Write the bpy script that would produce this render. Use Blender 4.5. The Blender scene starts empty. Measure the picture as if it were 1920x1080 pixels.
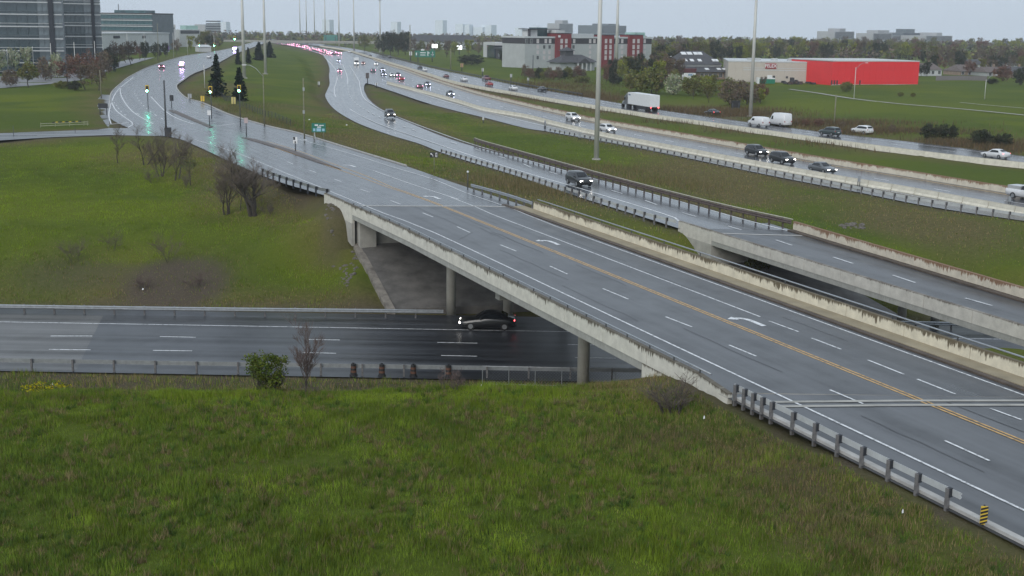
import bpy, bmesh, math, random
import numpy as np
from mathutils import Vector, Matrix
from mathutils.geometry import delaunay_2d_cdt, tessellate_polygon

S = bpy.context.scene
COL = S.collection
rnd = random.Random(7)
R = math.radians

# ------------------------------------------------------------------ camera
FOC, PITCH, ROLL, CAMH = 2350.0, R(11.9), R(0.72), 25.0
fwd = np.array([0, math.cos(PITCH), -math.sin(PITCH)])
right0 = np.array([1.0, 0, 0]); up0 = np.cross(right0, fwd)
cr, sr = math.cos(ROLL), math.sin(ROLL)
CR = cr * right0 + sr * up0
CU = -sr * right0 + cr * up0
cam = bpy.data.objects.new('camera', bpy.data.cameras.new('camera'))
COL.objects.link(cam)
m = Matrix.Identity(4)
for i in range(3):
    m[i][0], m[i][1], m[i][2] = CR[i], CU[i], -fwd[i]
m[2][3] = CAMH
cam.matrix_world = m
cam.data.sensor_width = 36.0
cam.data.lens = FOC / 1920 * 36.0
cam.data.clip_start = 0.5
cam.data.clip_end = 30000
S.camera = cam

# ------------------------------------------------------------------ world, sun, exposure
HAZE_D = 0.00015
SUN_EL, SUN_AZ = R(32), R(205)
world = bpy.data.worlds.new('World'); S.world = world
world.use_nodes = True
wt = world.node_tree; wt.nodes.clear()
sky = wt.nodes.new('ShaderNodeTexSky'); sky.sky_type = 'NISHITA'; sky.sun_disc = False
sky.sun_elevation = SUN_EL; sky.sun_rotation = SUN_AZ
sky.altitude = 100; sky.air_density = 1.2; sky.dust_density = 3.0; sky.ozone_density = 1.0
hsv = wt.nodes.new('ShaderNodeHueSaturation'); hsv.inputs['Saturation'].default_value = 0.45
mixg = wt.nodes.new('ShaderNodeMix'); mixg.data_type = 'RGBA'
mixg.inputs[0].default_value = 0.82
mixg.inputs[7].default_value = (5.9, 6.85, 7.9, 1)      # overcast cloud deck
bg = wt.nodes.new('ShaderNodeBackground'); bg.inputs['Strength'].default_value = 0.10
wo = wt.nodes.new('ShaderNodeOutputWorld')
wt.links.new(sky.outputs['Color'], hsv.inputs['Color'])
wt.links.new(hsv.outputs['Color'], mixg.inputs[6])
wt.links.new(mixg.outputs[2], bg.inputs['Color'])
wt.links.new(bg.outputs['Background'], wo.inputs['Surface'])
sl = bpy.data.lights.new('sun', 'SUN'); sl.energy = 1.15; sl.angle = R(40); sl.color = (1, 0.96, 0.9)
sun = bpy.data.objects.new('sun', sl); COL.objects.link(sun)
d = Vector((math.sin(SUN_AZ) * math.cos(SUN_EL), math.cos(SUN_AZ) * math.cos(SUN_EL), math.sin(SUN_EL)))
sun.rotation_euler = d.to_track_quat('Z', 'Y').to_euler()
S.view_settings.view_transform = 'Standard'; S.view_settings.look = 'None'
S.view_settings.exposure = 0.27; S.view_settings.gamma = 1.0
S.view_settings.use_curve_mapping = False
S.render.engine = 'CYCLES'
S.cycles.use_denoising = True
S.cycles.max_bounces = 6; S.cycles.diffuse_bounces = 2; S.cycles.glossy_bounces = 3
S.cycles.volume_bounces = 0; S.cycles.transparent_max_bounces = 8
S.cycles.sample_clamp_indirect = 4.0; S.cycles.sample_clamp_direct = 0.0
S.cycles.caustics_reflective = False; S.cycles.caustics_refractive = False

# ------------------------------------------------------------------ survey helpers
def G(px, py, z=7.5):
    """world point where the sight line of a surveyed photo point meets level z"""
    dv = (px - 960) * CR - (py - 540) * CU + FOC * fwd
    t = (z - CAMH) / dv[2]
    return np.array([dv[0] * t, dv[1] * t, z])
def W(u, v, z=7.5):
    """bridge coordinates: u metres along the overpass, v metres across it"""
    return np.array([-.388 * u + .922 * v, .922 * u + .388 * v, z])
def ppm(P):
    return FOC / float(np.dot(np.array(P) - np.array([0, 0, CAMH]), fwd))

# ------------------------------------------------------------------ mesh helpers
class MB:
    def __init__(s):
        s.v = []; s.f = []; s.m = []
    def add(s, vs, fs, mi=0):
        o = len(s.v)
        s.v += [tuple(map(float, p)) for p in vs]
        for f in fs:
            s.f.append(tuple(i + o for i in f)); s.m.append(mi)
    def box(s, c, d, rz=0.0, mi=0, taper=1.0):
        x, y, z = d[0] / 2, d[1] / 2, d[2] / 2
        ca, sa = math.cos(rz), math.sin(rz)
        P = []
        for (a, b, e) in ((-1,-1,-1),(1,-1,-1),(1,1,-1),(-1,1,-1),(-1,-1,1),(1,-1,1),(1,1,1),(-1,1,1)):
            k = taper if e > 0 else 1.0
            X, Y = a * x * k, b * y * k
            P.append((c[0] + X * ca - Y * sa, c[1] + X * sa + Y * ca, c[2] + e * z))
        s.add(P, [(0,3,2,1),(4,5,6,7),(0,1,5,4),(1,2,6,5),(2,3,7,6),(3,0,4,7)], mi)
    def hexa(s, P, mi=0):
        s.add(P, [(0,3,2,1),(4,5,6,7),(0,1,5,4),(1,2,6,5),(2,3,7,6),(3,0,4,7)], mi)
    def beam(s, p, q, w, h, mi=0):
        """box beam from p to q, width w (horizontal), height h"""
        p = np.array(p, float); q = np.array(q, float)
        t = q - p; n = np.array([-t[1], t[0], 0]); n /= (np.linalg.norm(n) + 1e-9)
        a = n * w / 2; b = np.array([0, 0, h / 2])
        s.hexa([p-a-b, q-a-b, q+a-b, p+a-b, p-a+b, q-a+b, q+a+b, p+a+b], mi)
    def tube(s, pts, rads, n=8, mi=0, cap=True):
        pts = [np.array(p, float) for p in pts]
        rings = []
        for i, p in enumerate(pts):
            t = pts[min(i+1, len(pts)-1)] - pts[max(i-1, 0)]
            t /= (np.linalg.norm(t) + 1e-9)
            a = np.cross(t, [0, 0, 1.0] if abs(t[2]) < .9 else [1.0, 0, 0]); a /= np.linalg.norm(a)
            b = np.cross(t, a); r = rads[i] if hasattr(rads, '__len__') else rads
            rings.append([p + r * (math.cos(2*math.pi*k/n) * a + math.sin(2*math.pi*k/n) * b) for k in range(n)])
        vs = [q for rg in rings for q in rg]; fs = []
        for i in range(len(pts) - 1):
            for k in range(n):
                k2 = (k + 1) % n
                fs.append((i*n+k, i*n+k2, (i+1)*n+k2, (i+1)*n+k))
        if cap:
            fs.append(tuple(range(n))[::-1]); fs.append(tuple((len(pts)-1)*n + k for k in range(n)))
        s.add(vs, fs, mi)
    def prism(s, poly, z0, z1, mi=0, top_mi=None):
        n = len(poly)
        vs = [(p[0], p[1], z0) for p in poly] + [(p[0], p[1], z1) for p in poly]
        fs = [(i, (i+1) % n, n + (i+1) % n, n + i) for i in range(n)]
        s.add(vs, fs, mi)
        s.add([(p[0], p[1], z1) for p in poly], [tuple(range(n))], mi if top_mi is None else top_mi)
        s.add([(p[0], p[1], z0) for p in poly], [tuple(range(n))[::-1]], mi)
    def quad(s, a, b, c, d, mi=0):
        s.add([a, b, c, d], [(0, 1, 2, 3)], mi)
    def sphere(s, c, r, n=8, mi=0):
        vs = []; fs = []
        for i in range(n // 2 + 1):
            th = math.pi * i / (n // 2)
            for k in range(n):
                vs.append((c[0] + r*math.sin(th)*math.cos(2*math.pi*k/n), c[1] + r*math.sin(th)*math.sin(2*math.pi*k/n), c[2] + r*math.cos(th)))
        for i in range(n // 2):
            for k in range(n):
                fs.append((i*n+k, (i+1)*n+k, (i+1)*n+(k+1) % n, i*n+(k+1) % n))
        s.add(vs, fs, mi)
    def mesh(s, name, mats, smooth=False):
        me = bpy.data.meshes.new(name)
        me.from_pydata(s.v, [], s.f)
        for mt in (mats if isinstance(mats, (list, tuple)) else [mats]):
            me.materials.append(mt)
        me.polygons.foreach_set('material_index', s.m)
        if smooth: me.polygons.foreach_set('use_smooth', [True] * len(me.polygons))
        me.update()
        return me
    def build(s, name, mats, parent=None, smooth=False, world=False):
        if parent is not None and world:
            L = np.array(parent.location); s.v = [tuple(np.array(p) - L) for p in s.v]
        return link(name, s.mesh(name, mats, smooth), parent)

def link(name, me, parent=None, loc=None, rz=None):
    o = bpy.data.objects.new(name, me); COL.objects.link(o)
    if parent is not None: o.parent = parent
    if loc is not None: o.location = loc
    if rz is not None: o.rotation_euler = (0, 0, rz)
    return o
def thing(name, label, cat, loc=(0, 0, 0), rz=0.0, group=None, sc=None):
    o = bpy.data.objects.new(name, None); COL.objects.link(o)
    o.empty_display_size = 0.3
    o.location = tuple(map(float, loc)); o.rotation_euler = (0, 0, rz)
    if sc is not None: o.scale = (sc, sc, sc) if not hasattr(sc, '__len__') else sc
    return tag(o, label, cat, group)
def nth(i):
    return {1: 'first', 2: 'second', 3: 'third'}.get(i) or str(i) + ('st' if i % 10 == 1 and i % 100 != 11 else 'nd' if i % 10 == 2 and i % 100 != 12 else 'rd' if i % 10 == 3 and i % 100 != 13 else 'th')
def tag(o, label=None, cat=None, group=None, kind=None):
    if label: o['label'] = label
    if cat: o['category'] = cat
    if group: o['group'] = group
    if kind: o['kind'] = kind
    return o
def dup(root, loc, rz=0.0, label=None, group=None, sc=None):
    r = root.copy(); COL.objects.link(r)
    r.location = tuple(map(float, loc)); r.rotation_euler = (0, 0, rz)
    if sc is not None: r.scale = (sc, sc, sc) if not hasattr(sc, '__len__') else sc
    if label: r['label'] = label
    if group: r['group'] = group
    for ch in list(root.children):
        c = ch.copy(); COL.objects.link(c); c.parent = r
        for g in list(ch.children):
            e = g.copy(); COL.objects.link(e); e.parent = c
    return r
def np_mesh(name, V, F, mats, col=None, smooth=False):
    """V (n,3) F (m,k) numpy -> mesh; col = per-vertex rgba attribute 'tint'"""
    me = bpy.data.meshes.new(name)
    k = F.shape[1]
    me.vertices.add(len(V)); me.vertices.foreach_set('co', np.asarray(V, np.float32).ravel())
    me.loops.add(F.size); me.loops.foreach_set('vertex_index', np.asarray(F, np.int32).ravel())
    me.polygons.add(len(F))
    me.polygons.foreach_set('loop_start', np.arange(0, F.size, k, dtype=np.int32))
    me.polygons.foreach_set('loop_total', np.full(len(F), k, np.int32))
    if smooth: me.polygons.foreach_set('use_smooth', np.ones(len(F), bool))
    for mt in (mats if isinstance(mats, (list, tuple)) else [mats]): me.materials.append(mt)
    me.update(calc_edges=True)
    if col is not None:
        a = me.color_attributes.new('tint', 'FLOAT_COLOR', 'POINT')
        a.data.foreach_set('color', np.asarray(col, np.float32).ravel())
    return me

# ------------------------------------------------------------------ materials
def nm(name):
    mt = bpy.data.materials.new(name); mt.use_nodes = True
    return mt, mt.node_tree, mt.node_tree.nodes['Principled BSDF']
def N(nt, typ, **kw):
    n = nt.nodes.new(typ)
    for k, v in kw.items():
        if hasattr(n, k) and k not in n.inputs: setattr(n, k, v)
        else: n.inputs[k].default_value = v
    return n
def noise(nt, vec, scale, detail=4, rough=.6):
    n = N(nt, 'ShaderNodeTexNoise'); n.inputs['Scale'].default_value = scale
    n.inputs['Detail'].default_value = detail; n.inputs['Roughness'].default_value = rough
    nt.links.new(vec, n.inputs['Vector']); return n.outputs['Fac']
def ramp(nt, fac, stops):
    r = N(nt, 'ShaderNodeValToRGB'); e = r.color_ramp.elements
    while len(e) < len(stops): e.new(.5)
    for i, (p, c) in enumerate(stops):
        e[i].position = p; e[i].color = tuple(c) + (1,) if len(c) == 3 else c
    nt.links.new(fac, r.inputs['Fac']); return r.outputs['Color']
def mixc(nt, fac, a, b):
    n = N(nt, 'ShaderNodeMix', data_type='RGBA')
    for sck, val in ((0, fac), (6, a), (7, b)):
        if hasattr(val, 'is_linked') or hasattr(val, 'links'): nt.links.new(val, n.inputs[sck])
        elif isinstance(val, (int, float)): n.inputs[sck].default_value = val
        else: n.inputs[sck].default_value = tuple(val) + (1,) if len(val) == 3 else val
    return n.outputs[2]
def math_(nt, op, a, b=None, clamp=False):
    n = N(nt, 'ShaderNodeMath', operation=op); n.use_clamp = clamp
    for i, val in enumerate((a, b)):
        if val is None: continue
        if hasattr(val, 'links'): nt.links.new(val, n.inputs[i])
        else: n.inputs[i].default_value = val
    return n.outputs[0]
def objco(nt, scale=(1, 1, 1), rot=(0, 0, 0), src='Object'):
    t = N(nt, 'ShaderNodeTexCoord'); mp = N(nt, 'ShaderNodeMapping')
    mp.inputs['Scale'].default_value = scale; mp.inputs['Rotation'].default_value = rot
    nt.links.new(t.outputs[src], mp.inputs['Vector']); return mp.outputs['Vector']
def plain(name, col, rough=.6, metal=0.0, var=.25, vs=1.5, spec=.5, bump=0.0, bs=20):
    mt, nt, b = nm(name)
    b.inputs['Roughness'].default_value = rough; b.inputs['Metallic'].default_value = metal
    b.inputs['Specular IOR Level'].default_value = spec
    v = objco(nt)
    f = noise(nt, v, vs)
    lo = tuple(c * (1 - var) for c in col); hi = tuple(min(1, c * (1 + var)) for c in col)
    nt.links.new(ramp(nt, f, [(.3, lo), (.7, hi)]), b.inputs['Base Color'])
    if bump:
        bp = N(nt, 'ShaderNodeBump'); bp.inputs['Strength'].default_value = bump; bp.inputs['Distance'].default_value = .02
        nt.links.new(noise(nt, v, bs), bp.inputs['Height']); nt.links.new(bp.outputs[0], b.inputs['Normal'])
    return mt
def emit(name, col, strength):
    mt, nt, b = nm(name)
    b.inputs['Base Color'].default_value = tuple(min(.9, c) for c in col) + (1,)
    b.inputs['Emission Color'].default_value = tuple(col) + (1,)
    b.inputs['Emission Strength'].default_value = strength
    return mt
# ------------------------------------------------------------------ ground materials
def road_mat(name, base, rough=(.22, .42), axis=None, uv=False, streak=1.0, spec=.5):
    mt, nt, b = nm(name)
    if uv: v0 = objco(nt, src='UV')
    else: v0 = objco(nt, rot=(0, 0, -axis if axis else 0))
    sp = N(nt, 'ShaderNodeSeparateXYZ'); nt.links.new(v0, sp.inputs[0])
    cb = N(nt, 'ShaderNodeCombineXYZ')
    nt.links.new(math_(nt, 'MULTIPLY', sp.outputs[0], .035), cb.inputs[0]); nt.links.new(sp.outputs[1], cb.inputs[1])
    stre = noise(nt, cb.outputs[0], 1.1, 5, .65)
    cb2 = N(nt, 'ShaderNodeCombineXYZ')
    nt.links.new(math_(nt, 'MULTIPLY', sp.outputs[0], .012), cb2.inputs[0]); nt.links.new(sp.outputs[1], cb2.inputs[1])
    stre2 = noise(nt, cb2.outputs[0], .55, 3, .5)
    patch = noise(nt, v0, .12, 3, .6)
    fine = noise(nt, v0, 14, 3, .7)
    a = math_(nt, 'ADD', math_(nt, 'MULTIPLY', stre, .5), math_(nt, 'MULTIPLY', stre2, .5))
    a = math_(nt, 'ADD', math_(nt, 'MULTIPLY', a, .8), math_(nt, 'MULTIPLY', patch, .2))
    col = ramp(nt, a, [(.41, tuple(c * .42 for c in base)), (.5, base), (.585, tuple(c * 1.8 for c in base))])
    col = mixc(nt, math_(nt, 'MULTIPLY', fine, .35), col, tuple(c * 1.5 for c in base))
    nt.links.new(col, b.inputs['Base Color'])
    rr = N(nt, 'ShaderNodeMapRange'); rr.inputs[1].default_value = .35; rr.inputs[2].default_value = .65
    rr.inputs[3].default_value = rough[0]; rr.inputs[4].default_value = rough[1]
    nt.links.new(a, rr.inputs[0]); nt.links.new(rr.outputs[0], b.inputs['Roughness'])
    sr_ = N(nt, 'ShaderNodeMapRange'); sr_.inputs[1].default_value = .40; sr_.inputs[2].default_value = .60
    sr_.inputs[3].default_value = spec * .45; sr_.inputs[4].default_value = spec * 1.55
    wet = math_(nt, 'ADD', math_(nt, 'MULTIPLY', stre2, .65), math_(nt, 'MULTIPLY', noise(nt, v0, .35, 4, .65), .35))
    nt.links.new(wet, sr_.inputs[0]); nt.links.new(sr_.outputs[0], b.inputs['Specular IOR Level'])
    return mt
AX = math.atan2(.922, -.388)
M_ART = road_mat('wet_asphalt_overpass', (.050, .052, .056), (.24, .50), axis=AX)
M_ARTN = road_mat('wet_asphalt_curve', (.050, .053, .059), (.18, .36), uv=True)
M_RAMP = road_mat('wet_asphalt_ramp', (.050, .054, .061), (.13, .27), uv=True)
M_QEW = road_mat('wet_asphalt_highway', (.052, .054, .060), (.16, .30), uv=True)
M_LOW = road_mat('wet_asphalt_lower', (.033, .036, .042), (.30, .46), axis=-.02)
M_LOWOLD = road_mat('old_asphalt_lower', (.080, .079, .078), (.36, .5), axis=-.02)
M_SIDE = road_mat('wet_asphalt_side', (.10, .105, .112), (.22, .4), axis=.1)

def marking(name, col):
    mt, nt, b = nm(name)
    v = objco(nt); f = noise(nt, v, 3.2, 6, .75)
    nt.links.new(ramp(nt, f, [(.36, tuple(c * .28 for c in col)), (.52, col), (1, col)]), b.inputs['Base Color'])
    b.inputs['Roughness'].default_value = .45
    return mt
M_WHITE = marking('white_road_paint', (.72, .73, .74))
M_YELL = marking('yellow_road_paint', (.62, .36, .10))

# concrete with drip stains: UV x = along (m), UV y = metres below the top
def concrete(name, base, stain, drip=.35, amount=1.0, rough=.8):
    mt, nt, b = nm(name)
    tc = N(nt, 'ShaderNodeTexCoord')
    sp = N(nt, 'ShaderNodeSeparateXYZ'); nt.links.new(tc.outputs['UV'], sp.inputs[0])
    cb = N(nt, 'ShaderNodeCombineXYZ'); nt.links.new(sp.outputs[0], cb.inputs[0])
    nt.links.new(math_(nt, 'MULTIPLY', sp.outputs[1], .12), cb.inputs[1])
    d1 = noise(nt, cb.outputs[0], 5.0, 3, .75)
    cbl = N(nt, 'ShaderNodeCombineXYZ'); nt.links.new(sp.outputs[0], cbl.inputs[0])
    d2 = noise(nt, cbl.outputs[0], .30, 4, .65)
    ln = math_(nt, 'MULTIPLY', math_(nt, 'MULTIPLY', math_(nt, 'SUBTRACT', d1, .34), math_(nt, 'SUBTRACT', d2, .34)), drip * 15)
    msk = N(nt, 'ShaderNodeMapRange'); msk.inputs[1].default_value = -.06; msk.inputs[2].default_value = .07
    msk.inputs[3].default_value = 0; msk.inputs[4].default_value = amount
    nt.links.new(math_(nt, 'SUBTRACT', ln, sp.outputs[1]), msk.inputs[0])
    f = noise(nt, tc.outputs['UV'], 1.3, 5, .65)
    c0 = ramp(nt, f, [(.3, tuple(c * .8 for c in base)), (.7, tuple(c * 1.12 for c in base))])
    nt.links.new(mixc(nt, msk.outputs[0], c0, stain), b.inputs['Base Color'])
    b.inputs['Roughness'].default_value = rough
    return mt
M_CONC = concrete('pale_stained_concrete', (.60, .585, .52), (.115, .10, .075), .34)
M_CONCR = concrete('cream_stained_concrete', (.66, .61, .48), (.13, .105, .065), .50)
M_CONCB = concrete('grey_stained_concrete', (.56, .54, .49), (.14, .12, .10), .16)
M_CONCRUST = concrete('rusty_topped_concrete', (.60, .55, .45), (.22, .13, .075), .55)
M_SLABE = concrete('grey_slab_edge', (.34, .34, .315), (.22, .22, .20), .3, .6)
M_CPLAIN = plain('plain_concrete', (.36, .35, .32), .85, var=.2, vs=.8, bump=.2)
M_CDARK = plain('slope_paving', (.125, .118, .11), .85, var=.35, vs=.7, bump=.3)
M_COL = plain('column_concrete', (.34, .33, .29), .8, var=.15, vs=.9)
M_BARR = concrete('barrier_concrete', (.66, .63, .53), (.25, .22, .16), .10, .7)
M_WALK = plain('tan_sidewalk', (.29, .245, .165), .7, var=.18, vs=.5)
M_DIRTKERB = plain('dirty_kerb', (.085, .065, .05), .75, var=.35, vs=1.2)
M_KERB = plain('kerb_concrete', (.40, .39, .37), .7, var=.2)
M_STEEL = plain('galvanised_steel', (.36, .38, .40), .45, .6, .15, 3)
M_RUSTY = plain('rusted_steel', (.115, .088, .078), .7, .3, .3, 3)
M_RAIL = plain('pale_steel_rail', (.50, .52, .53), .45, .15, .12, 2)
M_POSTW = plain('weathered_post', (.145, .14, .14), .8, 0, .3, 5)
M_BLOCK = plain('dark_offset_block', (.025, .028, .035), .6)
M_POLE = plain('pale_pole_steel', (.50, .50, .47), .5, .1, .08, .4)
M_POLED = plain('dark_pole', (.06, .065, .07), .6, .1, .2)
M_WOODP = plain('wooden_pole', (.20, .19, .13), .85, 0, .25, 2)
M_BLACK = plain('matt_black', (.015, .015, .017), .6)
M_WHITEP = plain('white_panel', (.70, .71, .72), .5, 0, .05)
M_GREENS = plain('green_sign_face', (.012, .16, .11), .45, 0, .06)
M_YELS = plain('yellow_sign_face', (.66, .45, .05), .45, 0, .06)
M_ORANGE = plain('orange_plastic', (.70, .20, .04), .5, 0, .08)
M_STONE = plain('rubble_stone', (.135, .122, .108), .9, 0, .4, 2)

# ------------------------------------------------------------------ road layout (left / right edge pairs)
def P2(lst, z): return [G(a[0], a[1], a[2] if len(a) > 2 else z) for a in lst]
ART_N = [(W(117, 31.9), W(112, 48.5)), (G(620,370), G(858,345)), (G(515,338), G(760,311)), (G(440,307), G(672,284)),
         (G(367,273), G(560,250)), (G(330,259), G(500,236)), (G(262,247), G(430,215)), (G(207,222), G(380,193)), (G(206,200), G(350,184)),
         (G(208,180), G(334,170)), (G(213,170), G(331,160)), (G(227,157), G(341,152)), (G(247,142), G(362,138)), (G(287,123), G(390,127)),
         (G(347,105), G(418,113)), (G(400,97), G(440,101)), (G(436,90), G(462,93)), (G(462,83), G(484,85)), (G(478,78), G(500,79))]
ZB2 = 5.5
RAMP = [(W(106, 62.4, 5.5), W(101.5, 72.6, 5.5)), (G(1200,405,5.5), G(1400,412,5.5)), (G(1085,369,5.5), G(1260,373,5.5)), (G(960,327,5.5), G(1130,338,5.5)),
        (G(890,306,5.5), G(1020,307,5.5)), (G(825,285,5.5), G(925,283,5.5)), (G(785,269,5.4), G(860,265,5.4)), (G(725,251,5.3), G(810,247,5.3)),
        (G(665,228,5.1), G(760,226,5.1)), (G(625,203,5.0), G(725,211,5.0)), (G(610,181,4.9), G(694,188,4.9)), (G(613,170,4.8), G(683,170,4.8)),
        (G(618,157,4.7), G(684,158,4.7)), (G(617,142,4.6), G(690,150,4.6)), (G(617,125,4.5), G(672,125,4.5)), (G(607,105,4.5), G(660,106,4.5)),
        (G(590,98,4.5), G(636,98,4.5)), (G(560,90,4.5), G(600,91,4.5)), (G(520,82,4.5), G(556,83,4.5)), (G(470,74,4.5), G(496,75,4.5))]
QN = [((2900,560), (2850,520)), ((2300,470), (2330,436)), ((1912,413), (2020,383)), ((1737,386), (1850,355)), ((1602,359), (1700,330)), ((1440,328), (1540,304)),
      ((1200,278), (1300,261)), ((1035,248), (1120,229)), ((985,240), (1060,215)), ((910,221), (985,198)), ((810,196), (890,174)),
      ((735,171), (800,146)), ((700,159), (760,132)), ((684,152), (730,123)), ((672,125), (700,112)), ((660,106), (675,104)), ((636,98), (650,96))]
QN = [(G(a[0], a[1], 4.508), G(b[0], b[1], 4.508)) for a, b in QN]
QF = [((2900,420), (2700,380)), ((2300,352), (2150,325)), ((1920,314), (1870,286)), ((1740,293), (1690,264)), ((1590,273), (1530,246)), ((1340,237), (1300,215)), ((1235,222), (1200,200)),
      ((1110,202), (1090,181)), ((985,181), (980,162)), ((860,158), (870,140)), ((810,143), (825,131)), ((760,128), (775,119)), ((675,102), (695,98)),
      ((650,95), (665,92)), ((600,87), (614,84)), ((545,80), (556,78)), ((490,74), (500,72.5))]
QF = [(G(a[0], a[1], 4.5), G(b[0], b[1], 4.5)) for a, b in QF]

def resample(pl, n):
    pl = [np.array(p, float) for p in pl]
    L = [0.0]
    for a, b in zip(pl, pl[1:]): L.append(L[-1] + np.linalg.norm(b - a))
    T = np.linspace(0, L[-1], n)
    A = np.array(pl)
    return np.stack([np.interp(T, L, A[:, k]) for k in range(3)], 1)
def smooth_line(pl, step):
    """Catmull-Rom through pl, sampled about every `step` metres"""
    P = [np.array(p, float) for p in pl]; out = []
    for i in range(len(P) - 1):
        p0 = P[i-1] if i else 2*P[0]-P[1]; p1, p2 = P[i], P[i+1]; p3 = P[i+2] if i+2 < len(P) else 2*P[-1]-P[-2]
        n = max(1, int(np.linalg.norm(p2 - p1) / step))
        for k in range(n):
            t = k / n
            out.append(.5 * ((2*p1) + (-p0+p2)*t + (2*p0-5*p1+4*p2-p3)*t*t + (-p0+3*p1-3*p2+p3)*t**3))
    out.append(P[-1]); return np.array(out)
def pave(name, pairs, mat, dz=0.0, sub=6, cross=4):
    """road sheet from left/right edge pairs, with UV (metres along, metres across)"""
    vs = []; uv = []; fs = []; s = 0; prev = None
    Ls = []; Rs = []
    for i in range(len(pairs) - 1):
        for axis, out in ((0, Ls), (1, Rs)):
            P = [p[axis] for p in pairs]
            p0 = P[i-1] if i else 2*P[0]-P[1]; p1, p2 = P[i], P[i+1]; p3 = P[i+2] if i+2 < len(P) else 2*P[-1]-P[-2]
            for k in range(sub):
                t = k / sub
                out.append(.5 * ((2*p1) + (-p0+p2)*t + (2*p0-5*p1+4*p2-p3)*t*t + (-p0+3*p1-3*p2+p3)*t**3))
    Ls.append(pairs[-1][0]); Rs.append(pairs[-1][1])
    for l, r in zip(Ls, Rs):
        c = (l + r) / 2
        if prev is not None: s += np.linalg.norm(c - prev)
        prev = c; w = np.linalg.norm(r - l)
        for k in range(cross + 1):
            t = k / cross; p = l + (r - l) * t
            vs.append((p[0], p[1], p[2] + dz)); uv.append((s, w * (t - .5)))
    n = cross + 1
    for i in range(len(Ls) - 1):
        for k in range(cross):
            fs.append((i*n+k, i*n+k+1, (i+1)*n+k+1, (i+1)*n+k))
    me = bpy.data.meshes.new(name); me.from_pydata(vs, [], fs); me.materials.append(mat)
    ul = me.uv_layers.new(name='UVMap')
    for lp in me.loops: ul.data[lp.index].uv = uv[lp.vertex_index]
    o = link(name, me); tag(o, kind='structure'); return o, np.array(Ls), np.array(Rs)

# ------------------------------------------------------------------ terrain
_, AL, AR = pave('road', ART_N, M_ARTN, 0.0)
_, RL, RR_ = pave('ramp_road', RAMP, M_RAMP, 0.0)
_, QNL, QNR = pave('highway', QN, M_QEW, 0.0)
_, QFL, QFR = pave('far_highway', QF, M_QEW, 0.0)

ctrl = []; edges = []
def bline(pts, close=False, dz=-.04):
    i0 = len(ctrl)
    for p in pts: ctrl.append((float(p[0]), float(p[1]), float(p[2]) + dz))
    for k in range(len(pts) - 1): edges.append((i0 + k, i0 + k + 1))
    if close: edges.append((len(ctrl) - 1, i0))
def pt(*ps):
    for p in ps: ctrl.append((float(p[0]), float(p[1]), float(p[2])))
ramp_nose = 12
bline([p[0] for p in ART_N])
bline([p[1] for p in ART_N])
bline([p[0] for p in RAMP])
bline([p[1] for p in RAMP[:ramp_nose + 1]])
bline([p[0] for p in QN[:13]])
bline([p[1] for p in QN[:15]])
bline([p[0] for p in QF[:13]])
bline([p[1] for p in QF])
bline([W(55, 32.0), W(40, 32.0), W(10, 32.0), W(-60, 32.0)])
bline([W(50, 48.6), W(20, 48.6), W(-60, 48.6)])
# B2 south end
bline([W(52, 61.4, 5.5), W(10, 60, 5.5)]); bline([W(48, 68.8, 5.5), W(10, 66, 5.5)])
# lower road corridor
LOWS = lambda x: 86.6 - .02 * x
LOWN = lambda x: 106.6 - .02 * x
for x in (-200, -150, -100, -70, -45, -20, 0, 20, 40, 60, 90, 130, 200):
    pt((x, LOWS(x), -.05), (x, LOWN(x), -.05), (x, LOWS(x) - 3.2, -.15), (x, (LOWS(x)+LOWN(x))/2, -.05))
# left hill
for x in (-200, -120, -60, -48, -36, -24, -16):
    pt((x, 108.2, .1))
for px in (-500, -200, 0, 150, 300):
    pt(G(px, 500, 2.5), G(px, 430, 4.4), G(px, 400, 5.0), G(px, 335, 6.2), G(px, 290, 6.9))
pt(G(450, 500, 2.4), G(600, 490, 2.5), G(660, 500, 2.2), G(450, 428, 4.4), G(580, 428, 4.5), G(440, 400, 5.1), G(560, 395, 5.3), G(420, 360, 5.7), G(330, 330, 6.2), G(250, 300, 6.7), G(520, 365, 5.9))
pt(W(117.5, 29, 6.0), W(115, 31.2, 4.4), W(123, 30.5, 6.6), W(130, 28.5, 6.2), W(110, 31.5, 2.9))
# under the overpass, north side
for v in (33, 40, 47): pt(W(114.2, v, 4.0), W(117, v, 4.2), W(119, v, 7.0))
pt(W(110, 52, 5.6), W(108, 56, 5.0), W(106, 60, 4.8), W(101, 61, 3.2), W(101, 54, 2.6), W(108, 49.5, 5.2), W(116, 50, 7.0))
for v in (63, 67, 71.5): pt(W(99.5, v - .2, 3.0), W(102.5, v, 3.3), W(104.5, v, 5.2))
# bank east of the second bridge
for x, y in ((34, 112), (45, 112), (60, 110), (90, 110)): pt((x, y, 1.4))
for x, y in ((36, 120), (46, 119), (62, 118)): pt((x, y, 4.0))
# south: knoll the camera mast stands on
for px in (-900, -400, 0, 300, 600, 900, 1100, 1240):
    P = G(px, 737, 6.7); pt(P, (P[0], P[1] - 6, 6.95), (P[0] * 1.03, P[1] + 4.5, 5.6), (P[0] * 1.1, 80.5, .5))
for x in (-60, -40, -20, 0, 8): pt((x, 45, 7.0), (x, 30, 7.1), (x, 5, 7.2), (x, -50, 7.2))
pt(W(58, 31.5, 6.2), W(62, 31.0, 4.9), W(56, 30, 6.4), W(45, 30.6, 6.9), W(30, 30.6, 6.95), W(45, 26, 6.75), W(30, 25, 6.9), W(15, 26, 7.0))
for v in (34, 41, 47, 52, 57): pt(W(57, v, 6.2), W(61, v, 4.6), W(50, v, 6.6))
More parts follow.
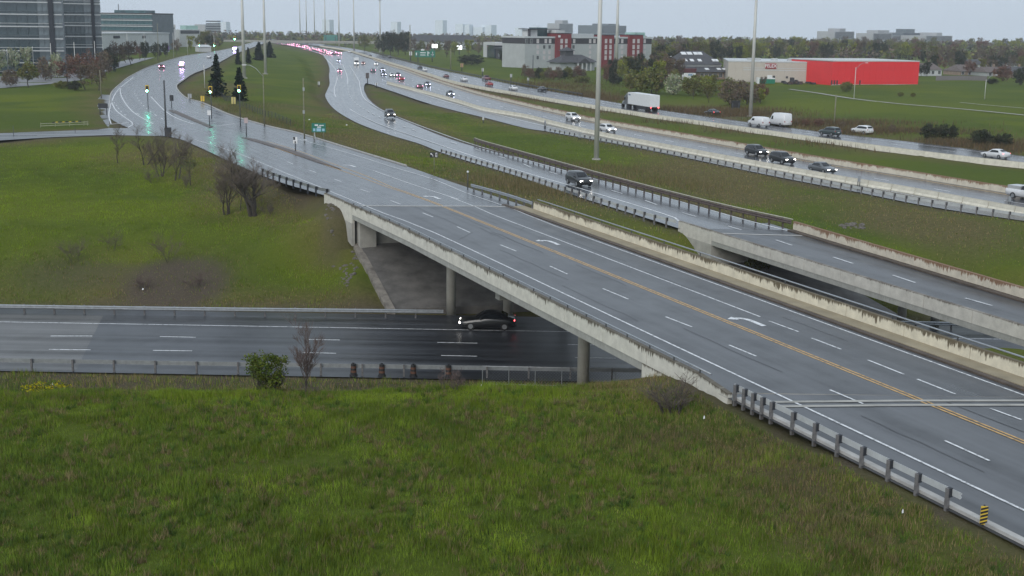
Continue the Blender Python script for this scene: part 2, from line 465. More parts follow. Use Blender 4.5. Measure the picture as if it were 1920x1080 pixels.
# valleys and fields
for px, py, z in ((560, 180, 6.4), (560, 220, 6.6), (600, 250, 6.4), (520, 130, 7.0), (560, 130, 5.8), (540, 100, 5.6), (590, 150, 5.4), (480, 160, 7.6), (450, 190, 7.6), (420, 150, 7.7), (480, 110, 7.4),
                  (700, 270, 6.4), (760, 290, 6.3), (850, 320, 6.4), (960, 355, 6.2), (1100, 405, 5.9)):
    pt(G(px, py, z))
for px, py, z in ((900, 250, 4.4), (1000, 275, 4.3), (1150, 310, 4.2), (1300, 345, 4.2), (1450, 390, 4.2), (1600, 430, 4.1), (1750, 470, 4.0), (1880, 500, 3.6), (1900, 450, 4.2), (780, 205, 4.5), (1700, 410, 4.3)):
    pt(G(px, py, z))
for px, py, z in ((1100, 215, 4.2), (1300, 250, 4.2), (1500, 283, 4.2), (1700, 312, 4.2), (1900, 340, 4.2)):
    pt(G(px, py, z))
for px, py, z in ((1400, 200, 4.8), (1600, 225, 4.8), (1800, 250, 4.8), (1300, 185, 5.0), (1500, 190, 5.2), (1700, 195, 5.2), (1900, 230, 5.2), (1600, 165, 5.4), (1750, 160, 5.4), (1450, 155, 5.4),
                  (1100, 150, 5.0), (1000, 140, 5.0), (900, 125, 5.0), (800, 105, 5.0), (1900, 160, 5.5), (2200, 200, 5.5), (2200, 280, 5.0)):
    pt(G(px, py, z))
for px, py in ((0, 230), (100, 225), (150, 200), (0, 190), (150, 170), (0, 165), (-300, 200), (-300, 160), (200, 130), (100, 140), (300, 105)):
    pt(G(px, py, 7.6))
for x, y, z in ((-3200, -200, 7), (3600, -200, 6), (3600, 3400, -12), (-3200, 3400, -12), (0, 3400, -12), (-900, 3400, -12), (900, 3400, -12), (-900, 1900, 4), (1800, 2000, 4), (900, 1900, 4), (2500, 3000, -10), (-3200, 1500, 6), (3600, 1500, 6), (-3200, 400, 8), (3600, 400, 6),
                (0, -200, 7), (-400, 800, 7), (-300, 500, 7.6), (-600, 1200, 6.5), (-400, 100, 3), (-400, 60, 6.5), (-400, 130, 7), (500, 800, 5.5), (200, 700, 5.2), (0, 1200, 5), (1200, 1000, 5.5), (700, 400, 5.5), (500, 60, 5), (500, 130, 5), (0, 1900, 4), (300, 1500, 5)):
    pt((x, y, z))

def grid_axis(a, b, step, lo, hi, growth=1.16):
    mid = list(np.arange(a, b + 1e-6, step)); s = step; x = a; left = []
    while x > lo: s = min(s * growth, 90); x -= s; left.append(x)
    s = step; x = mid[-1]; rt = []
    while x < hi: s = min(s * growth, 90); x += s; rt.append(x)
    return np.array(left[::-1] + mid + rt)
GX = grid_axis(-112, 92, 1.0, -3000, 3400)
GY = grid_axis(28, 270, 1.0, -120, 3250, 1.035)
cv, ce, cf, ov, _, _ = delaunay_2d_cdt([Vector(c[:2]) for c in ctrl], edges, [], 0, 1e-3)
cz = []
for i, o in enumerate(ov):
    if o: cz.append(sum(ctrl[k][2] for k in o) / len(o))
    else:
        ds = sorted((((c[0]-cv[i].x)**2 + (c[1]-cv[i].y)**2 + .01), c[2]) for c in ctrl)[:3]
        cz.append(sum(z / d for d, z in ds) / sum(1 / d for d, z in ds))
Z = np.full((len(GY), len(GX)), 5.0)
def raster(f):
    p = [(cv[i].x, cv[i].y, cz[i]) for i in f]
    for k in range(1, len(p) - 1):
        a, b, c = p[0], p[k], p[k + 1]
        i0, i1 = np.searchsorted(GX, min(a[0], b[0], c[0])), np.searchsorted(GX, max(a[0], b[0], c[0]), 'right')
        j0, j1 = np.searchsorted(GY, min(a[1], b[1], c[1])), np.searchsorted(GY, max(a[1], b[1], c[1]), 'right')
        if i1 <= i0 or j1 <= j0: continue
        X, Y = np.meshgrid(GX[i0:i1], GY[j0:j1])
        den = (b[1]-c[1])*(a[0]-c[0]) + (c[0]-b[0])*(a[1]-c[1])
        if abs(den) < 1e-9: continue
        w0 = ((b[1]-c[1])*(X-c[0]) + (c[0]-b[0])*(Y-c[1])) / den
        w1 = ((c[1]-a[1])*(X-c[0]) + (a[0]-c[0])*(Y-c[1])) / den
        w2 = 1 - w0 - w1
        ins = (w0 >= -1e-6) & (w1 >= -1e-6) & (w2 >= -1e-6)
        sub = Z[j0:j1, i0:i1]; sub[ins] = (w0*a[2] + w1*b[2] + w2*c[2])[ins]
for f in cf: raster(f)
# soften the triangulation a little, then add small bumps
for _ in range(2):
    Zs = Z.copy(); Zs[1:-1, 1:-1] = (Z[1:-1, 1:-1]*2 + Z[:-2, 1:-1] + Z[2:, 1:-1] + Z[1:-1, :-2] + Z[1:-1, 2:]) / 6; Z = Zs
XX, YY = np.meshgrid(GX, GY)
nr = np.random.RandomState(3)
def vnoise(X, Y, s, seed):
    """value noise on world x,y"""
    r = np.random.RandomState(seed); T = r.rand(256, 256)
    x = X / s; y = Y / s; xi = np.floor(x).astype(int); yi = np.floor(y).astype(int); fx = x - xi; fy = y - yi
    fx = fx*fx*(3-2*fx); fy = fy*fy*(3-2*fy)
    g = lambda a, b: T[(yi+b) % 256, (xi+a) % 256]
    return (g(0,0)*(1-fx)+g(1,0)*fx)*(1-fy) + (g(0,1)*(1-fx)+g(1,1)*fx)*fy
cell = np.maximum(np.gradient(GX)[None, :], np.gradient(GY)[:, None])
Z += (vnoise(XX, YY, 9, 1) - .5) * .35 + (vnoise(XX, YY, 3.1, 2) - .5) * .16 + (vnoise(XX, YY, 26, 5) - .5) * .3

def seg_dist(X, Y, pl):
    """distance and z of nearest point on polyline"""
    D = np.full(X.shape, 1e9); ZZ = np.zeros(X.shape)
    for a, b in zip(pl[:-1], pl[1:]):
        dx, dy = b[0]-a[0], b[1]-a[1]; L2 = dx*dx+dy*dy+1e-9
        t = np.clip(((X-a[0])*dx+(Y-a[1])*dy)/L2, 0, 1)
        dd = np.hypot(X-a[0]-t*dx, Y-a[1]-t*dy); mm = dd < D
        D[mm] = dd[mm]; ZZ[mm] = (a[2]+t*(b[2]-a[2]))[mm]
    return D, ZZ
def inside(X, Y, poly):
    r = np.zeros(X.shape, bool); n = len(poly)
    for i in range(n):
        x1, y1 = poly[i][:2]; x2, y2 = poly[(i+1) % n][:2]
        c = ((y1 > Y) != (y2 > Y)) & (X < (x2-x1)*(Y-y1)/(y2-y1+1e-12)+x1); r ^= c
    return r
EDGE = np.full(Z.shape, 1e9)        # distance to the nearest pavement
bigpads = []
def clamp_road(L, Rr, gap=.12):
    global Z, EDGE
    poly = [p for p in L] + [p for p in Rr][::-1]
    dl, zl = seg_dist(XX, YY, L); dr, zr = seg_dist(XX, YY, Rr)
    ins = inside(XX, YY, poly); zr_ = np.where(dl < dr, zl, zr)
    D = np.minimum(dl, dr); D = np.where(ins, 0, D)
    mrg = np.maximum(.35, cell * .9)
    Z = np.where(D <= mrg, np.minimum(Z, zr_ - gap - (cell > 3) * .25), Z)
    EDGE = np.minimum(EDGE, D)
for L_, R__ in ((AL, AR), (RL, RR_), (QNL, QNR), (QFL, QFR)): clamp_road(L_, R__)
clamp_road(np.array([W(57, 32.1), W(-60, 32.1)]), np.array([W(52, 48.6), W(-60, 48.6)]))
lowx = np.array([-3000, -200, -60, 0, 60, 200, 3000.])
clamp_road(np.array([(x, LOWS(np.clip(x, -300, 300)), 0) for x in lowx]), np.array([(x, LOWN(np.clip(x, -300, 300)), 0) for x in lowx]))
SIDE_L = np.array([G(330,259), G(310,255), G(207,253), G(100,257), G(0,263), G(-400,285), G(-900, 320)])
SIDE_R = np.array([G(300,236), G(240,240), G(205,240), G(180,243), G(0,249.5), G(-400,264), G(-900, 290)])
clamp_road(SIDE_L, SIDE_R, -.18 if False else .06)
Z = np.where((XX < -75) & (YY > 86) & (YY < 107.2), np.minimum(Z, -.12), Z)

uu_, vv_ = -.388 * XX + .922 * YY, .922 * XX + .388 * YY
mk = (vv_ > 31.0) & (vv_ < 49.8) & (uu_ > 97) & (uu_ < 116)
Z = np.where(mk, np.minimum(Z, np.clip(.15 + (uu_ - 103.0) * .337, .0, 4.1) - .45), Z)
mk = (vv_ > 62.0) & (vv_ < 73.5) & (uu_ > 84) & (uu_ < 101)
Z = np.where(mk, np.minimum(Z, np.clip(.15 + (uu_ - 88.0) * .235, .0, 3.0) - .5), Z)
mk = (vv_ > 31.9) & (vv_ < 49) & (uu_ > 58) & (uu_ < 115.5); Z = np.where(mk, np.minimum(Z, 5.6), Z)
mk = (vv_ > 61.3) & (vv_ < 73.5) & (uu_ > 45) & (uu_ < 100.5); Z = np.where(mk, np.minimum(Z, 3.6), Z)

def zt(x, y):
    i = int(np.clip(np.searchsorted(GX, x) - 1, 0, len(GX) - 2)); j = int(np.clip(np.searchsorted(GY, y) - 1, 0, len(GY) - 2))
    fx = (x - GX[i]) / (GX[i+1] - GX[i]); fy = (y - GY[j]) / (GY[j+1] - GY[j])
    return float((Z[j,i]*(1-fx)+Z[j,i+1]*fx)*(1-fy) + (Z[j+1,i]*(1-fx)+Z[j+1,i+1]*fx)*fy)
def zta(x, y, A=None):
    A = Z if A is None else A
    i = np.clip(np.searchsorted(GX, x) - 1, 0, len(GX) - 2); j = np.clip(np.searchsorted(GY, y) - 1, 0, len(GY) - 2)
    fx = (x - GX[i]) / (GX[i+1] - GX[i]); fy = (y - GY[j]) / (GY[j+1] - GY[j])
    return (A[j,i]*(1-fx)+A[j,i+1]*fx)*(1-fy) + (A[j+1,i]*(1-fx)+A[j+1,i+1]*fx)*fy
def GT(px, py, z=6.0):
    """surveyed photo point dropped onto the terrain"""
    P = G(px, py, z)
    for _ in range(8):
        P = G(px, py, .5 * P[2] + .5 * zt(P[0], P[1]))
    P[2] = zt(P[0], P[1]); return P

# ground cover masks: R = bare/dirt, G = dry straw, B = lush yellow-green
n1 = vnoise(XX, YY, 2.3, 11); n2 = vnoise(XX, YY, 7, 12); n3 = vnoise(XX, YY, 19, 13); n4 = vnoise(XX, YY, 1.2, 14)
dirt = np.clip(1.25 - EDGE / (.8 + 2.2 * n2), 0, 1) * (.35 + .65 * n1)
dry = np.clip(1.35 - EDGE / (3.5 + 6 * n3), 0, 1) * (.25 + .75 * n2)
def blob(px, py, z, rx, ry, wob=.5):
    P = G(px, py, z)
    return np.clip(1.6 - np.hypot((XX - P[0]) / rx, (YY - P[1]) / ry) * (1 - wob/2 + wob * n2 * 1.6), 0, 1)
dirt = np.maximum(dirt, np.clip(1.5 * blob(318, 540, 1.0, 4.6, 4.8), 0, 1))
dirt = np.maximum(dirt, .5 * blob(200, 530, 1.2, 6, 2.5))
dirt = np.maximum(dirt, .45 * blob(625, 440, 4.8, 1.1, 4))
dirt = np.maximum(dirt, .5 * blob(1500, 900, 6.9, 3, 5) * n1)
dry = np.maximum(dry, .55 * blob(1450, 880, 6.9, 5, 6) * (.3 + .9 * n1))
dry = np.maximum(dry, .5 * blob(1600, 960, 6.9, 4, 5))
dry = np.maximum(dry, .75 * blob(500, 355, 6, 7, 18)); dry = np.maximum(dry, .7 * blob(330, 295, 6.6, 10, 14))
dry = np.maximum(dry, .6 * blob(1250, 850, 6.9, 5, 4) * n1)
dry = np.maximum(dry, .25 * blob(250, 500, 2.2, 12, 5))
dry = np.maximum(dry, .8 * blob(1000, 345, 6.2, 9, 26)); dry = np.maximum(dry, .85 * blob(690, 265, 6.3, 9, 30))
dry = np.maximum(dry, .9 * blob(560, 205, 6, 9, 24) * n2)
dry = np.maximum(dry, .9 * blob(1350, 330, 4.3, 11, 30)); dry = np.maximum(dry, .85 * blob(1700, 410, 4.2, 8, 18))
dry = np.maximum(dry, .9 * blob(1060, 178, 4.8, 14, 40)); dry = np.maximum(dry, .8 * blob(1300, 205, 4.8, 20, 26)); dry = np.maximum(dry, .8 * blob(1500, 232, 4.8, 18, 16)); dry = np.maximum(dry, .8 * blob(1800, 268, 4.8, 22, 14))
dirt = np.maximum(dirt, .75 * blob(1350, 215, 4.6, 16, 12)); dirt = np.maximum(dirt, .5 * blob(1650, 272, 4.3, 14, 5) * 0)
dry = np.maximum(dry, .8 * blob(400, 165, 7.5, 9, 30) * (.4 + n1))
dirt = np.where((YY < 86.5) & (YY > 79) & (XX > -80) & (XX < 30), np.maximum(dirt, .55 + .45 * n1), dirt)
lush = np.clip(n3 * 1.3 - .2, 0, 1) * np.clip(n2 * 1.6 - .2, 0, 1)
lush = np.maximum(lush, .95 * np.clip(1.3 - np.abs(YY - 59.3) / 2.6, 0, 1) * (.5 + .5 * n1) * (XX < 9) * (XX > -60))
lush = np.maximum(lush, .8 * blob(620, 470, 3.4, 7, 10)); lush = np.maximum(lush, .8 * blob(150, 395, 5, 30, 8)); lush = np.maximum(lush, .9 * blob(250, 290, 6.8, 20, 14)); lush = np.maximum(lush, .7 * blob(1250, 440, 5.4, 5, 8))
lush = np.maximum(lush, .8 * blob(1600, 200, 5, 60, 30)); dry *= (1 - .5 * blob(1600, 200, 5, 60, 30))
lush *= (1 - .8 * np.clip(dirt, 0, 1))

def grass_ground():
    mt, nt, b = nm('grass_ground')
    at = N(nt, 'ShaderNodeAttribute'); at.attribute_name = 'tint'
    sp = N(nt, 'ShaderNodeSeparateColor'); nt.links.new(at.outputs['Color'], sp.inputs[0])
    v = objco(nt)
    f1 = noise(nt, v, 2.4, 6, .7); f2 = noise(nt, v, .35, 4, .6); f3 = noise(nt, v, 9, 4, .7); f4 = noise(nt, v, .06, 3, .6)
    g = ramp(nt, f1, [(.25, (.036, .056, .009)), (.45, (.062, .095, .013)), (.6, (.084, .120, .017)), (.8, (.116, .138, .028))])
    g = mixc(nt, math_(nt, 'MULTIPLY', f2, .6), g, (.055, .084, .014))
    g = mixc(nt, math_(nt, 'MULTIPLY', f4, .5), g, (.098, .118, .022))
    yl = ramp(nt, f3, [(.3, (.095, .125, .012)), (.7, (.150, .170, .020))])
    g = mixc(nt, math_(nt, 'MULTIPLY', sp.outputs[2], .8), g, yl)
    dr = ramp(nt, f1, [(.3, (.075, .060, .028)), (.55, (.135, .105, .052)), (.8, (.19, .145, .076))])
    dm = math_(nt, 'MULTIPLY', sp.outputs[1], math_(nt, 'ADD', .35, math_(nt, 'MULTIPLY', f3, 1.1)), True)
    g = mixc(nt, dm, g, dr)
    di = ramp(nt, f3, [(.3, (.060, .046, .036)), (.6, (.105, .085, .066)), (.8, (.15, .125, .10))])
    im = math_(nt, 'MULTIPLY', sp.outputs[0], math_(nt, 'ADD', .5, math_(nt, 'MULTIPLY', f1, .9)), True)
    g = mixc(nt, im, g, di)
    nt.links.new(g, b.inputs['Base Color'])
    b.inputs['Roughness'].default_value = .9; b.inputs['Specular IOR Level'].default_value = .04
    bp = N(nt, 'ShaderNodeBump'); bp.inputs['Strength'].default_value = .6; bp.inputs['Distance'].default_value = .15
    nt.links.new(math_(nt, 'ADD', f1, f3), bp.inputs['Height']); nt.links.new(bp.outputs[0], b.inputs['Normal'])
    return mt
M_GRASS = grass_ground()
ny, nx = Z.shape
V = np.stack([XX.ravel(), YY.ravel(), Z.ravel()], 1)
idx = np.arange(ny * nx).reshape(ny, nx)
F = np.stack([idx[:-1, :-1].ravel(), idx[:-1, 1:].ravel(), idx[1:, 1:].ravel(), idx[1:, :-1].ravel()], 1)
tint = np.stack([dirt.ravel(), dry.ravel(), lush.ravel(), np.ones(ny*nx)], 1)
ter = link('terrain', np_mesh('terrain', V, F, M_GRASS, tint, True)); tag(ter, kind='structure')

# ------------------------------------------------------------------ more pavement
def poly_sheet(name, pts, mat, kind='structure', dz=0.0):
    vs = [(p[0], p[1], p[2] + dz) for p in pts]
    tris = tessellate_polygon([[Vector((p[0], p[1], 0)) for p in pts]])
    me = bpy.data.meshes.new(name); me.from_pydata(vs, [], [tuple(t) for t in tris]); me.materials.append(mat)
    bm_ = bmesh.new(); bm_.from_mesh(me); bmesh.ops.recalc_face_normals(bm_, faces=bm_.faces)
    if sum(f.normal.z for f in bm_.faces) < 0: bmesh.ops.reverse_faces(bm_, faces=bm_.faces)
    bm_.to_mesh(me); bm_.free()
    o = link(name, me); return tag(o, kind=kind)
poly_sheet('side_road', list(SIDE_L) + list(SIDE_R)[::-1], M_SIDE, dz=-.012)
poly_sheet('bus_bay_pavement', [G(205,242), G(204,200), G(208,178), G(191,177), G(181,188), G(186,215)], M_SIDE, dz=-.02)
poly_sheet('road_south', [W(50.2, 32.1), W(-60, 32.1), W(-60, 48.6), W(43.4, 48.6)], M_ART, dz=-.008)
lowq = [(x, LOWS(x), 0) for x in (-300, -100, 0, 100, 300)] + [(x, LOWN(x), 0) for x in (300, 100, 0, -100, -300)]
poly_sheet('lower_road', lowq, M_LOW)
a_, b_ = G(196, 590, 0), G(140, 697, 0)
poly_sheet('old_pavement', [(-300, 104.5, .006), (a_[0], 105.0, .006), (b_[0], 87.6, .006), (-300, 93, .006)], M_LOWOLD)

def stripe(mb, pts, w, dz=.010, mi=0):
    pts = [np.array(p, float) for p in pts]; n = len(pts); L = []; Rr = []
    for i, p in enumerate(pts):
        t = pts[min(i+1, n-1)] - pts[max(i-1, 0)]; q = np.array([-t[1], t[0], 0]); q /= np.linalg.norm(q) + 1e-9
        L.append(p + q*w/2 + [0, 0, dz]); Rr.append(p - q*w/2 + [0, 0, dz])
    mb.add(L + Rr, [(i, n+i, n+i+1, i+1) for i in range(n-1)], mi)
def line_obj(name, lines, w, mat, dz=.010, step=4):
    mb = MB()
    for ln in lines: stripe(mb, smooth_line(ln, step) if len(ln) > 2 else ln, w, dz)
    o = mb.build(name, mat); return tag(o, kind='structure')
def dashes(ln, length, period, off=0.0):
    P = smooth_line(ln, 1.0); D = np.concatenate([[0], np.cumsum(np.linalg.norm(np.diff(P, axis=0), axis=1))])
    out = []; s = off
    f = lambda q: np.array([np.interp(q, D, P[:, k]) for k in range(3)])
    while s + length < D[-1]: out.append([f(s), f(s + length/2), f(s + length)]); s += period
    return out
WU = lambda u0, u1, v: [W(u, v) for u in np.linspace(u0, u1, 5)]
line_obj('edge_line_near', [WU(-40, 100, 34.75) + [G(720,400), G(627,362), G(525,320), G(455,291), G(400,272), G(365,262)]], .14, M_WHITE)
px_d = [((1771,826),(1855,864)), ((1556,731),(1618,757)), ((1367,647),(1418,668)), ((1248,594),(1297,613)), ((1130,541),(1178,561)), ((1031,499),(1064,514)), ((938,459),(968,471)),
        ((857,425),(881,436)), ((792,399),(812,407)), ((732,376),(751,383)), ((676,355),(694,361)), ((627,336),(640,341)), ((580,319),(593,324)), ((538,303),(550,308))]
line_obj('lane_line_dashes', [[G(*a), G(*b)] for a, b in px_d] + [WU(28, 31, 37.6), WU(19, 22, 37.6)], .13, M_WHITE)
ycl = WU(-40, 118, 40.70) + [G(732,352), G(680,333), G(600,305), G(517,277)]
line_obj('centre_line', [ [p + np.array([.922, .388, 0]) * .13 for p in WU(-40, 118, 40.70)] + [G(735,351), G(690,331), G(620,305.5), G(560,283), G(500,265)],
                          [p - np.array([.922, .388, 0]) * .13 for p in ycl]], .12, M_YELL)
line_obj('turn_lane_line', [WU(63.5, 108, 43.35) + [G(890,387), G(845,370)], [G(860,374), G(780,348), G(700,320)],
         [G(1442,602), G(1497,622)], [G(1522,634), G(1577,655)], [G(1627,675), G(1695,702)], [G(1720,711), G(1791,739)], [G(1857,766), G(1915,787)]], .13, M_WHITE)
line_obj('edge_line_far', [WU(-40, 100, 46.1) + [G(960,391), G(872,361), G(815,337), G(730,311), G(640,283), G(560,261)]], .13, M_WHITE)
curve_lines = [[G(208,232), G(204,215), G(208,195), G(216,176), G(228,162), G(250,145)],
    [G(209,190), G(216,205), G(230,217), G(247,229), G(249,234), G(240,239)],
    [G(226,162), G(226,175), G(234,192), G(252,212), G(287,232)], [G(283,181), G(306,205), G(330,221), G(363,233)], [G(255,212), G(262,215)], [G(309,236), G(335,234), G(366,233)]]
line_obj('curve_lane_line', curve_lines, .22, M_WHITE)
line_obj('curve_lane_dash', dashes([G(252,175), G(262,190), G(280,208), G(310,226)], 3, 9) + dashes([G(214,192), G(228,210), G(245,222)], 3, 9), .2, M_WHITE)
hatch = [[G(340,208), G(372,211)], [G(348,213), G(388,214)], [G(356,219), G(405,219)], [G(366,225), G(418,223)], [G(378,231), G(425,228)], [G(400,237), G(440,232)]]
line_obj('hatch_marking', hatch, .25, M_WHITE)
line_obj('stop_line', [[G(206,233), G(240,230)]], .5, M_WHITE)
# ramp markings
line_obj('ramp_edge_line', [[G(607,106,4.51), G(627,127,4.51), G(632,145,4.6), G(627,167,4.8), G(632,185,4.9), G(660,207,5.0), G(710,232,5.2), G(785,258,5.4), G(870,287,5.5), G(960,316,5.5), G(1110,360,5.5), G(1265,408,5.5)] + [W(106, 63.3, ZB2), W(80, 62.9, ZB2), W(50, 61.9, ZB2), W(20, 61, ZB2)],
                            [G(655,122,4.52), G(672,150,4.65), G(675,162,4.75), G(682,183,4.9), G(710,203,5.05), G(760,225,5.2), G(860,262,5.4), G(960,292,5.5), G(1110,334,5.5), G(1272,377,5.5), G(1400,413,5.5)] + [W(101.5, 71.9, ZB2), W(85, 70.9, ZB2), W(69, 69.5, ZB2), W(40, 67.2, ZB2)]], .24, M_WHITE)
rd = [((981,307),(996,314)), ((1030,322),(1046,327)), ((1085,338),(1103,344)), ((1147,357),(1167,363)), ((1210,376),(1232,384)), ((1280,399),(1305,406)), ((1365,424),(1390,431)), ((1455,450),(1485,460)), ((1562,482),(1599,494)), ((1674,516),(1716,530)), ((1810,559),(1860,573)),
      ((935,293),(948,297)), ((890,279),(902,283)), ((845,266),(856,269))]
line_obj('ramp_dashes', [[G(a[0],a[1],5.51), G(b[0],b[1],5.51)] for a, b in rd], .2, M_WHITE)
line_obj('ramp_lane_line', [[G(642,120,4.52), G(650,140,4.62), G(652,158,4.72)]] , .26, M_WHITE)
line_obj('ramp_far_dashes', dashes([G(652,160,4.74), G(655,178,4.87), G(675,200,5.0), G(720,223,5.15), G(790,249,5.35)], 3, 9), .24, M_WHITE)
# highway markings
def between(A, B, t, dz=.0): return [a + (b - a) * t + np.array([0, 0, dz]) for a, b in zip(A, B)]
qa = [p[0] for p in QN[2:13]]; qb = [p[1] for p in QN[2:13]]
line_obj('highway_dashes', dashes(between(qa, qb, .42), 3, 12) + dashes(between(qa, qb, .66), 3, 12, 5), .2, M_WHITE)
line_obj('highway_edge_line', [between(qa, qb, .92)], .2, M_YELL); line_obj('highway_shoulder_line', [between(qa, qb, .26)], .22, M_WHITE)
fa = [p[0] for p in QF[1:13]]; fb = [p[1] for p in QF[1:13]]
line_obj('far_highway_dashes', dashes(between(fa, fb, .38), 3, 12) + dashes(between(fa, fb, .62), 3, 12, 5), .14, M_WHITE)
line_obj('far_highway_shoulder_line', [between(fa, fb, .86)], .15, M_WHITE)
# lower road markings
line_obj('lower_edge_line', [[(x, 101.75 - .02 * (x + 20), .006) for x in (-300, -60, 0, 30, 60)]], .16, M_WHITE)
l1 = [((95,630),(173,630)), ((300,631),(367,632.5)), ((577,636.5),(637,637.5)), ((820,642),(895,643.5))]
l2 = [((92,655),(170,656)), ((287,657),(360,658)), ((567,661),(630,662.5)), ((827,666.5),(895,668))]
seg = [[G(a[0],a[1],.006), G(b[0],b[1],.006)] for a, b in l1 + l2]
for k in range(1, 12): seg += [[(-5.8+10.3*k, 97.2-.02*10.3*k, .006), (-2.7+10.3*k, 97.14-.02*10.3*k, .006)], [(-5.4+10.3*k, 93.2-.02*10.3*k, .006), (-2.3+10.3*k, 93.14-.02*10.3*k, .006)]]
line_obj('lower_dashes', seg, .17, M_WHITE, dz=.006)
# turn arrows
def arrow_obj(px, py, L=2.6):
    P = G(px, py); ux = np.array([-.388, .922, 0]); vx = np.array([.922, .388, 0])
    sh = [(-.5, -.17), (.12, -.17), (.12, .17), (-.5, .17)]
    mb = MB(); Q = lambda a, b: P + ux * a * L + vx * b + np.array([0, 0, .012])
    pts = [Q(-.55, .12), Q(.02, .12), Q(.2, .05), Q(.33, -.22), Q(.33, -.42)]
    stripe(mb, smooth_line(pts, .15), .36, 0.0)
    mb.add([Q(.52, -.42), Q(.16, -.42), Q(.34, -1.0)], [(0, 1, 2)])
    o = mb.build('turn_arrow', M_WHITE); tag(o, kind='structure')
for px, py in ((1405, 602), (1032, 454), (814, 370), (658, 311), (570, 262)): arrow_obj(px, py)
# medians
def raised(name, pts, h, mat):
    mb = MB(); P = [np.array(p) for p in pts]
    mb.prism([(p[0], p[1]) for p in P], P[0][2] - .05, P[0][2] + h); o = mb.build(name, mat); return tag(o, kind='structure')
M_MEDIAN = plain('median_paving', (.115, .096, .088), .7, 0, .2, 1)
raised('median_island', [G(452,258), G(478,261), G(560,286), G(618,309), G(640,318), G(596,305), G(520,278)], .08, M_MEDIAN)
raised('median_island', [G(316,207), G(330,208), G(362,222), G(400,238), G(392,239), G(350,222)], .08, M_MEDIAN)
# kerbs
def kerb(name, pts, w=.25, h=.13, mat=None):
    mb = MB(); P = smooth_line(pts, 3)
    for a, b in zip(P[:-1], P[1:]): mb.beam(a + [0, 0, h/2 - .02], b + [0, 0, h/2 - .02], w, h + .04)
    o = mb.build(name, mat or M_KERB); return tag(o, kind='structure')
kerb('kerb', [p[0] + np.array([-.15, 0, 0]) for p in ART_N[8:]])
kerb('kerb', [p[1] + np.array([.1, -.1, 0]) for p in ART_N[2:]])
kerb('kerb', [p[1] for p in RAMP[3:12]], .2, .06, M_DIRTKERB)
kerb('kerb', [W(49, 32.45), W(38, 32.45), W(33.5, 32.45), W(20, 32.45), W(-30, 32.45)], .3, .12)
# ------------------------------------------------------------------ walls, parapets, bridges
def uv_panel(name, p, q, w, z0, z1, mat, parent, s0=0.0, top_in=0.0, z0q=None, z1q=None):
    """concrete panel between plan points p and q; UV = (metres along, metres below the top)"""
    p = np.array(p[:2], float); q = np.array(q[:2], float)
    t = (q - p) / (np.linalg.norm(q - p) + 1e-9); n = np.array([-t[1], t[0]]); L = np.linalg.norm(q - p)
    z0q = z0 if z0q is None else z0q; z1q = z1 if z1q is None else z1q
    a, b = n * w / 2, n * (w / 2 - top_in)
    pts = [(*(p-a), z0), (*(q-a), z0q), (*(q+a), z0q), (*(p+a), z0), (*(p-b), z1), (*(q-b), z1q), (*(q+b), z1q), (*(p+b), z1)]
    H0, H1 = z1 - z0, z1q - z0q
    fs = [((0,1,5,4), [(s0,H0),(s0+L,H1),(s0+L,0),(s0,0)]), ((2,3,7,6), [(s0+L,H1),(s0,H0),(s0,0),(s0+L,0)]), ((4,5,6,7), [(s0,0),(s0+L,0),(s0+L,.0),(s0,.0)]),
          ((1,2,6,5), [(s0,H1),(s0+w,H1),(s0+w,0),(s0,0)]), ((3,0,4,7), [(s0,H0),(s0+w,H0),(s0+w,0),(s0,0)]), ((0,3,2,1), [(s0,1),(s0,1),(s0+L,1),(s0+L,1)])]
    me = bpy.data.meshes.new(name)
    L0 = np.array(parent.location) if parent is not None else np.zeros(3)
    me.from_pydata([tuple(np.array(v) - L0) for v in pts], [], [f[0] for f in fs]); me.materials.append(mat)
    ul = me.uv_layers.new(name='UVMap'); k = 0
    for f in fs:
        for c in f[1]: ul.data[k].uv = c; k += 1
    return link(name, me, parent)
def panel_run(parent, fn, u0, u1, step, w, z0, z1, mat, name='parapet_panel', gap=.04, top_in=0.0):
    """row of panels along fn(u) -> plan point"""
    n = max(1, round(abs(u1 - u0) / step)); d = (u1 - u0) / n
    sg = 1 if d > 0 else -1
    for i in range(n):
        a = u0 + d * i + sg * gap / 2; b = u0 + d * (i + 1) - sg * gap / 2
        uv_panel(name, fn(a), fn(b), w, z0, z1, mat, parent, s0=abs(a - u0), top_in=top_in)
def rail_run(parent, fn, u0, u1, z, r, mat, post_z, step, w=.07, name='hand_rail'):
    n = max(2, int(abs(u1 - u0) / 3)); us = np.linspace(u0, u1, n)
    mb = MB(); mb.tube([(*fn(u)[:2], z) for u in us], r, 6); mb.build(name, mat, parent, True, True)
    pm = MB(); pm.box((0, 0, (z - post_z) / 2), (w, w, z - post_z)); me = pm.mesh('rail_post', M_POLED)
    for u in np.arange(u0 + 1.0 * (1 if u1 > u0 else -1), u1, step * (1 if u1 > u0 else -1)):
        p = fn(u); o = link('rail_post', me, parent); o.location = np.array([p[0], p[1], post_z]) - np.array(parent.location)

B1 = thing('road_overpass', 'near concrete road overpass with tan sidewalk crossing the lower highway', 'bridge', W(80, 40, 0))
mb = MB()
u_s, u_n = 49.5, 117.2
lft = lambda u: 32.25 if u < 100 else 32.25 - (u - 100) * .03
us = np.linspace(u_s, u_n, 12)
# deck slab (its wet road surface is the top)
top = [W(u, lft(u) + .25) for u in np.linspace(50.2, 117.0, 12)] + [W(u, 48.2) for u in np.linspace(112.1, 43.4, 12)]
mb.prism([(p[0], p[1]) for p in top], 6.70, 7.5, 1, 0)
dk = mb.build('deck', [M_ART, M_CPLAIN], B1, False, True)
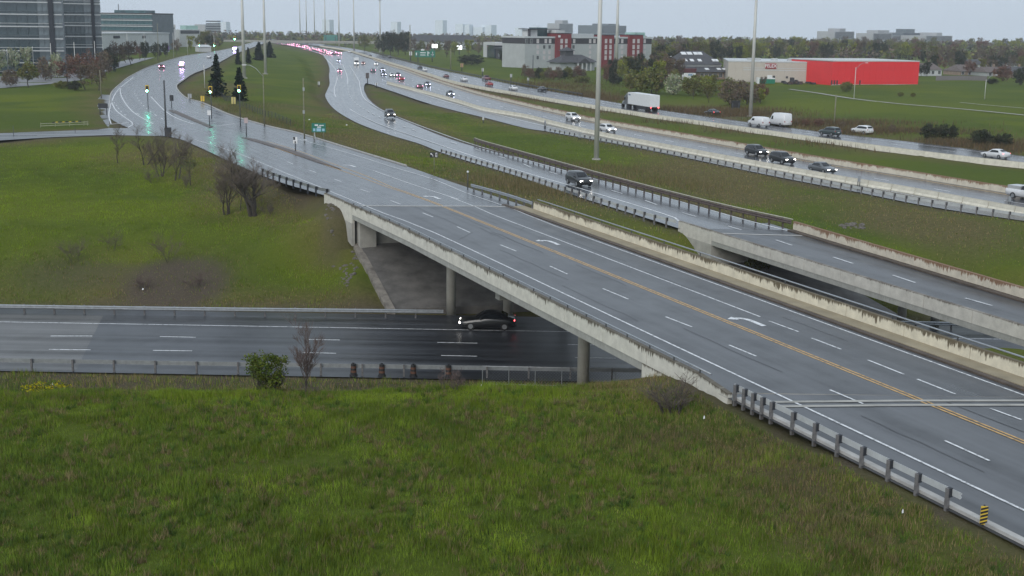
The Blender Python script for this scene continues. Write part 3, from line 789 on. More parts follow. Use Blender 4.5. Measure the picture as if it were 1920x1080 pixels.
# girders below
for v in (34.5, 37.5, 40.5, 43.5, 46.5):
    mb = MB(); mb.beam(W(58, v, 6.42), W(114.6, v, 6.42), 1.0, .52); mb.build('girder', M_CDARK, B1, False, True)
fl = lambda u: W(u, lft(u)); fr = lambda u: W(u, 48.25)
panel_run(B1, fl, 52.3, 114.7, 5.2, .26, 7.05, 7.98, M_CONC)
panel_run(B1, lambda u: W(u, lft(u) + .03), 58.0, 114.7, 7.8, .32, 6.62, 7.045, M_SLABE, name='slab_edge_panel', gap=.03)
# wing walls
panel_run(B1, fl, 119.5, 114.75, 4.8, .26, 6.2, 7.98, M_CONC, name='wing_wall_panel', gap=.02)
uv_panel('wing_wall_panel', fl(124.2), fl(119.52), .26, 6.5, 7.95, M_CONC, B1, z0q=6.2, z1q=7.98)
uv_panel('wing_wall_panel', fl(122.5), fl(114.8), .30, 5.6, 6.195, M_CPLAIN, B1, z0q=4.0)
uv_panel('wing_wall_panel', fl(52.25), fl(49.4), .26, 6.2, 7.98, M_CONC, B1, z1q=7.72)
uv_panel('wing_wall_panel', fl(58.0), fl(49.4), .22, 5.8, 7.04, M_CONC, B1)
rail_run(B1, fl, 51.2, 117, 8.20, .045, M_STEEL, 7.98, 2.6)
panel_run(B1, fr, 40, 109.3, 5.4, .28, 7.5, 8.36, M_CONCR, top_in=.02)
rail_run(B1, fr, 40, 108.6, 8.62, .05, M_STEEL, 8.36, 5.4)
mb = MB(); mb.prism([tuple(W(u, v)[:2]) for u, v in ((40, 46.95), (111.5, 46.95), (111.5, 48.1), (40, 48.1))], 7.45, 7.64); mb.build('sidewalk', M_WALK, B1, False, True)
mb = MB(); mb.prism([tuple(W(u, v)[:2]) for u, v in ((38, 46.55), (113.5, 46.55), (113.5, 46.94), (38, 46.94))], 7.45, 7.60); mb.build('sidewalk_kerb', M_DIRTKERB, B1, False, True)
# expansion joints
for u0, um, u1 in ((48.0, 45.9, 43.5), (47.25, 45.15, 42.75)):
    mb = MB(); stripe(mb, [W(u0 + .2, 33.3), W(um + .1, 39.9), W(u1 + .1, 46.4)], .30, .016); o = mb.build('expansion_joint', M_CPLAIN, B1, False, True)
mb = MB(); stripe(mb, [W(117.2, 33.0), W(115.2, 38.5), W(113.5, 43.8), W(112.2, 46.4)], .55, .016); mb.build('expansion_joint', M_KERB, B1, False, True)
M_SLOPEE = plain('weathered_slope_edge', (.21, .19, .165), .9, 0, .4, 1.2)
# abutment and slope paving
mb = MB(); mb.prism([tuple(W(u, v)[:2]) for u, v in ((114.8, 32.35), (116.6, 32.35), (116.6, 48.2), (114.8, 48.2))], 2.6, 6.69); mb.build('abutment', M_CPLAIN, B1, False, True)
mb = MB(); mb.box(W(115.0, 33.05, 4.8), (1.9, 1.6, 3.78), AX); mb.build('abutment_pilaster', M_CPLAIN, B1, False, True)
mb = MB(); mb.prism([tuple(W(u, v)[:2]) for u, v in ((56.0, 32.35), (57.8, 32.35), (57.8, 48.2), (56.0, 48.2))], 3.0, 6.69); mb.build('abutment', M_CPLAIN, B1, False, True)
mb = MB()
A = [W(114.7, 32.4, 4.12), W(114.7, 49.5, 4.12), W(100.2, 49.5, .25), W(103.4, 32.2, .25)]
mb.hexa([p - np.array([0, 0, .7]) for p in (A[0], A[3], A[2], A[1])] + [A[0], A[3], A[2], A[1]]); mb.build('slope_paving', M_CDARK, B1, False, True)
mb = MB(); A2 = [W(115, 31.85, 4.2), W(115, 32.5, 4.2), W(103.2, 32.3, .32), W(103.4, 31.6, .32)]
mb.hexa([p - np.array([0, 0, .6]) for p in (A2[0], A2[3], A2[2], A2[1])] + [A2[0], A2[3], A2[2], A2[1]]); mb.build('slope_edge', M_SLOPEE, B1, False, True)
def column(parent, x, y, r=.42, ztop=6.4, cap=False):
    mb = MB(); mb.tube([(x, y, -.3), (x, y, ztop)], r, 20); mb.build('column', M_COL, parent, True, True)
for v in (36.8, 41.4, 46.0):
    x, y = W(101.2 - (v - 36.8) * .42, v)[:2]; column(B1, x, 107.6)
for x in (5.0, 9.55, 14.1): column(B1, x, 83.6)
mb = MB(); mb.beam((-6.6, 107.9, 6.1), (6.5, 107.6, 6.1), .95, .7); mb.build('pier_cap', M_CPLAIN, B1, False, True)
mb = MB(); mb.beam((4, 83.7, 6.1), (15.3, 83.5, 6.1), .9, .6); mb.build('pier_cap', M_CPLAIN, B1, False, True)
mb = MB(); mb.box(G(941, 548, 6.1), (.8, .7, 1.0), AX); mb.build('deck_drain', M_SLABE, B1, False, True)

# second bridge, carrying the ramp
LB = lambda u: 61.6 + (u - 60) * .022
RB = lambda u: 70.0 + (u - 69) * .078
B2 = thing('ramp_bridge', 'farther concrete ramp bridge with stained parapets, one lane line and no sidewalk', 'bridge', W(80, 66, 0))
us = np.linspace(30, 106.3, 14)
mb = MB(); top = [W(u, LB(u) + .2) for u in us] + [W(u, RB(u)) for u in us[::-1]]
mb.prism([(p[0], p[1]) for p in top], 4.95, ZB2 - .006, 1, 0); mb.build('deck', [M_ART, M_CPLAIN], B2, False, True)
for v in (63.2, 65.5, 67.8, 69.8):
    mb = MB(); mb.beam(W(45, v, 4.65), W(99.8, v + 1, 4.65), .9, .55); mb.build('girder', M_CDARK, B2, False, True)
f2 = lambda u: W(u, LB(u)); f3 = lambda u: W(u, RB(u) + .1)
panel_run(B2, f2, 30, 99.9, 5.0, .26, 5.28, 6.22, M_CONCB)
panel_run(B2, lambda u: W(u, LB(u) + .03), 30, 99.9, 6.0, .32, 4.84, 5.275, M_SLABE, name='slab_edge_panel', gap=.02)
panel_run(B2, f2, 106.4, 99.95, 6.4, .26, 4.9, 6.22, M_CONCB, name='wing_wall_panel', gap=.01)
uv_panel('wing_wall_panel', f2(105.5), f2(99.9), .3, 4.6, 4.895, M_CPLAIN, B2, z0q=2.8)
panel_run(B2, f3, 34, 101.4, 5.6, .28, ZB2 - .02, 6.40, M_CONCRUST)
mb = MB(); mb.prism([tuple(W(u, RB(u) - d)[:2]) for u, d in ((34, .75), (70, .75), (101.3, .75), (101.3, .05), (70, .05), (34, .05))], 5.4, 5.62); mb.build('kerb', M_DIRTKERB, B2, False, True)
mb = MB(); stripe(mb, [W(103.0, 63.4, ZB2), W(100.5, 67.5, ZB2), W(98.5, 71.5, ZB2)], .5, .012); mb.build('expansion_joint', M_KERB, B2, False, True)
mb = MB(); mb.prism([tuple(W(u, v)[:2]) for u, v in ((99.9, 62.6), (101.5, 62.6), (101.5, 72.4), (99.9, 72.4))], 1.5, 4.94); mb.build('abutment', M_CPLAIN, B2, False, True)
mb = MB(); A = [W(99.9, 62.5, 3.0), W(99.9, 72.4, 3.0), W(84.5, 73, .2), W(88.5, 62.5, .2)]
mb.hexa([p - np.array([0, 0, .7]) for p in (A[0], A[3], A[2], A[1])] + [A[0], A[3], A[2], A[1]]); mb.build('slope_paving', M_CDARK, B2, False, True)
for px, py in ((1570, 560), (1690, 600), (1800, 640)):
    P = G(px, py + 6, .1); column(B2, P[0], max(P[1], 104.5), .38, 4.7)

# median walls of the highway
def wall_run(name, label, pts, h, w, mat, step=6.0, top=.12):
    P = smooth_line(pts, 2.0); t = thing(name, label, 'barrier wall', P[len(P)//2])
    D = np.concatenate([[0], np.cumsum(np.linalg.norm(np.diff(P, axis=0), axis=1))])
    f = lambda s: np.array([np.interp(s, D, P[:, k]) for k in range(3)])
    n = int(D[-1] / step)
    for i in range(n):
        a, b = f(i * step + .02), f((i + 1) * step - .02)
        uv_panel('wall_section', a, b, w, a[2] - .2, a[2] + h, mat, t, s0=i * step, top_in=top, z0q=b[2] - .2, z1q=b[2] + h)
    return t
wall_run('median_wall', 'rust-topped concrete median wall behind the near highway lanes', [p[1] for p in QN[1:15]], .85, .5, M_CONCRUST)
wall_run('median_wall', 'pale concrete median wall in front of the far highway lanes', [p[0] + np.array([0, -.2, 0]) for p in QF[1:11]], .8, .45, M_BARR)
wall_run('median_wall', 'pale far concrete median wall dividing the distant highway lanes', [p[0] for p in QF[10:15]], .85, .5, M_BARR)

# guardrails
M_BARR_PLAIN = plain('pale_rail', (.50, .47, .40), .6, .2, .1)
_gp = {}
def guardrail(name, label, pts, post_mat, rail_mat, spacing=1.9, side=1, h=.72, blocks=True, two=False, tall=1.0, top_rail=False, end=True, nose=0):
    P = smooth_line(pts, 1.5); D = np.concatenate([[0], np.cumsum(np.linalg.norm(np.diff(P, axis=0), axis=1))])
    t = thing(name, label, 'guardrail', P[0])
    f = lambda s: np.array([np.interp(s, D, P[:, k]) for k in range(3)])
    L0 = np.array(t.location)
    n = max(2, int(D[-1] / 2.0)); S_ = np.linspace(0, D[-1], n + 1)
    pr = [(0, -.16), (.075, -.11), (.075, -.06), (.02, -.01), (.02, .01), (.075, .06), (.075, .11), (0, .16), (-.015, .16), (-.015, -.16)]
    for (zc,) in ([(h - .17,)] if not two else [(h - .17,)]):
        vs = []; fs = []; m_ = len(pr)
        for s in S_:
            p = f(s); q = f(min(s + .2, D[-1])) - f(max(s - .2, 0)); q[2] = 0; q /= np.linalg.norm(q); nn = np.array([-q[1], q[0], 0]) * side
            for a, b in pr: vs.append(p + nn * (a + .16) + np.array([0, 0, zc - .16 * (tall - 1) + b * tall]) - L0)
        for i in range(n):
            for k in range(m_): fs.append((i*m_+k, i*m_+(k+1) % m_, (i+1)*m_+(k+1) % m_, (i+1)*m_+k))
        fs.append(tuple(range(m_))); fs.append(tuple(n*m_ + k for k in range(m_)))
        mb = MB(); mb.add(vs, fs); mb.build('rail_beam', rail_mat, t)
    if top_rail:
        mb = MB(); mb.tube([f(q) + np.array([0, 0, h + .05]) - L0 for q in S_], .05, 6); mb.build('top_rail', M_BARR_PLAIN, t)
    key = (post_mat.name, h)
    if key not in _gp:
        mb = MB(); mb.box((0, 0, h / 2 - .12), (.12, .15, h + .28)); a = mb.mesh('post', post_mat)
        mb = MB(); mb.box((0, 0, 0), (.16, .16, .36)); b = mb.mesh('offset_block', M_BLOCK)
        _gp[key] = (a, b)
    s = .3; k = 0
    while s < D[-1]:
        p = f(s); q = f(min(s + .2, D[-1])) - f(max(s - .2, 0)); rz = math.atan2(q[1], q[0])
        nn = np.array([-math.sin(rz), math.cos(rz), 0]) * side
        o = link('post', _gp[key][0], t, tuple(p - L0), rz)
        if blocks: link('offset_block', _gp[key][1], t, tuple(p - L0 + nn * .09 + [0, 0, h - .16]), rz)
        k += 1; s += spacing if k > nose else spacing * .45
    return t
guardrail('guardrail', 'near galvanised guardrail with thick grey posts beside the overpass end', [W(49.2, 32.2), W(43.8, 32.25), W(39, 32.15), W(33.9, 32.2)], M_POSTW, M_RAIL, 1.65, side=1, h=.76, nose=4, tall=.82)
guardrail('guardrail', 'dark-post guardrail behind the bare trees leading to the overpass', [W(124.5, 31.9), G(590,363), G(545,348), G(515,338), G(488,327)], M_BLOCK, M_STEEL, 2.2, side=-1, h=.75)
guardrail('guardrail', 'short steel guardrail before the overpass sidewalk parapet', [G(886,358), G(930,370), G(960,379), W(109.6, 48.3)], M_POSTW, M_STEEL, 2.0, side=-1, h=.78)
guardrail('guardrail', 'long black-block guardrail on the near side of the ramp', [G(826,289,5.5), G(880,305,5.5), G(960,329,5.5), G(1085,371,5.5), G(1200,409,5.5), W(106.8, 62.3, 5.5)], M_POSTW, M_RAIL, 2.1, side=1, h=.75)
guardrail('guardrail', 'rust-brown guardrail on the far side of the ramp', [G(890,270,5.5), G(910,277,5.5), G(1035,313,5.5), G(1160,349,5.5), G(1340,397,5.5), W(101.8, 72.7, 5.5)], M_RUSTY, M_RUSTY, 2.1, side=-1, h=.98, tall=1.35, top_rail=True)
guardrail('guardrail', 'grey guardrail in front of the precast barrier row along the highway', [G(1030,249,4.5), G(1200,282,4.5), G(1440,328,4.5), G(1602,360,4.5), G(1737,386,4.5), G(1912,413,4.5), G(2300,470,4.5)], M_POSTW, M_RAIL, 2.1, side=1, h=.78)
guardrail('guardrail', 'far guardrail on the edge of the lower highway below the grassy hill', [(-110, 106.3, .0), (-60, 105.7, 0), (-30, 105.4, 0), (-5.9, 105.6, 0)], M_POSTW, M_STEEL, 2.6, side=-1, h=.80, blocks=False)
guardrail('guardrail', 'pale guardrail under the second bridge beside the lower highway', [(22, 104.2, 0), (34, 103.5, 0), (52, 103, 0)], M_POSTW, M_STEEL, 3, side=-1, h=.8, blocks=False)
guardrail('guardrail', 'steel guardrail on the near edge of the lower highway by the striped barrels', [(-110, 89.3, 0), (-60, 88.1, 0), (-30, 87.5, 0), (-5, 87.2, 0), (24, 86.8, 0)], M_POSTW, M_STEEL, 3.0, side=1, h=.85, blocks=False)
guardrail('guardrail', 'dark distant guardrail along the outer edge of the far highway lanes', [p[1] + np.array([.4, .6, 0]) for p in QF[7:13]], M_BLOCK, M_POLED, 4, side=1, h=.9, blocks=False)
# second, lower tube on the near lower guardrail
# precast barriers
bm_ = MB()
prf = [(-.30, 0), (-.30, .12), (-.15, .32), (-.10, .86), (.10, .86), (.15, .32), (.30, .12), (.30, 0)]
def barrier_mesh(L):
    me = bpy.data.meshes.new('concrete_barrier'); vs = []; fs = []; n = len(prf)
    for x in (-L/2, L/2): vs += [(x, a, b) for a, b in prf]
    dist = [.86, .74, .54, 0, 0, .54, .74, .86]
    for k in range(n): fs.append((k, (k+1) % n, n+(k+1) % n, n+k))
    fs.append(tuple(range(n))); fs.append(tuple(n + k for k in range(n))[::-1])
    me.from_pydata(vs, [], fs); me.materials.append(M_BARR); ul = me.uv_layers.new(name='UVMap')
    for pl in me.polygons:
        for li in pl.loop_indices:
            vi = me.loops[li].vertex_index; ul.data[li].uv = (vs[vi][0] + 50, dist[vi % n])
    return me
BM = barrier_mesh(4.06)
bi_ = 0
bl = smooth_line([G(726,157,4.5), G(760,166,4.5), G(810,179,4.5), G(860,193,4.5), G(910,208,4.5), G(985,221,4.5), G(1040,235,4.5), G(1125,255,4.5), G(1340,297,4.5), G(1440,316,4.5), G(1575,341,4.5), G(1700,362,4.5), G(1845,389,4.5), G(1960,410,4.5), G(2300,465,4.5)], 1.0)
D_ = np.concatenate([[0], np.cumsum(np.linalg.norm(np.diff(bl, axis=0), axis=1))]); s_ = 2.2
while s_ < D_[-1] - 2:
    p = np.array([np.interp(s_, D_, bl[:, k]) for k in range(3)]); q = np.array([np.interp(s_ + 1, D_, bl[:, k]) for k in range(3)]) - p
    o = link('concrete_barrier', BM, None, tuple(p), math.atan2(q[1], q[0])); bi_ += 1; tag(o, 'pale precast barrier section, %s from the far end of the near highway row' % nth(bi_), 'barrier', 'precast barrier sections beside the near highway lanes')
    s_ += 4.22

# ------------------------------------------------------------------ poles
def high_mast(px, py, z, label, r0=.38, r1=.2, H=34, mat=None):
    P = G(px, py, z); P[2] = zt(P[0], P[1])
    t = thing('high_mast_pole', label, 'light pole', P, 0, 'high mast lighting poles')
    mb = MB(); mb.tube([(0, 0, -.3), (0, 0, H)], [r0, r1], 12); mb.build('mast', mat or M_POLE, t, True)
    mb = MB(); mb.tube([(0, 0, -.1), (0, 0, .22)], [r0 * 1.7, r0 * 1.6], 12); mb.build('base_plate', M_CPLAIN, t)
    mb = MB(); mb.tube([(0, 0, H), (0, 0, H + .5)], [1.0, .9], 12); 
    for k in range(6):
        a = k * math.pi / 3; mb.box((1.2 * math.cos(a), 1.2 * math.sin(a), H + .1), (.5, .35, .3), a)
    mb.build('lamp_ring', M_STEEL, t)
    return t
high_mast(1118, 300, 4.3, 'thickest pale mast pole standing on the grass between ramp and highway', .41, .27)
high_mast(1407, 218, 4.6, 'pale mast pole beside the white vans on the far highway', .46, .26)
high_mast(458, 143, 7.3, 'mast pole behind the front spruce, leftmost of the pair on the grassy mound', .62, .36)
high_mast(498, 137, 7.0, 'mast pole on the grassy mound, right one of the pair behind the streetlight', .52, .3)
high_mast(1155, 135, 5, 'thin grey mast pole in front of the red-panelled hotel', .8, .42, 40)
high_mast(713, 96, 4.8, 'mast pole beside the dark tree clump beyond the highway', .62, .4, 36)
high_mast(664, 92, 4.8, 'mast pole left of the dark tree clump at the highway split', .6, .38, 38)
high_mast(636, 84, 4.8, 'distant mast pole over the far overpass sign', .75, .45, 42)
high_mast(610, 76, 4.8, 'farthest thin mast pole over the traffic queue', .7, .45, 50)
high_mast(590, 72, 4.8, 'second thin mast pole over the traffic queue from the left', .7, .45, 55)
high_mast(575, 70, 4.8, 'third thin mast pole over the traffic queue', .7, .45, 60)
high_mast(563, 70, 4.8, 'leftmost thin mast pole over the red traffic queue', .7, .45, 60)

def arm_light(px, py, z, label, H, arm, ang, wood=True, r=.11, mid=True):
    P = GT(px, py, z); t = thing('street_light', label, 'street light', P, 0, 'street lights on single poles')
    mb = MB(); mb.tube([(0, 0, -.2), (0, 0, H)], [r, r * .7], 8); mb.build('pole', M_WOODP if wood else M_POLE, t, True)
    c, s_ = math.cos(ang), math.sin(ang)
    mb = MB(); mb.tube([(0, 0, H - .6), (c*arm*.4, s_*arm*.4, H + .7), (c*arm*.75, s_*arm*.75, H + 1.25), (c*arm, s_*arm, H + 1.3)], .05, 6); mb.build('arm', M_STEEL, t, True)
    mb = MB(); mb.box((c*(arm+.3), s_*(arm+.3), H + 1.3), (.75, .28, .16), ang); mb.build('lamp_head', M_WHITEP, t)
    return t
arm_light(496, 237, 7.4, 'tall street light with pole and curved arm over the mound by the arrow signs', 9.0, 2.9, math.pi * .98)
arm_light(1601, 186, 5.2, 'slim street light in front of the red warehouse wall', 9.0, 2.6, -.1, False, .12)
arm_light(1846, 186, 5.2, 'slim street light on the right field below the houses', 5.6, 2.6, .15, False, .12)
arm_light(1243, 150, 5, 'slim street light left of the skylight-roof building', 7.5, 2.4, .1, False, .14)
# ------------------------------------------------------------------ vehicles
def paint(name, col, rough=.28, spec=.5):
    mt, nt, b = nm(name); b.inputs['Roughness'].default_value = rough
    b.inputs['Coat Weight'].default_value = .6; b.inputs['Coat Roughness'].default_value = .08
    v = objco(nt); f = noise(nt, v, 3, 4, .6)
    nt.links.new(ramp(nt, f, [(.3, tuple(c * .85 for c in col)), (.7, col)]), b.inputs['Base Color'])
    return mt
CP = {'white': paint('white_car_paint', (.72, .73, .74)), 'black': paint('black_car_paint', (.012, .013, .015)), 'grey': paint('grey_car_paint', (.10, .11, .12)),
      'green': paint('dark_teal_car_paint', (.045, .065, .065)), 'red': paint('red_car_paint', (.34, .03, .03)), 'maroon': paint('maroon_car_paint', (.13, .025, .03)),
      'silver': paint('silver_car_paint', (.40, .41, .42))}
mt_, nt_, b_ = nm('car_glass'); b_.inputs['Base Color'].default_value = (.012, .014, .017, 1); b_.inputs['Roughness'].default_value = .08
M_CGLASS = mt_
M_TYRE = plain('tyre_rubber', (.016, .016, .017), .8); M_RIM = plain('wheel_rim', (.32, .33, .34), .35, .6)
M_TRIM = plain('black_trim', (.02, .02, .022), .6)
E_HEAD = emit('headlamp_lit', (1.0, .95, .88), 8.0); E_HEADB = emit('headlamp_cool', (.70, .74, 1.0), 24.0)
E_TAIL = emit('tail_lamp_lit', (1.0, .09, .10), 7.0); E_TAILP = emit('tail_lamp_bright', (1.0, .34, .54), 26.0)
M_TAILOFF = plain('tail_lamp', (.30, .02, .02), .3); M_HEADOFF = plain('head_lamp', (.55, .57, .6), .2)
E_POLICE = emit('beacon_violet', (.55, .36, 1.0), 45.0)

# station: x, z bottom, z belt, half width, z roof, half width at roof
SHAPES = {
 'sedan': dict(L=4.8, W=1.84, st=[(2.40,.34,.58,.62,.585,.5),(2.28,.22,.68,.80,.70,.62),(1.9,.18,.74,.88,.78,.70),(1.05,.18,.88,.92,.93,.72),(.25,.18,.92,.92,1.42,.60),(-.35,.18,.93,.92,1.46,.62),(-1.05,.18,.95,.92,1.40,.60),(-1.75,.20,.98,.91,1.06,.66),(-2.15,.24,.98,.88,1.02,.72),(-2.38,.32,.86,.72,.90,.60)], wb=(1.42,-1.40), wr=.33, cab=(3,4,6,7)),
 'suv': dict(L=4.7, W=1.88, st=[(2.35,.42,.70,.70,.72,.6),(2.22,.28,.86,.84,.90,.68),(1.8,.24,.96,.90,1.02,.74),(1.15,.24,1.04,.94,1.08,.76),(.45,.24,1.07,.94,1.62,.66),(-.4,.24,1.08,.94,1.70,.68),(-1.4,.24,1.10,.94,1.66,.68),(-2.0,.26,1.12,.92,1.56,.66),(-2.22,.30,1.08,.90,1.12,.76),(-2.35,.42,.90,.78,.95,.70)], wb=(1.38,-1.36), wr=.37, cab=(3,4,7,8)),
 'van': dict(L=5.5, W=2.0, st=[(2.75,.45,.72,.74,.74,.66),(2.62,.32,.98,.92,1.02,.8),(2.1,.26,1.10,.98,1.20,.86),(1.75,.26,1.14,1.0,1.32,.88),(1.05,.26,1.16,1.0,1.98,.86),(.2,.26,1.17,1.0,2.05,.88),(-1.4,.26,1.18,1.0,2.05,.88),(-2.5,.28,1.18,1.0,2.0,.87),(-2.66,.30,1.16,.99,1.9,.86),(-2.75,.45,1.0,.95,1.05,.9)], wb=(1.7,-1.6), wr=.36, cab=(3,4,5,8)),
 'highvan': dict(L=6.2, W=2.1, st=[(3.1,.5,.78,.78,.80,.70),(2.95,.36,1.06,.96,1.12,.86),(2.4,.3,1.2,1.02,1.35,.9),(2.05,.3,1.24,1.04,1.5,.92),(1.45,.3,1.26,1.05,2.45,.9),(.9,.3,1.27,1.05,2.72,.94),(-1.4,.3,1.28,1.05,2.76,.95),(-2.8,.32,1.28,1.05,2.72,.95),(-3.0,.34,1.26,1.04,2.6,.94),(-3.1,.5,1.1,1.0,1.2,.95)], wb=(2.05,-1.75), wr=.37, cab=(3,4,5,8)),
 'pickup': dict(L=5.8, W=2.0, st=[(2.9,.5,.86,.80,.88,.7),(2.76,.36,1.05,.95,1.08,.8),(2.2,.32,1.12,1.0,1.18,.85),(1.45,.32,1.18,1.0,1.24,.86),(.85,.32,1.2,1.0,1.84,.72),(.1,.32,1.2,1.0,1.90,.74),(-.55,.32,1.2,1.0,1.84,.72),(-.75,.32,1.2,1.0,1.22,.86),(-2.75,.36,1.2,1.0,1.22,.86),(-2.9,.5,1.16,.97,1.18,.86)], wb=(1.95,-1.75), wr=.40, cab=(3,4,6,7)),
}
_car = {}
def car_meshes(kind):
    if kind in _car: return _car[kind]
    sh = SHAPES[kind]; st = sh['st']; mb = MB(); rings = []
    for (x, zb, zt_, hw, zr, hr) in st:
        zm = zb + (zt_ - zb) * .55
        half = [(hw * .80, zb), (hw * .96, zb + .10), (hw, zm), (hw * .985, zt_), (hr + (hw - hr) * .05, zr - .05 * (zr - zt_ > .2)), (hr * .82, zr + (.03 if zr - zt_ > .2 else .015))]
        rings.append([(x, -a, b) for a, b in half] + [(x, a, b) for a, b in half[::-1]])
    n = 12; vs = [p for r in rings for p in r]; fs = []
    for i in range(len(rings) - 1):
        for k in range(n): fs.append((i*n+k, (i+1)*n+k, (i+1)*n+(k+1) % n, i*n+(k+1) % n))
    fs.append(tuple(range(n))); fs.append(tuple((len(rings)-1)*n + k for k in range(n))[::-1])
    mb.add(vs, fs); out = {'body': mb}
    c0, c1, c2, c3 = sh['cab']
    lerp = lambda a, b, t: tuple(a[i] + (b[i] - a[i]) * t for i in range(len(a)))
    # glazing: points on belt / roof edges pushed outward a little
    def belt(i, s, t=.0, off=.012):
        x, zb, zl, hw, zr, hr = st[i]; A = np.array([x, s*hw*.985, zl]); B = np.array([x, s*(hr+(hw-hr)*.05), zr-.05])
        P = A + (B - A) * t; P[1] += s * off; return P
    win = []
    nside = list(range(c1, c2 + 1))
    for s in (-1, 1):
        g = MB()
        if kind in ('van', 'highvan'): nside = [c1, c1 + 1]
        tp = .86 if kind not in ('van', 'highvan') else .62
        front = belt(c0, s, 0) * .35 + belt(c1, s, .06) * .65
        lo = [front] + [belt(i, s, .08) for i in nside]
        hi = [belt(i, s, tp) for i in nside]
        if kind in ('sedan', 'suv', 'pickup'):
            rear = belt(c2, s, .08) * .6 + belt(c3, s, .05) * .4; lo.append(rear)
        poly = lo + hi[::-1]; 
        if s > 0: poly = poly[::-1]
        # fan from the middle so the concave outline triangulates well
        k = len(lo); vs2 = lo + hi; fs2 = [(0, 1, k)] if s < 0 else [(1, 0, k)]
        for j in range(len(hi) - 1):
            q = (1+j, 2+j, k+j+1, k+j); fs2.append(q if s < 0 else q[::-1])
        if k > len(hi) + 1:
            q = (k-2, k-1, k+len(hi)-1); fs2.append(q if s < 0 else q[::-1])
        g.add(vs2, fs2); win.append(('side_window', g))
    def cross(i, j, t0, t1, name, off):
        g = MB(); xi, _, zi, hwi, zri, hri = st[i]; xj, _, zj, hwj, zrj, hrj = st[j]
        a = np.array([xi, hri * .82, zri + .02]); b = np.array([xj, hrj * .82, zrj + .02])
        p0 = a + (b - a) * t0; p1 = a + (b - a) * t1; o = np.array(off)
        q = [p0 * [1, -1, 1] + o, p0 + o, p1 + o, p1 * [1, -1, 1] + o]
        g.add(q, [(0, 1, 2, 3)]); return (name, g)
    win.append(cross(c0, c1, .08, .92, 'windshield', (.02, 0, .03)))
    if kind in ('sedan', 'suv', 'pickup'): win.append(cross(c3, c2, .15, .92, 'rear_window', (-.02, 0, .03)))
    out['win'] = win
    # wheels
    w = MB(); r = sh['wr']; w.tube([(0, -.11, 0), (0, .11, 0)], r, 16)
    rim = MB(); rim.tube([(0, -.125, 0), (0, .125, 0)], r * .62, 10)
    out['tyre'] = w; out['rim'] = rim
    xf, xr_ = st[1][0] + .03, st[-2][0] - .03
    def lamp(front):
        g = MB(); i = 1 if front else -2; x, zb, zl, hw, zr, hr = st[i]
        zc = zb + (zl - zb) * (.80 if front else .86); d = .12 if kind in ('sedan',) else .15
        if not front and kind in ('van', 'highvan', 'suv'): zc = zb + (zl - zb) * .82; d = .26
        g.box((x + (.03 if front else -.03), 0, zc), (.16, .34 if front else .24, d)); return g, hw * (.76 if front else .82)
    out['head'] = lamp(True); out['tail'] = lamp(False)
    g = MB(); x, zb, zl, hw, zr, hr = st[1]; g.box((x + .10, 0, zb + (zl - zb) * .45), (.12, hw * 1.0, (zl - zb) * .38)); out['grille'] = g
    g = MB(); x, zb, zl, hw, zr, hr = st[-2]; g.box((x - .10, 0, zb + (zl - zb) * .55), (.08, .5, .12)); out['plate'] = g
    g = MB(); g.box((0, 0, 0), (.14, .2, .14)); out['mirror'] = g
    res = {}
    res['body'] = out['body'].mesh('body', [CP['white']], True)
    res['win'] = [(nme, gg.mesh(nme, M_CGLASS)) for nme, gg in out['win']]
    res['tyre'] = out['tyre'].mesh('tyre', M_TYRE, False); res['rim'] = out['rim'].mesh('rim', M_RIM)
    res['head'] = (out['head'][0], out['head'][1]); res['tail'] = out['tail']
    res['grille'] = out['grille'].mesh('grille', M_TRIM); res['plate'] = out['plate'].mesh('number_plate', M_WHITEP)
    res['mirror'] = out['mirror']
    _car[kind] = res; return res
_bodyc = {}; _lampc = {}
def car(kind, colour, label, cat, P, rz, head=None, tail=None, group='vehicles on the wet roads', name=None, simple=False, sc=1.0):
    ms = car_meshes(kind); sh = SHAPES[kind]; st = sh['st']
    t = thing(name or {'sedan': 'sedan_car', 'suv': 'suv_car', 'van': 'cargo_van', 'highvan': 'high_roof_van', 'pickup': 'pickup_truck'}[kind], label, cat, P, rz, group, sc)
    k = (kind, colour)
    if k not in _bodyc:
        me = ms['body'].copy(); me.materials.clear(); me.materials.append(CP[colour]); _bodyc[k] = me
    link('body', _bodyc[k], t)
    for nme, me in ms['win']: link(nme, me, t)
    for x in sh['wb']:
        for s in (-1, 1):
            w = link('wheel', ms['tyre'], t, (x, s * (sh['W']/2 - .11), sh['wr'])); link('rim', ms['rim'], w)
    for nme, (g, hw), mat, offm in (('headlight', ms['head'], head, M_HEADOFF), ('tail_light', ms['tail'], tail, M_TAILOFF)):
        mat = mat or offm; key = (kind, nme, mat.name)
        if key not in _lampc: _lampc[key] = g.mesh(nme, mat)
        for s in (-1, 1): link(nme, _lampc[key], t, (0, s * hw, 0))
    if not simple:
        link('grille', ms['grille'], t); link('number_plate', ms['plate'], t)
        if (kind, 'mirror', colour) not in _lampc: _lampc[(kind, 'mirror', colour)] = ms['mirror'].mesh('mirror', CP[colour])
        x, zb, zl, hw, zr, hr = st[sh['cab'][1]]
        for s in (-1, 1): link('mirror', _lampc[(kind, 'mirror', colour)], t, (x + .35, s * (hw + .07), zl + .10))
    return t
def heading(A, px, py, z):
    """direction of travel along polyline A nearest the point (A runs from near to far)"""
    P = G(px, py, z); best = None
    for a, b in zip(A[:-1], A[1:]):
        m_ = (a + b) / 2; dd = np.linalg.norm((m_ - P)[:2])
        if best is None or dd < best[0]: best = (dd, math.atan2(b[1]-a[1], b[0]-a[0]))
    return P, best[1]
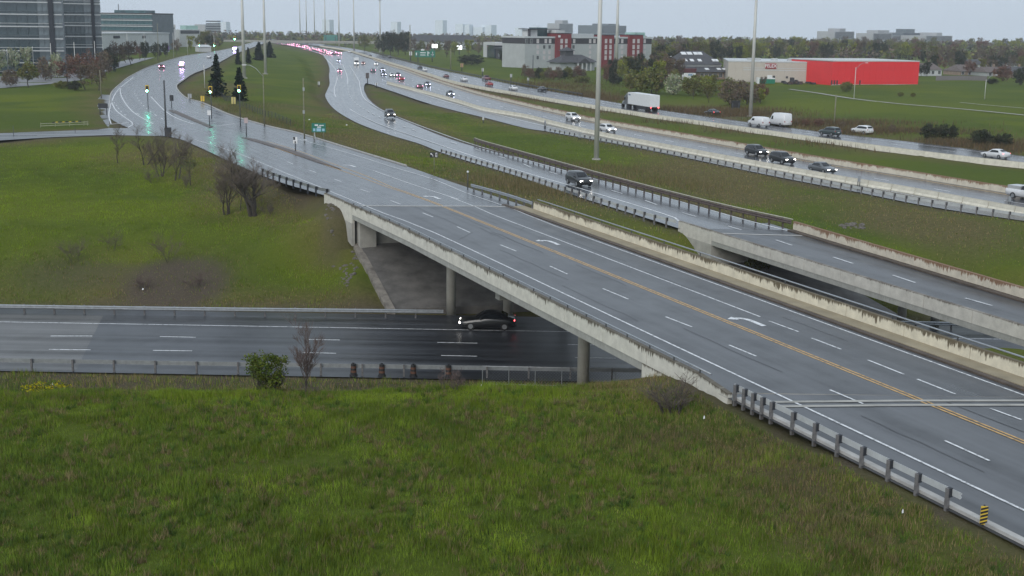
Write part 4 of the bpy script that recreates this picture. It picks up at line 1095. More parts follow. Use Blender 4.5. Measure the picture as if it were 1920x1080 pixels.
def put(kind, colour, label, cat, px, py, z, line, toward, **kw):
    P, a = heading(line, px, py, z)
    kw.setdefault('head', None); 
    return car(kind, colour, label, cat, P + np.array([0, 0, .012]), a + (math.pi if toward else 0), **kw)
LQ = [(p[0] + p[1]) / 2 for p in QN]; LF = [(p[0] + p[1]) / 2 for p in QF]; LR = [(p[0] + p[1]) / 2 for p in RAMP]; LA = [(p[0] + p[1]) / 2 for p in ART_N]
# near highway lanes, coming towards the viewer
put('suv', 'white', 'white suv on the near highway lanes, left of the big mast pole', 'suv', 1074, 226, 4.52, LQ, True, head=E_HEAD)
put('suv', 'white', 'low white crossover just right of the big mast pole', 'suv', 1139, 248, 4.52, LQ, True, head=E_HEAD, sc=.95)
put('suv', 'black', 'black suv leading the dark trio of vehicles, farthest from the pickup', 'suv', 1418, 291, 4.52, LQ, True, head=E_HEAD)
put('suv', 'black', 'black suv in the middle of the dark trio behind the barrier row', 'suv', 1466, 306, 4.52, LQ, True, head=E_HEAD, sc=1.04)
put('sedan', 'grey', 'dark grey sedan with lit headlights nearest the pickup truck', 'car', 1541, 323, 4.52, LQ, True, head=E_HEAD)
pk = put('pickup', 'white', 'white pickup truck with covered bed at the right edge of the highway', 'pickup truck', 1930, 375, 4.52, LQ, True, head=E_HEAD, tail=E_TAIL)
mb = MB(); mb.box((-1.75, 0, 1.42), (1.9, 1.75, .42)); mb.build('bed_cover', CP['silver'], pk)
put('sedan', 'grey', 'oncoming sedan alone with two cool white headlights on the near highway', 'car', 844, 179, 4.52, LQ, True, head=E_HEADB)
put('sedan', 'grey', 'oncoming sedan with headlights beside the dark red car', 'car', 801, 161, 4.52, LQ, True, head=E_HEADB)
put('sedan', 'maroon', 'dark red car with red lights next to an oncoming sedan', 'car', 786, 166, 4.52, LQ, False, tail=E_TAILP)
put('sedan', 'red', 'red car with bright pink lights nearest in the clustered group', 'car', 752, 151, 4.52, LQ, False, tail=E_TAILP)
put('suv', 'grey', 'oncoming suv with glaring pink lights behind the red car', 'suv', 746, 144, 4.52, LQ, True, head=E_TAILP)
put('sedan', 'white', 'oncoming car at the left of the clustered group with white headlights', 'car', 735, 143.5, 4.52, LQ, True, head=E_HEAD)
put('sedan', 'black', 'oncoming car with big violet headlights between the two clusters', 'car', 719, 142, 4.52, LQ, True, head=E_HEADB)
put('sedan', 'grey', 'oncoming car right behind the one with violet headlights', 'car', 717, 133, 4.52, LQ, True, head=E_HEADB)
put('sedan', 'grey', 'car with paired pink lights left of the violet headlights', 'car', 699, 135, 4.52, LQ, False, tail=E_TAILP)
put('sedan', 'white', 'oncoming pale car close to the median wall in the distance', 'car', 705, 122, 4.52, LQ, True, head=E_HEAD)
put('sedan', 'red', 'small red car right beside the white box truck', 'car', 681, 121, 4.52, LQ, True, head=E_HEAD)
# ramp
put('suv', 'black', 'black suv with bright headlights behind the ramp guardrail', 'suv', 1085, 347, 5.52, LR, True, head=E_HEAD)
put('suv', 'black', 'black suv alone on the ramp bend with headlights mirrored in the wet road', 'suv', 731, 220, 5.22, LR, True, head=E_HEAD)
put('sedan', 'grey', 'small car with warm lights at the start of the ramp', 'car', 637, 135, 4.62, LR, True, head=E_TAILP)
put('sedan', 'grey', 'distant car with two tall white light streaks above the ramp', 'car', 635, 116, 4.52, LR, True, head=E_HEADB)
# far highway lanes, going away
put('van', 'white', 'white cargo van in front of a taller white van', 'van', 1422, 237, 4.52, LF, False, head=None)
put('highvan', 'white', 'tall white high roof van behind the lower white van', 'van', 1461, 236, 4.52, LF, False)
put('suv', 'green', 'dark teal suv on the far lanes ahead of a white suv', 'suv', 1556, 254, 4.52, LF, False)
put('suv', 'white', 'white suv on the far lanes trailing the dark teal suv', 'suv', 1616, 251, 4.52, LF, False)
put('sedan', 'white', 'white sedan on the far lanes above the pickup at the right', 'car', 1866, 296, 4.52, LF, False, tail=E_TAIL)
put('sedan', 'black', 'dark car with glowing red tail lights behind the semi truck', 'car', 1335, 216, 4.52, LF, False, tail=E_TAIL)
put('sedan', 'white', 'white sedan on the far lanes left of a dark sedan', 'car', 962, 169, 4.52, LF, False)
put('sedan', 'black', 'dark sedan between a white sedan and the big mast pole', 'car', 1016, 171, 4.52, LF, False)
put('sedan', 'red', 'bright red car on the far lanes below a dark red truck', 'car', 917, 161, 4.52, LF, False)
put('pickup', 'maroon', 'dark red pickup on the far lanes above the bright red car', 'pickup truck', 912, 151, 4.52, LF, False, simple=True)
put('sedan', 'white', 'white car on the far lanes left of the red vehicles', 'car', 870, 152, 4.52, LF, False, simple=True)
put('sedan', 'maroon', 'dark red car on the far lanes between two white cars', 'car', 836, 146, 4.52, LF, False, simple=True)
put('sedan', 'white', 'white car close behind a dark car near the green gantry sign', 'car', 796, 133.5, 4.52, LF, False, simple=True)
put('sedan', 'black', 'dark car just ahead of a white car near the green gantry sign', 'car', 787, 129, 4.52, LF, False, simple=True)
put('sedan', 'black', 'dark distant car left of the green gantry sign', 'car', 731, 109, 4.52, LF, False, simple=True)
put('sedan', 'black', 'tiny dark distant car on the far lanes at the road split', 'car', 694, 107, 4.52, LF, False, simple=True)
put('sedan', 'white', 'tiny white distant car near the mast poles at the road split', 'car', 655, 99, 4.52, LF, False, simple=True)
# arterial
put('suv', 'maroon', 'red-lit vehicle driving away up the curving left road', 'suv', 304, 129, 7.52, LA, False, tail=E_TAILP)
pc = put('suv', 'white', 'emergency vehicle with dazzling violet flashing lights on the left road', 'emergency vehicle', 341, 127, 7.52, LA, False, tail=E_TAIL)
mb = MB(); mb.box((-.1, 0, 1.86), (.5, 1.5, .26)); mb.build('light_bar', E_POLICE, pc)
mb = MB(); mb.box((2.2, 0, .85), (.25, 1.3, .3)); mb.box((-2.3, 0, 1.3), (.2, 1.2, .35)); mb.build('flasher', E_POLICE, pc)
pc2 = put('suv', 'white', 'far vehicle with violet flashing lights beside the spruces', 'emergency vehicle', 440, 96, 7.52, LA, False, head=E_HEADB, simple=True)
mb = MB(); mb.box((-.1, 0, 1.9), (.6, 1.7, .5)); mb.box((-2.3, 0, 1.1), (.2, 1.3, .5)); mb.build('light_bar', E_POLICE, pc2)
put('sedan', 'white', 'pale car half hidden by the tallest spruce on the left road', 'car', 392, 109, 7.52, LA, False, simple=True)
# lower highway
P = G(915, 615, .0); car('sedan', 'black', 'black sedan with lit headlight emerging from under the overpass', 'car', P + np.array([0, .0, .012]), math.pi - .02, E_HEAD, E_TAIL)

# semi truck
P, a = heading(LF, 1196, 205, 4.51)
st_ = thing('semi_truck', 'semi truck with dark cab and long white trailer on the far lanes', 'truck', P, a, 'vehicles on the wet roads')
M_TRAIL = plain('trailer_white', (.70, .72, .72), .45, 0, .05)
mb = MB(); mb.box((-3.2, 0, 2.62), (13.4, 2.55, 2.85)); mb.build('trailer', M_TRAIL, st_)
mb = MB(); mb.box((-3.2, 0, 1.08), (13.0, 1.2, .22)); mb.box((-4.4, 1.22, .75), (5.5, .06, .75)); mb.box((-4.4, -1.22, .75), (5.5, .06, .75)); mb.build('side_skirt', M_TRIM, st_)
mb = MB(); mb.box((2.5, 1.29, 3.5), (1.3, .02, .35)); mb.build('trailer_marking', plain('blue_grey_print', (.18, .22, .34), .5), st_)
mb = MB(); mb.box((5.0, 0, 1.9), (2.0, 2.4, 1.9)); mb.add([(4.0,-1.15,2.85),(6.0,-1.15,2.85),(6.0,1.15,2.85),(4.0,1.15,2.85),(4.0,-1.1,3.75),(4.7,-1.05,3.75),(4.7,1.05,3.75),(4.0,1.1,3.75)], [(0,1,5,4),(1,2,6,5),(2,3,7,6),(3,0,4,7),(4,5,6,7)])
mb.add([(6.0,-1.1,.9),(7.9,-.95,.9),(7.9,.95,.9),(6.0,1.1,.9),(6.0,-1.1,1.9),(7.8,-.8,1.6),(7.8,.8,1.6),(6.0,1.1,1.9)], [(0,1,5,4),(1,2,6,5),(2,3,7,6),(3,0,4,7),(4,5,6,7),(0,3,2,1)]); mb.build('cab', CP['grey'], st_)
mb = MB(); mb.add([(6.02,-1.0,2.0),(6.02,1.0,2.0),(5.95,.95,2.75),(5.95,-.95,2.75)], [(0,1,2,3)]); mb.add([(5.1,1.21,2.1),(5.9,1.21,2.1),(5.9,1.21,2.7),(5.1,1.21,2.7)], [(3,2,1,0)]); mb.build('windshield', M_CGLASS, st_)
tm = MB(); tm.tube([(0, -.28, 0), (0, .28, 0)], .5, 14); tme = tm.mesh('wheel', M_TYRE)
for x in (7.1, 4.0, 2.8, -7.4, -8.6):
    for s in (-1, 1): link('wheel', tme, st_, (x, s * .95, .5))
mb = MB(); mb.tube([(4.15, 1.1, 1), (4.15, 1.1, 3.9)], .09, 8); mb.tube([(4.15, -1.1, 1), (4.15, -1.1, 3.9)], .09, 8); mb.build('exhaust_stack', M_STEEL, st_)
mb = MB(); mb.box((-9.92, 1.0, 1.05), (.08, .25, .2)); mb.box((-9.92, -1.0, 1.05), (.08, .25, .2)); mb.build('tail_light', E_TAIL, st_)
# white box truck far on the near lanes
P, a = heading(LQ, 668, 122, 4.52); a += math.pi
bt = thing('box_truck', 'small white box truck in the distant oncoming lanes', 'truck', P, a, 'vehicles on the wet roads')
mb = MB(); mb.box((-1.0, 0, 2.2), (5.5, 2.4, 2.6)); mb.build('cargo_box', CP['white'], bt)
mb = MB(); mb.box((2.8, 0, 1.5), (1.9, 2.2, 1.9)); mb.build('cab', CP['white'], bt)
mb = MB(); mb.box((3.77, 0, 1.95), (.04, 1.9, .75)); mb.build('windshield', M_CGLASS, bt)
mb = MB(); mb.box((0, 0, .7), (7.3, 2.1, .35)); mb.build('chassis', M_TRIM, bt)
for x in (2.8, -2.2):
    for s in (-1, 1): link('wheel', tme, bt, (x, s * .85, .5))
mb = MB(); mb.box((3.8, .8, .95), (.1, .3, .2)); mb.box((3.8, -.8, .95), (.1, .3, .2)); mb.build('headlight', E_HEAD, bt)
E_QUEUE = emit('queue_tail_lamp', (1.0, .30, .50), 45.0)
# distant queue: red-lit cars at the bend
ql = [G(618, 103, 4.52), G(602, 98, 4.52), G(585, 94.5, 4.52), G(566, 90, 4.52), G(545, 86, 4.52), G(523, 81.5, 4.52), G(505, 78.5, 4.52)]
qi = 0; rq = random.Random(5)
for row, off in ((0, 0), (1, 5), (2, 10)):
    P = smooth_line(ql, 1.0); s = 2 + row * 5; qn = 0
    D = np.concatenate([[0], np.cumsum(np.linalg.norm(np.diff(P, axis=0), axis=1))])
    while s < D[-1] - 5:
        p = np.array([np.interp(s, D, P[:, k]) for k in range(3)]); q = np.array([np.interp(s + 2, D, P[:, k]) for k in range(3)]) - p
        qn += 1; ang = math.atan2(q[1], q[0]); p = p + np.array([math.sin(ang), -math.cos(ang), 0]) * off * .74
        car(rq.choice(['sedan', 'suv']), rq.choice(['grey', 'black', 'silver', 'white']), 'red-lit car in the distant queue, %s from its near end in the %s lane' % (nth(qn), ('inner', 'middle', 'outer')[row]), 'car', p, ang, None, E_QUEUE if rq.random() < .85 else E_TAILP, 'distant queue of red-lit cars', simple=True)
        s += 9 + rq.random() * 5 + s * .02
# ------------------------------------------------------------------ buildings
def glass_mat(name, col, rough=.12, var=.4):
    mt, nt, b = nm(name); v = objco(nt); f = noise(nt, v, .22, 3, .6)
    nt.links.new(ramp(nt, f, [(.35, tuple(c * (1 - var) for c in col)), (.65, tuple(c * (1 + var) for c in col))]), b.inputs['Base Color'])
    b.inputs['Roughness'].default_value = rough; b.inputs['Specular IOR Level'].default_value = .8
    return mt
M_GLD = glass_mat('dark_teal_glass', (.035, .055, .065)); M_GLL = glass_mat('sky_toned_glass', (.105, .13, .145)); M_GLT = glass_mat('teal_glass', (.03, .085, .095))  # pale glass paints the sky reflection of lighter bays into the colour
M_WIN = glass_mat('window_glass', (.05, .055, .06)); M_CURT = plain('pale_curtained_window', (.55, .50, .50), .3, 0, .08, .8)
M_SPAN = plain('grey_spandrel', (.12, .145, .16), .4, 0, .15, .5); M_BAND = plain('white_band', (.50, .52, .53), .5, 0, .08)
M_PILD = plain('dark_pillar', (.018, .022, .03), .4)
M_WALLW = plain('white_render', (.52, .53, .53), .8, 0, .08, .3); M_WALLG = plain('light_grey_cladding', (.40, .42, .42), .75, 0, .08, .3)
M_WALLD = plain('charcoal_cladding', (.045, .042, .048), .7, 0, .15, .5); M_REDC = plain('brick_red_cladding', (.19, .025, .028), .7, 0, .1, .5)
M_ROOFD = plain('dark_shingle', (.065, .065, .07), .85, 0, .2, 1.5, bump=.2); M_ROOFB = plain('brown_shingle', (.13, .105, .095), .85, 0, .2, 1.5)
M_ROOFG = plain('gravel_roof', (.26, .26, .27), .9, 0, .15, .4)
M_CREAM = plain('cream_panel_wall', (.47, .43, .38), .75, 0, .06, .3); M_REDW = plain('scarlet_metal_wall', (.74, .024, .028), .5, 0, .05, .25)
M_FAINT = plain('haze_paled_wall', (.68, .75, .81), .8, 0, .05, .05); M_HAZY = plain('pale_tower_wall', (.36, .37, .38), .8, 0, .1, .05); M_TAN = plain('tan_brick', (.28, .21, .16), .85, 0, .2, .8)  # faint wall is paled toward the sky, painting distance haze into its colour
M_TEALT = plain('mint_cladding', (.30, .46, .42), .6, 0, .08)

class Facade:
    """local frame on a facade: x metres along it (0 at the left), y depth behind it, z height"""
    def __init__(s, name, label, pxa, pya, pxb, pyb, z, cat='building', group=None, da=0.0):
        s.A = G(pxa, pya, z); s.B = G(pxb, pyb, z); s.pxa, s.pxb = pxa, pxb
        s.ang = math.atan2(s.B[1]-s.A[1], s.B[0]-s.A[0]); s.W = float(np.linalg.norm((s.B-s.A)[:2]))
        s.t = thing(name, label, cat, s.A, s.ang, group); s.z = z
    def X(s, px):
        """metres along the facade where a surveyed photo column meets it"""
        dv = (px - 960) * CR - (100 - 540) * CU + FOC * fwd; dv = dv[:2] / np.linalg.norm(dv[:2])
        u = (s.B - s.A)[:2] / s.W; M2 = np.array([[dv[0], -u[0]], [dv[1], -u[1]]]); k = np.linalg.solve(M2, s.A[:2]); return float(k[1])
    def H(s, px, py):
        """height above the base where a surveyed photo point meets the facade"""
        x = s.X(px); u = (s.B - s.A)[:2] / s.W; P = s.A[:2] + u * x
        dv = (px - 960) * CR - (py - 540) * CU + FOC * fwd
        t = np.linalg.norm(P) / np.linalg.norm(dv[:2]); return CAMH + dv[2] * t - s.z
    def box(s, name, x0, x1, y0, y1, z0, z1, mat, parent=None):
        mb = MB(); mb.box(((x0+x1)/2, (y0+y1)/2, (z0+z1)/2), (abs(x1-x0), abs(y1-y0), abs(z1-z0))); return mb.build(name, mat, parent or s.t)
    def pxbox(s, name, p0, p1, pz0, pz1, y0, y1, mat):
        x0, x1 = s.X(p0), s.X(p1); m_ = (p0+p1)/2; return s.box(name, x0, x1, y0, y1, max(-.5, s.H(m_, pz0)), s.H(m_, pz1), mat)
_wm = {}
def window(parent, x, y, z, w, h, mat, name='window', frame=True, d=.1):
    k = (round(w,2), round(h,2), mat.name)
    if k not in _wm:
        mb = MB(); mb.box((0, 0, 0), (w, d, h)); _wm[k] = mb.mesh(name, mat)
        f = MB(); t = .09
        for c, dd in (((0, 0, h/2), (w+t, d+.08, t)), ((0, 0, -h/2), (w+t, d+.08, t)), ((w/2, 0, 0), (t, d+.08, h-t)), ((-w/2, 0, 0), (t, d+.08, h-t)), ((0, 0, 0), (t*.7, d+.05, h-t))): f.box(c, dd)
        _wm[k+('f',)] = f.mesh('frame', M_BAND)
    o = link(name, _wm[k], parent, (x, y, z))
    if frame: link('frame', _wm[k+('f',)], o)
    return o

# glass offices on the left
def glass_office(label, pxa, pya, pxb, pyb, z, floors, fh, bays, depth, piers):
    F_ = Facade('glass_office', label, pxa, pya, pxb, pyb, z); W_ = F_.W
    F_.box('core', 0.0, W_, .35, depth, -1, floors * fh, M_SPAN)
    for i in range(floors):
        z0 = i * fh
        F_.box('white_band', -.1, W_ + .1, -.12, .34, z0 + fh - .36, z0 + fh - .02, M_BAND)
        F_.box('mullion_band', -.06, W_ + .06, -.05, .34, z0 + .72, z0 + .86, M_SPAN if i % 2 else M_BAND)
        for (p0, p1, mat, n) in bays:
            x0, x1 = F_.X(p0), F_.X(p1); w = (x1 - x0) / n
            for k in range(n):
                window(F_.t, x0 + w * (k + .5), .16, z0 + .72 + (fh - 1.1) / 2 + .06, w - .10, fh - 1.24, mat, 'window', False, .3)
                window(F_.t, x0 + w * (k + .5), .19, z0 + .34, w - .10, .62, M_GLD if mat is M_GLD else M_SPAN, 'spandrel', False, .28)
    for p0, p1 in piers: F_.box('pier', F_.X(p0), F_.X(p1), -.5, .33, -1, floors * fh + .5, M_PILD)
    F_.box('roof', -.2, W_ + .2, -.2, depth + .2, floors * fh, floors * fh + .6, M_WALLD)
    return F_
glass_office('tall dark glass office filling the top left corner, with white floor bands', -120, 139, 122, 139, 7.5, 9, 3.75, [(-120, 75, M_GLD, 10), (75, 95, M_GLL, 2), (105, 122, M_GLL, 2)], 25, [(95.5, 104.5)])
glass_office('glass office wing behind the corner office with pale right end', 118, 128, 193, 128, 7.5, 9, 3.80, [(118, 162, M_GLD, 5), (162, 175, M_GLL, 2), (181, 193, M_GLL, 2)], 25, [(175.2, 180.8)])
F_ = glass_office('teal glass office block behind the low white shops', 192, 92, 288, 94, 7.5, 6, 3.4, [(192, 288, M_GLT, 14)], 22, [])
F_.box('mechanical_room', 6, 27, 5, 15, 6*3.4 + .6, 6*3.4 + 2.2, M_GLT)
F_.box('mast', 8.0, 8.3, 6, 6.3, 22, 26, M_POLED)
F_ = Facade('shop_building', 'low white shop building below the teal glass office', 193, 101, 318, 97, 7.5)
F_.pxbox('wall', 193, 318, 101, 63.5, 0, 20, M_WALLW); F_.box('roof', -.4, F_.W + .4, -.4, 20.4, F_.H(250, 63.5), F_.H(250, 63.5) + .5, M_BAND)
for i, p0 in enumerate(range(200, 312, 11)):
    x0, x1 = F_.X(p0), F_.X(p0 + 8); window(F_.t, (x0+x1)/2, -.02, 1.9, x1 - x0, 3.0, M_WIN if i % 3 else M_GLL)
F_.pxbox('shop_sign', 214, 226, 72, 67, -.2, -.02, M_PILD); F_.pxbox('shop_sign', 268, 274, 72, 67, -.2, -.02, M_PILD)
F_ = Facade('office_block', 'white office block with green lit roof sign behind the shops', 297, 90, 331, 90, 7.5)
F_.pxbox('wall', 297, 331, 90, 46, 0, 20, M_WALLW); F_.pxbox('window_strip', 303, 326, 63, 60, -.2, -.01, M_WIN); F_.pxbox('window_strip', 299, 329, 54, 51.5, -.2, -.01, M_WIN)
F_.pxbox('roof_sign', 298, 320, 45, 42, 1, 2, M_WHITEP); o_ = F_.pxbox('roof_sign_panel', 302, 316, 42, 38.5, 1, 2, emit('mint_lit_sign', (.55, 1, .75), 1.1))
F_ = Facade('office_block', 'low grey office with mint roof right of the white office block', 338, 88, 376, 88, 7.5)
F_.pxbox('wall', 338, 376, 88, 56, 0, 18, M_WALLG); F_.pxbox('window_strip', 340, 375, 63, 57, -.2, -.01, M_WIN); F_.pxbox('roof_box', 352, 375, 55.5, 48, 2, 12, M_TEALT)
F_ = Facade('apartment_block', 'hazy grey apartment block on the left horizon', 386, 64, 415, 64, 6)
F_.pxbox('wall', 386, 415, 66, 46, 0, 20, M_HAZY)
for r_ in range(5):
    F_.box('window_strip', .8, F_.W - .8, -.15, -.01, 3 + r_ * 3.4, 4.6 + r_ * 3.4, M_WIN)

# hotel
Hh = Facade('hotel', 'long pale hotel with charcoal top floor and three red window bays', 984, 128, 1221, 125, 5.0)
Hh.pxbox('wall', 984, 1221, 130, 82.5, 0, 18, M_WALLG)
Hh.pxbox('upper_wall', 984, 1221, 82.3, 72, .05, 18, M_WALLD); Hh.pxbox('parapet', 983, 1222, 71.8, 68.8, -.3, 18.3, M_BAND)
for p0, p1, top in ((1040, 1068, 63), (1126, 1148, 66), (1176, 1202, 66)):
    m_ = (p0+p1)/2; Hh.pxbox('red_bay', p0, p1, 130, top, -1.2, 6, M_REDC); Hh.pxbox('bay_cap', p0-.5, p1+.5, top-.1, top-1.2, -1.4, 6.2, M_WALLD)
    for py in (77, 88, 98, 108):
        for q in (-4.4, 4.2): window(Hh.t, Hh.X(m_ + q), -1.22, Hh.H(m_, py), 1.35, 1.95, M_CURT)
for px in (1008, 1023, 1031, 1076, 1106, 1114, 1158, 1166, 1208): window(Hh.t, Hh.X(px), .02, Hh.H(px, 77), 1.3, 1.9, M_CURT)
for px in (987, 996): window(Hh.t, Hh.X(px), .02, Hh.H(px, 77), 1.3, 1.9, M_WIN)
for px in (1008, 1020, 1030, 1075, 1106, 1156, 1166, 1208):
    for j, py in enumerate((88, 98, 108)): window(Hh.t, Hh.X(px), -.02, Hh.H(px, py), 1.4, 1.7, M_WIN if (px + j) % 5 == 0 else M_CURT)
Hh.pxbox('roof_frame', 1001, 1004, 69, 54, 4, 5, M_WALLD); Hh.pxbox('roof_canopy', 1000, 1057, 55.5, 54, 3, 12, M_WALLD)
Hh.pxbox('penthouse', 1005, 1019, 69, 56, 5, 11, M_WALLW); Hh.pxbox('penthouse', 1020, 1040, 69, 52, 6, 12, M_GLT); Hh.pxbox('penthouse', 1042, 1058, 64, 57, 0, 6, M_WALLW)
Hh.pxbox('penthouse', 1075, 1120, 69, 63.5, 3, 12, M_WALLG); Hh.pxbox('penthouse', 1196, 1216, 69, 61, 3, 10, M_TEALT); Hh.pxbox('lit_letter', 1043, 1047, 70, 66, -1.35, -1.21, M_WHITEP)
# hotel entrance pavilion
Pv = Facade('entrance_pavilion', 'gabled entrance pavilion with dark roof in front of the hotel', 1048, 133, 1122, 132, 5.0)
Pv.box('wall', 1.5, Pv.W - 1.5, 1, 9, -.5, 3.6, M_WALLG)
mb = MB(); W_ = Pv.W; zr = Pv.H(1085, 103)
mb.add([(0,-.5,3.6),(W_,-.5,3.6),(W_,10,3.6),(0,10,3.6),(W_*.28,4.7,zr),(W_*.72,4.7,zr)], [(0,1,5,4),(1,2,5),(2,3,4,5),(3,0,4),(0,3,2,1)]); mb.build('roof', M_ROOFD, Pv.t)
mb = MB(); c = W_*.58; mb.add([(c-4,-2,3.3),(c+4,-2,3.3),(c+4,3,3.3),(c-4,3,3.3),(c,-2,5.6),(c,3,5.6)], [(0,1,4),(1,2,5,4),(2,3,5),(3,0,4,5),(0,3,2,1)]); mb.build('porch_roof', M_ROOFD, Pv.t)
for k in (-3.6, -1.2, 1.2, 3.6): Pv.box('column', c+k-.25, c+k+.25, -1.9, -1.4, -.5, 3.3, M_WALLW)
mb = MB(); q = Pv.X(1078); mb.box((q, 6, zr + .6), (4.2, 4.2, 2.2)); mb.add([(q-2.8,3.2,zr+1.7),(q+2.8,3.2,zr+1.7),(q+2.8,8.8,zr+1.7),(q-2.8,8.8,zr+1.7),(q,6,zr+3.4)], [(0,1,4),(1,2,4),(2,3,4),(3,0,4)]); mb.build('cupola', [M_ROOFD], Pv.t)
# towers behind the hotel
def tower(label, p0, p1, pyb, pyt, z, mat, strips=6, cap=None, rows=10):
    T = Facade('apartment_tower', label, p0, pyb, p1, pyb, z, 'tower'); top = T.H((p0+p1)/2, pyt)
    T.box('wall', 0, T.W, 0, T.W * .55, -1, top, mat)
    for r_ in range(rows):
        zz = top * (.25 + .72 * r_ / rows); T.box('window_strip', T.W*.04, T.W*.96, -.2, -.01, zz, zz + top*.72/rows*.5, M_WIN)
    if cap: T.box('roof_box', T.W*cap[0], T.W*cap[1], 2, T.W*.4, top, top + cap[2], mat)
    return T
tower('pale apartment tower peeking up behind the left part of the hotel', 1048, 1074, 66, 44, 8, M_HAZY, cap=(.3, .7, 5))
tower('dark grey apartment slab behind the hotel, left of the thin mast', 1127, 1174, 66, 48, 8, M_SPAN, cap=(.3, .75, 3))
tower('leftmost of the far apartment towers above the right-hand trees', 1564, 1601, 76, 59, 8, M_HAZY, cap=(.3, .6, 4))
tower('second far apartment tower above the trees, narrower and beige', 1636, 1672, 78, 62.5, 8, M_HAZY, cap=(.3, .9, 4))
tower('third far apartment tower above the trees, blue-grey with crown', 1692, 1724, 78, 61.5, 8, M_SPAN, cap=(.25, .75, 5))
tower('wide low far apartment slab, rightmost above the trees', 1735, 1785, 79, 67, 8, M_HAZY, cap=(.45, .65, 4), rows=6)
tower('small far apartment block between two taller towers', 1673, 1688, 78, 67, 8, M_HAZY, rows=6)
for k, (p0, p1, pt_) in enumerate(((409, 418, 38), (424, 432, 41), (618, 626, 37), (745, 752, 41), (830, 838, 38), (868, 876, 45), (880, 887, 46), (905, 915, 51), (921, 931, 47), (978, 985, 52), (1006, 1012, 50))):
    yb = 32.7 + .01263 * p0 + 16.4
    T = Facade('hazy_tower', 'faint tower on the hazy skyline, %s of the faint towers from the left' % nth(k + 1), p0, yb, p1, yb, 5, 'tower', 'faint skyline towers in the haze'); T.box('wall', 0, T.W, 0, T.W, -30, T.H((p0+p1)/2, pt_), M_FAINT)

# red warehouse and cream warehouse
Rw = Facade('red_warehouse', 'scarlet windowless warehouse wall in the right field', 1559, 160, 1721, 159.5, 5.3)
top = Rw.H(1630, 115.5); n_ = 14; w = Rw.W / n_
Rw.box('wall_core', .1, Rw.W - .1, .12, 30, -.5, top - .1, M_REDW)
pm_ = MB(); pm_.box((0, 0, top/2 + .15), (w - .05, .12, top - .35)); pme = pm_.mesh('wall_panel', M_REDW)
for k in range(n_): link('wall_panel', pme, Rw.t, (w * (k + .5), .05, 0))
Rw.box('base_strip', 0, Rw.W, -.05, .1, -.4, .3, M_BAND); Rw.box('roof_edge', -.1, Rw.W + .1, -.1, 30.2, top, top + .35, M_WALLW)
for px in (1563, 1568, 1573, 1616): Rw.pxbox('door', px-1.4, px+1.2, 159, 150.5, -.08, .0, M_WALLD)
Cw = Facade('cream_warehouse', 'cream panelled warehouse with red name sign beside the red warehouse', 1364, 153, 1536.5, 156, 5.3)
top = Cw.H(1450, 117); Cw.box('wall_core', .1, Cw.W - .05, .14, 38, -.5, top - .1, M_CREAM); n_ = 13; w = Cw.W / n_
pm_ = MB(); pm_.box((0, 0, top/2 + .1), (w - .06, .12, top - .3)); pme = pm_.mesh('wall_panel', M_CREAM)
for k in range(n_): link('wall_panel', pme, Cw.t, (w * (k + .5), .06, 0))
Cw.box('roof_edge', -.1, Cw.W, -.12, 38.1, top, top + .4, M_BAND); Cw.pxbox('wall_stripe', 1395, 1513, 132.5, 131, -.06, -.005, M_BAND); Cw.pxbox('wall_stripe', 1395, 1513, 128.5, 127.5, -.06, -.005, M_BAND)
Cw.box('roof', .5, Cw.W - .5, .5, 37, top + .05, top + .12, M_ROOFG)
for px in (1406, 1420, 1452, 1483, 1505): Cw.box('roof_unit', Cw.X(px), Cw.X(px) + 2.2, 10, 12.5, top + .1, top + 1.2, M_WALLG)
sx0, sx1 = Cw.X(1436), Cw.X(1457); sz0, sz1 = Cw.H(1446, 128.6), Cw.H(1446, 119)
Cw.box('name_sign', sx0, sx1, -.3, -.02, sz0, sz1, plain('crimson_sign', (.30, .012, .03), .5, 0, .03))
cu = bpy.data.curves.new('sign_letters', 'FONT'); cu.body = 'FELEX'; cu.align_x = 'CENTER'; cu.align_y = 'CENTER'; cu.size = (sz1 - sz0) * .92; cu.extrude = .04; cu.offset = .03
to = bpy.data.objects.new('tmp', cu); COL.objects.link(to); dg = bpy.context.evaluated_depsgraph_get()
me = bpy.data.meshes.new_from_object(to.evaluated_get(dg)); bpy.data.objects.remove(to); me.materials.clear(); me.materials.append(M_WHITEP)
o = link('sign_letters', me, Cw.t, ((sx0+sx1)/2, -.36, (sz0+sz1)/2)); o.rotation_euler = (R(90), 0, 0); o.scale = (.92, 1, 1)
for px, pt_, pb in ((1478, 143, 147), (1453.5, 142, 147)): Cw.pxbox('door', px-2, px+2, pb, pt_, -.1, -.005, M_WALLD)
Cw.pxbox('loading_dock', 1528, 1536, 151, 139, -.1, -.005, M_WALLD); Cw.pxbox('loading_door', 1441, 1450, 150, 141, -.1, -.005, M_WHITEP)
